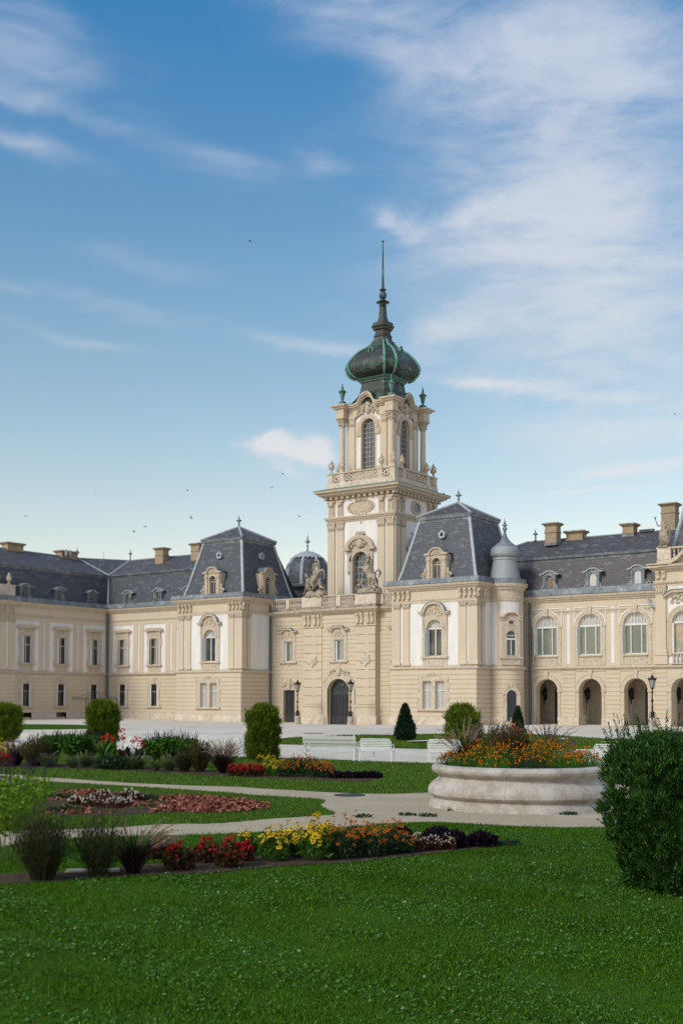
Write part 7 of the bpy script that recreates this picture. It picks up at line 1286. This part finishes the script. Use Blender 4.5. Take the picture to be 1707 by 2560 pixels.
for yy in (-2.1, 2.6): m.tube([(-1.3, yy, 2.3), (1.0, yy, 2.3)], .025); 
for sx in (-1.3, 1.0):
    for sy in (-2.1, 2.6): m.tube([(sx, sy, 2.3), (-.15, .25, 3.1)] if False else [(sx, sy, 2.3), ((sx-.15)/2, (sy+.25)/2, 2.62), (-.15, .25, 3.15)], .022)
put('canopy_frame', m.mesh('canopy_frame', 'iron'), t, (0, 0, 0), 0, local=True)
# ================================================================== STATUES
def skin(name, nodes, edges, matk, parent, loc, rot=0, sub=2, root=0):
    me = bpy.data.meshes.new(name+'_skin'); me.from_pydata([n[:3] for n in nodes], edges, []); o = bpy.data.objects.new('tmp_skin', me); C.objects.link(o)
    md = o.modifiers.new('s', 'SKIN'); 
    for i, v in enumerate(me.skin_vertices[0].data): r = nodes[i][3]; v.radius = (r, r); v.use_root = (i == root)
    s = o.modifiers.new('u', 'SUBSURF'); s.levels = sub; s.render_levels = sub
    dg_ = bpy.context.evaluated_depsgraph_get(); dg_.update(); m2 = bpy.data.meshes.new_from_object(o.evaluated_get(dg_)); bpy.data.objects.remove(o); m2.name = name; m2.materials.clear(); m2.materials.append(M[matk]); m2.polygons.foreach_set('use_smooth', [True]*len(m2.polygons))
    return put(name, m2, parent, loc, rot, local=True)
def person_nodes(px, py, pz, s=1, pose='reach', f=1):
    """standing figure; f mirrors left/right"""
    n = [(0, 0, .95, .15), (0, 0, 1.15, .14), (0, 0, 1.38, .18), (0, 0, 1.52, .07), (0, -.02, 1.68, .11)]; e = [(0, 1), (1, 2), (2, 3), (3, 4)]
    def limb(st, pts):
        for p in pts: n.append(p); e.append((st, len(n)-1)); st = len(n)-1
    if pose == 'reach':
        limb(2, [(.2*f, 0, 1.42, .065), (.42*f, -.05, 1.62, .05), (.6*f, -.08, 1.85, .035), (.64*f, -.09, 1.93, .04)]); limb(2, [(-.2*f, 0, 1.42, .065), (-.1*f, -.2, 1.6, .05), (.16*f, -.25, 1.75, .035), (.24*f, -.25, 1.8, .04)])
        limb(0, [(.1*f, 0, .85, .1), (.3*f, -.06, .52, .075), (.28*f, .02, .1, .05), (.36*f, -.1, .04, .045)]); limb(0, [(-.1*f, 0, .85, .1), (-.28*f, .03, .48, .075), (-.5*f, .1, .1, .05), (-.44*f, -.03, .04, .045)])
    elif pose == 'crouch':
        n[0] = (0, 0, .55, .15); n[1] = (-.08*f, 0, .74, .14); n[2] = (-.18*f, -.05, .94, .17); n[3] = (-.24*f, -.08, 1.07, .07); n[4] = (-.3*f, -.1, 1.2, .11)
        limb(2, [(-.05*f, -.1, .98, .065), (.1*f, -.25, .82, .05), (.3*f, -.25, .95, .035)]); limb(2, [(-.38*f, 0, .95, .065), (-.55*f, -.1, .75, .05), (-.6*f, -.1, .5, .035)])
        limb(0, [(.1*f, 0, .5, .1), (.42*f, -.1, .48, .075), (.45*f, -.05, .1, .05), (.55*f, -.15, .04, .045)]); limb(0, [(-.1*f, .05, .48, .1), (-.3*f, -.05, .25, .075), (-.6*f, .1, .1, .05)])
    return [(px+x*s, py+y*s, pz+z*s, r*s) for x, y, z, r in n], e
def horse_nodes(f):
    n = [(-.55*f, 0, 1.15, .40), (-.2*f, 0, 1.6, .36), (.15*f, 0, 2.05, .38), (.05*f, 0, 2.5, .27), (-.08*f, 0, 2.85, .2), (-.2*f, 0, 3.2, .16), (-.08*f, 0, 3.38, .15), (.12*f, 0, 3.22, .11), (.3*f, 0, 3.05, .085)]; e = [(i, i+1) for i in range(8)]
    def limb(st, pts):
        for p in pts: n.append(p); e.append((st, len(n)-1)); st = len(n)-1
    limb(2, [(.42*f, -.16, 2.1, .17), (.85*f, -.18, 2.3, .1), (1.05*f, -.18, 1.95, .065), (1.0*f, -.18, 1.75, .07)]); limb(2, [(.42*f, .16, 1.95, .17), (.8*f, .18, 1.85, .1), (.75*f, .18, 1.5, .065), (.65*f, .18, 1.35, .07)])
    limb(0, [(-.5*f, -.2, .85, .24), (-.22*f, -.24, .55, .13), (-.5*f, -.24, .25, .075), (-.42*f, -.24, .02, .09)]); limb(0, [(-.7*f, .2, .85, .24), (-.45*f, .24, .5, .13), (-.8*f, .24, .25, .075), (-.72*f, .24, .02, .09)])
    limb(0, [(-.9*f, 0, 1.15, .1), (-1.1*f, 0, .8, .13), (-1.12*f, 0, .4, .08), (-1.0*f, 0, .15, .05)]); limb(6, [(-.14*f, -.07, 3.54, .035)])
    for q in range(5): pass
    return n, e
def rock(parent, w, d, h, seed):
    rd = random.Random(seed); m = MB()
    for k in range(9): m.ball(rd.uniform(-w/2, w/2)*.75, rd.uniform(-d/2, d/2)*.6, h*.3, w*.24, d*.3, h*rd.uniform(.5, .95), 0, 10, 7)
    m.box(-w/2, w/2, -d/2, d/2, 0, .14); put('rock_base', m.mesh('rock_base', 'stat', True), parent, (0, 0, 0), 0, local=True)
def mane(parent, f):
    m = MB(); rd = random.Random(4)
    for k in range(14): t = k/13; x = (-.15-.16*t)*f; z = 2.5+.85*t; m.tube([(x, 0, z), (x-.14*f, rd.uniform(-.12, .12), z-.06), (x-.2*f, rd.uniform(-.15, .15), z-.26)], [.06, .05, .02], 0, 5)
    put('mane', m.mesh('mane', 'stat'), parent, (0, 0, 0), 0, local=True)
for (x, f, l_, sc) in ((-69.0, 1, 'weathered stone rearing horse with two men on the left of the balustrade', 1.0), (-62.65, -1, 'weathered stone rearing horse with two men before the tower window', 1.0)):
    t = thing('horse_statue', l_, 'statue', (x, 92.75, 12.54), 'horse groups on the gatehouse balustrade'); n, e = horse_nodes(f); skin('horse', n, e, 'stat', t, (.1*f, 0, .38)); mane(t, f); rock(t, 2.3, .95, .6, 3+f)
    n, e = person_nodes(-.85*f, -.3, .2, 1.12, 'reach', f); skin('figure', n, e, 'stat', t, (0, 0, 0)); n, e = person_nodes(.75*f, -.2, .3, 1.1, 'crouch', f); skin('figure', n, e, 'stat', t, (0, 0, 0))
    m = MB(); m.tube([(-.9*f, -.25, 1.9), (-1.2*f, -.1, 2.3), (-1.35*f, .05, 1.9), (-1.1*f, .1, 1.5)], [.06, .13, .12, .05], 0, 7); m.tube([(-.9*f, -.35, 1.3), (-.75*f, -.42, .95), (-.95*f, -.3, .65)], [.1, .2, .08], 0, 8); put('drapery', m.mesh('drapery', 'stat', True), t, (0, 0, 0), 0, local=True)
t = thing('goddess_statue', 'stone woman raising a green sprig on the parapet at the right', 'statue', (-33.75, 94.15, 15.0)); 
n = [(0, 0, 1.2, .19), (0, 0, 1.45, .15), (.02, 0, 1.75, .2), (.0, 0, 1.93, .08), (-.03, -.02, 2.12, .13)]; e = [(0, 1), (1, 2), (2, 3), (3, 4)]
def limb(st, pts):
    global n, e
    for p in pts: n.append(p); e.append((st, len(n)-1)); st = len(n)-1
limb(2, [(-.24, 0, 1.8, .08), (-.5, -.03, 1.72, .06), (-.6, -.05, 2.05, .045), (-.62, -.05, 2.14, .05)]); limb(2, [(.24, 0, 1.8, .09), (.4, -.02, 1.5, .075), (.32, -.15, 1.22, .05)]); limb(0, [(.12, -.02, 1.0, .16), (.16, -.1, .6, .13), (.12, 0, .15, .1)]); limb(0, [(-.1, 0, 1.0, .16), (-.14, -.05, .6, .13), (-.2, -.03, .12, .11)])
skin('figure', n, e, 'stat', t, (0, 0, .12)); m = MB(); m.box(-.4, .4, -.35, .35, 0, .16); put('plinth', m.mesh('plinth', 'stat'), t, (0, 0, 0), 0, local=True)
m = MB(); rd = random.Random(2)
for k in range(9): a = -.25+.07*k; m.tube([(a*.7, -.1-.1*rd.random(), 1.5), (a, -.2, 1.1), (a*1.2+.05, -.14, .6), (a*1.3, -.08, .2)], [.07, .11, .1, .07], 0, 6)
m.tube([(.35, 0, 1.9), (.45, .1, 1.4), (.36, .12, .7), (.3, .1, .2)], [.1, .13, .16, .1], 0, 8); put('robe', m.mesh('robe', 'stat', True), t, (0, 0, 0), 0, local=True)
m = MB(); m.tube([(-.62, -.05, 2.2), (-.72, -.06, 2.5)], .03, 0, 5)
for q in (-.16, -.06, .05, .12): m.tube([(-.68, -.06, 2.42), (-.72+q, -.06, 2.72-abs(q)*.4)], [.03, .015], 0, 5)
put('copper_sprig', m.mesh('copper_sprig', 'verdd'), t, (0, 0, 0), 0, local=True)
# ================================================================== BIRDS
M['bird'] = mat('dark_feathers', (.03, .03, .035), .7)
def ray(px, py, d):     # sky direction surveyed from the standpoint, d metres out
    a, b = (px-853.5)/2883, (py-1749)/2883; X, Y = W(a*d, d); return (X, Y, EYE-b*d)
BP = [(618, 585, 70, 'lone swallow high in the blue sky left of the spire'), (465, 1224, 105, 'swallow above and left of the left pavilion roof tip'), (236, 1225, 110, 'swallow high above the inner corner of the left wings'), (704, 1182, 105, 'swallow just below the small white cloud'), (677, 1215, 110, 'swallow below and left of the one under the cloud'), (475, 1294, 90, 'swallow close to the left of the left pavilion finial'), (747, 1288, 115, 'swallow above the ribbed dome'), (60, 1290, 110, 'swallow at the far left above the chimney'), (332, 1327, 85, 'larger swallow above the back wing roof'), (360, 1316, 115, 'tiny swallow right of the larger one over the back wing'), (1109, 1230, 100, 'swallow right of the main tower cornice'), (1693, 1027, 90, 'swallow at the right edge of the sky'), (1028, 1331, 92, 'swallow against the white side wall of the tower'), (902, 1306, 93, 'swallow against the white front wall of the tower')]
for i, (px, py_, d, l_) in enumerate(BP):
    k = 1.0; t = thing('swallow', l_, 'bird', ray(px, py_, d), 'swallows flying over the palace', i*1.3)
    m = MB(); m.tube([(-.10, 0, 0), (-.05, 0, .01), (.02, 0, .012), (.07, 0, .008), (.10, 0, 0)], [.006, .02, .024, .018, .004], 0, 6); m.add([(-.09, 0, 0), (-.2, .045, 0), (-.13, .005, 0), (-.13, -.005, 0), (-.2, -.045, 0)], [(0, 1, 2), (0, 3, 4)]); put('body', m.mesh('body', 'bird'), t, (0, 0, 0), 0, local=True)
    for s in (-1, 1):
        m = MB(); up = .07 if i % 2 else -.05; m.add([(.05, s*.01, .01), (.06, s*.09, up*.7+.01), (-.03, s*.2, up*1.2), (-.01, s*.1, up*.6), (-.03, s*.01, .01), (.045, s*.01, .004), (.055, s*.09, up*.7+.004), (-.01, s*.1, up*.6-.006), (-.03, s*.01, .004)], [(0, 1, 3, 4), (1, 2, 3), (5, 6, 7, 8), (6, 2, 7)]); put('wing', m.mesh('wing', 'bird'), t, (0, 0, 0), 0, local=True)
    t.scale = (1.15, 1.15, 1.15); t.rotation_euler = (.5*math.sin(i*2.1), .4*math.cos(i), i*1.3)

# ================================================================== one object per separate piece
def pieces(me, pad=.03):
    n = len(me.vertices); par = list(range(n))
    def find(a):
        while par[a] != a: par[a] = par[par[a]]; a = par[a]
        return a
    for p in me.polygons:
        v = p.vertices; r = find(v[0])
        for q in v[1:]: par[find(q)] = r
    comp = {}
    for i in range(n): comp.setdefault(find(i), []).append(i)
    box = []
    for k, vs in comp.items():
        co = np.array([me.vertices[i].co for i in vs]); box.append([co.min(0)-pad, co.max(0)+pad, {k}])
    ch = True
    while ch:
        ch = False
        for i in range(len(box)):
            for j in range(i+1, len(box)):
                a, b = box[i], box[j]
                if (a[0] <= b[1]).all() and (b[0] <= a[1]).all(): a[0] = np.minimum(a[0], b[0]); a[1] = np.maximum(a[1], b[1]); a[2] |= b[2]; box.pop(j); ch = True; break
            if ch: break
    return find, [b[2] for b in box]
SPLIT = {'return_wall', 'attic_pilaster', 'pierced_panel', 'shutter', 'balustrade_pier', 'roof_vent', 'parapet', 'plinth', 'sand_patch', 'door_surround', 'window_balustrade', 'frieze', 'roof_flashing', 'panel_moulding', 'rear_wall', 'pedestal', 'balustrade_rail', 'hood_flashing', 'window_surround', 'gate_surround', 'cartouche', 'dome_scrollwork', 'seat', 'dentil_course', 'flowers'}
done = {}
for o in [q for q in list(bpy.data.objects) if q.type == 'MESH' and q.parent]:
    nm = o.name.split('.')[0]
    if nm not in SPLIT or len(o.data.polygons) > 3000: continue
    if o.data.name not in done:
        find, cl_ = pieces(o.data, .03 if nm in ('window_surround', 'roof_flashing', 'dome_scrollwork', 'cartouche', 'gate_surround') else .02); ms = []
        if 1 < len(cl_) < 14 and not o.children:
            for c_ in cl_:
                b = bmesh.new(); b.from_mesh(o.data); b.verts.ensure_lookup_table(); bmesh.ops.delete(b, geom=[v for v in b.verts if find(v.index) not in c_], context='VERTS'); m2 = bpy.data.meshes.new(nm); b.to_mesh(m2); b.free()
                for mm in o.data.materials: m2.materials.append(mm)
                ms.append(m2)
        done[o.data.name] = ms
    ms = done[o.data.name]
    if ms:
        for q in ms[1:]:
            c = o.copy(); C.objects.link(c); c.data = q
        o.data = ms[0]
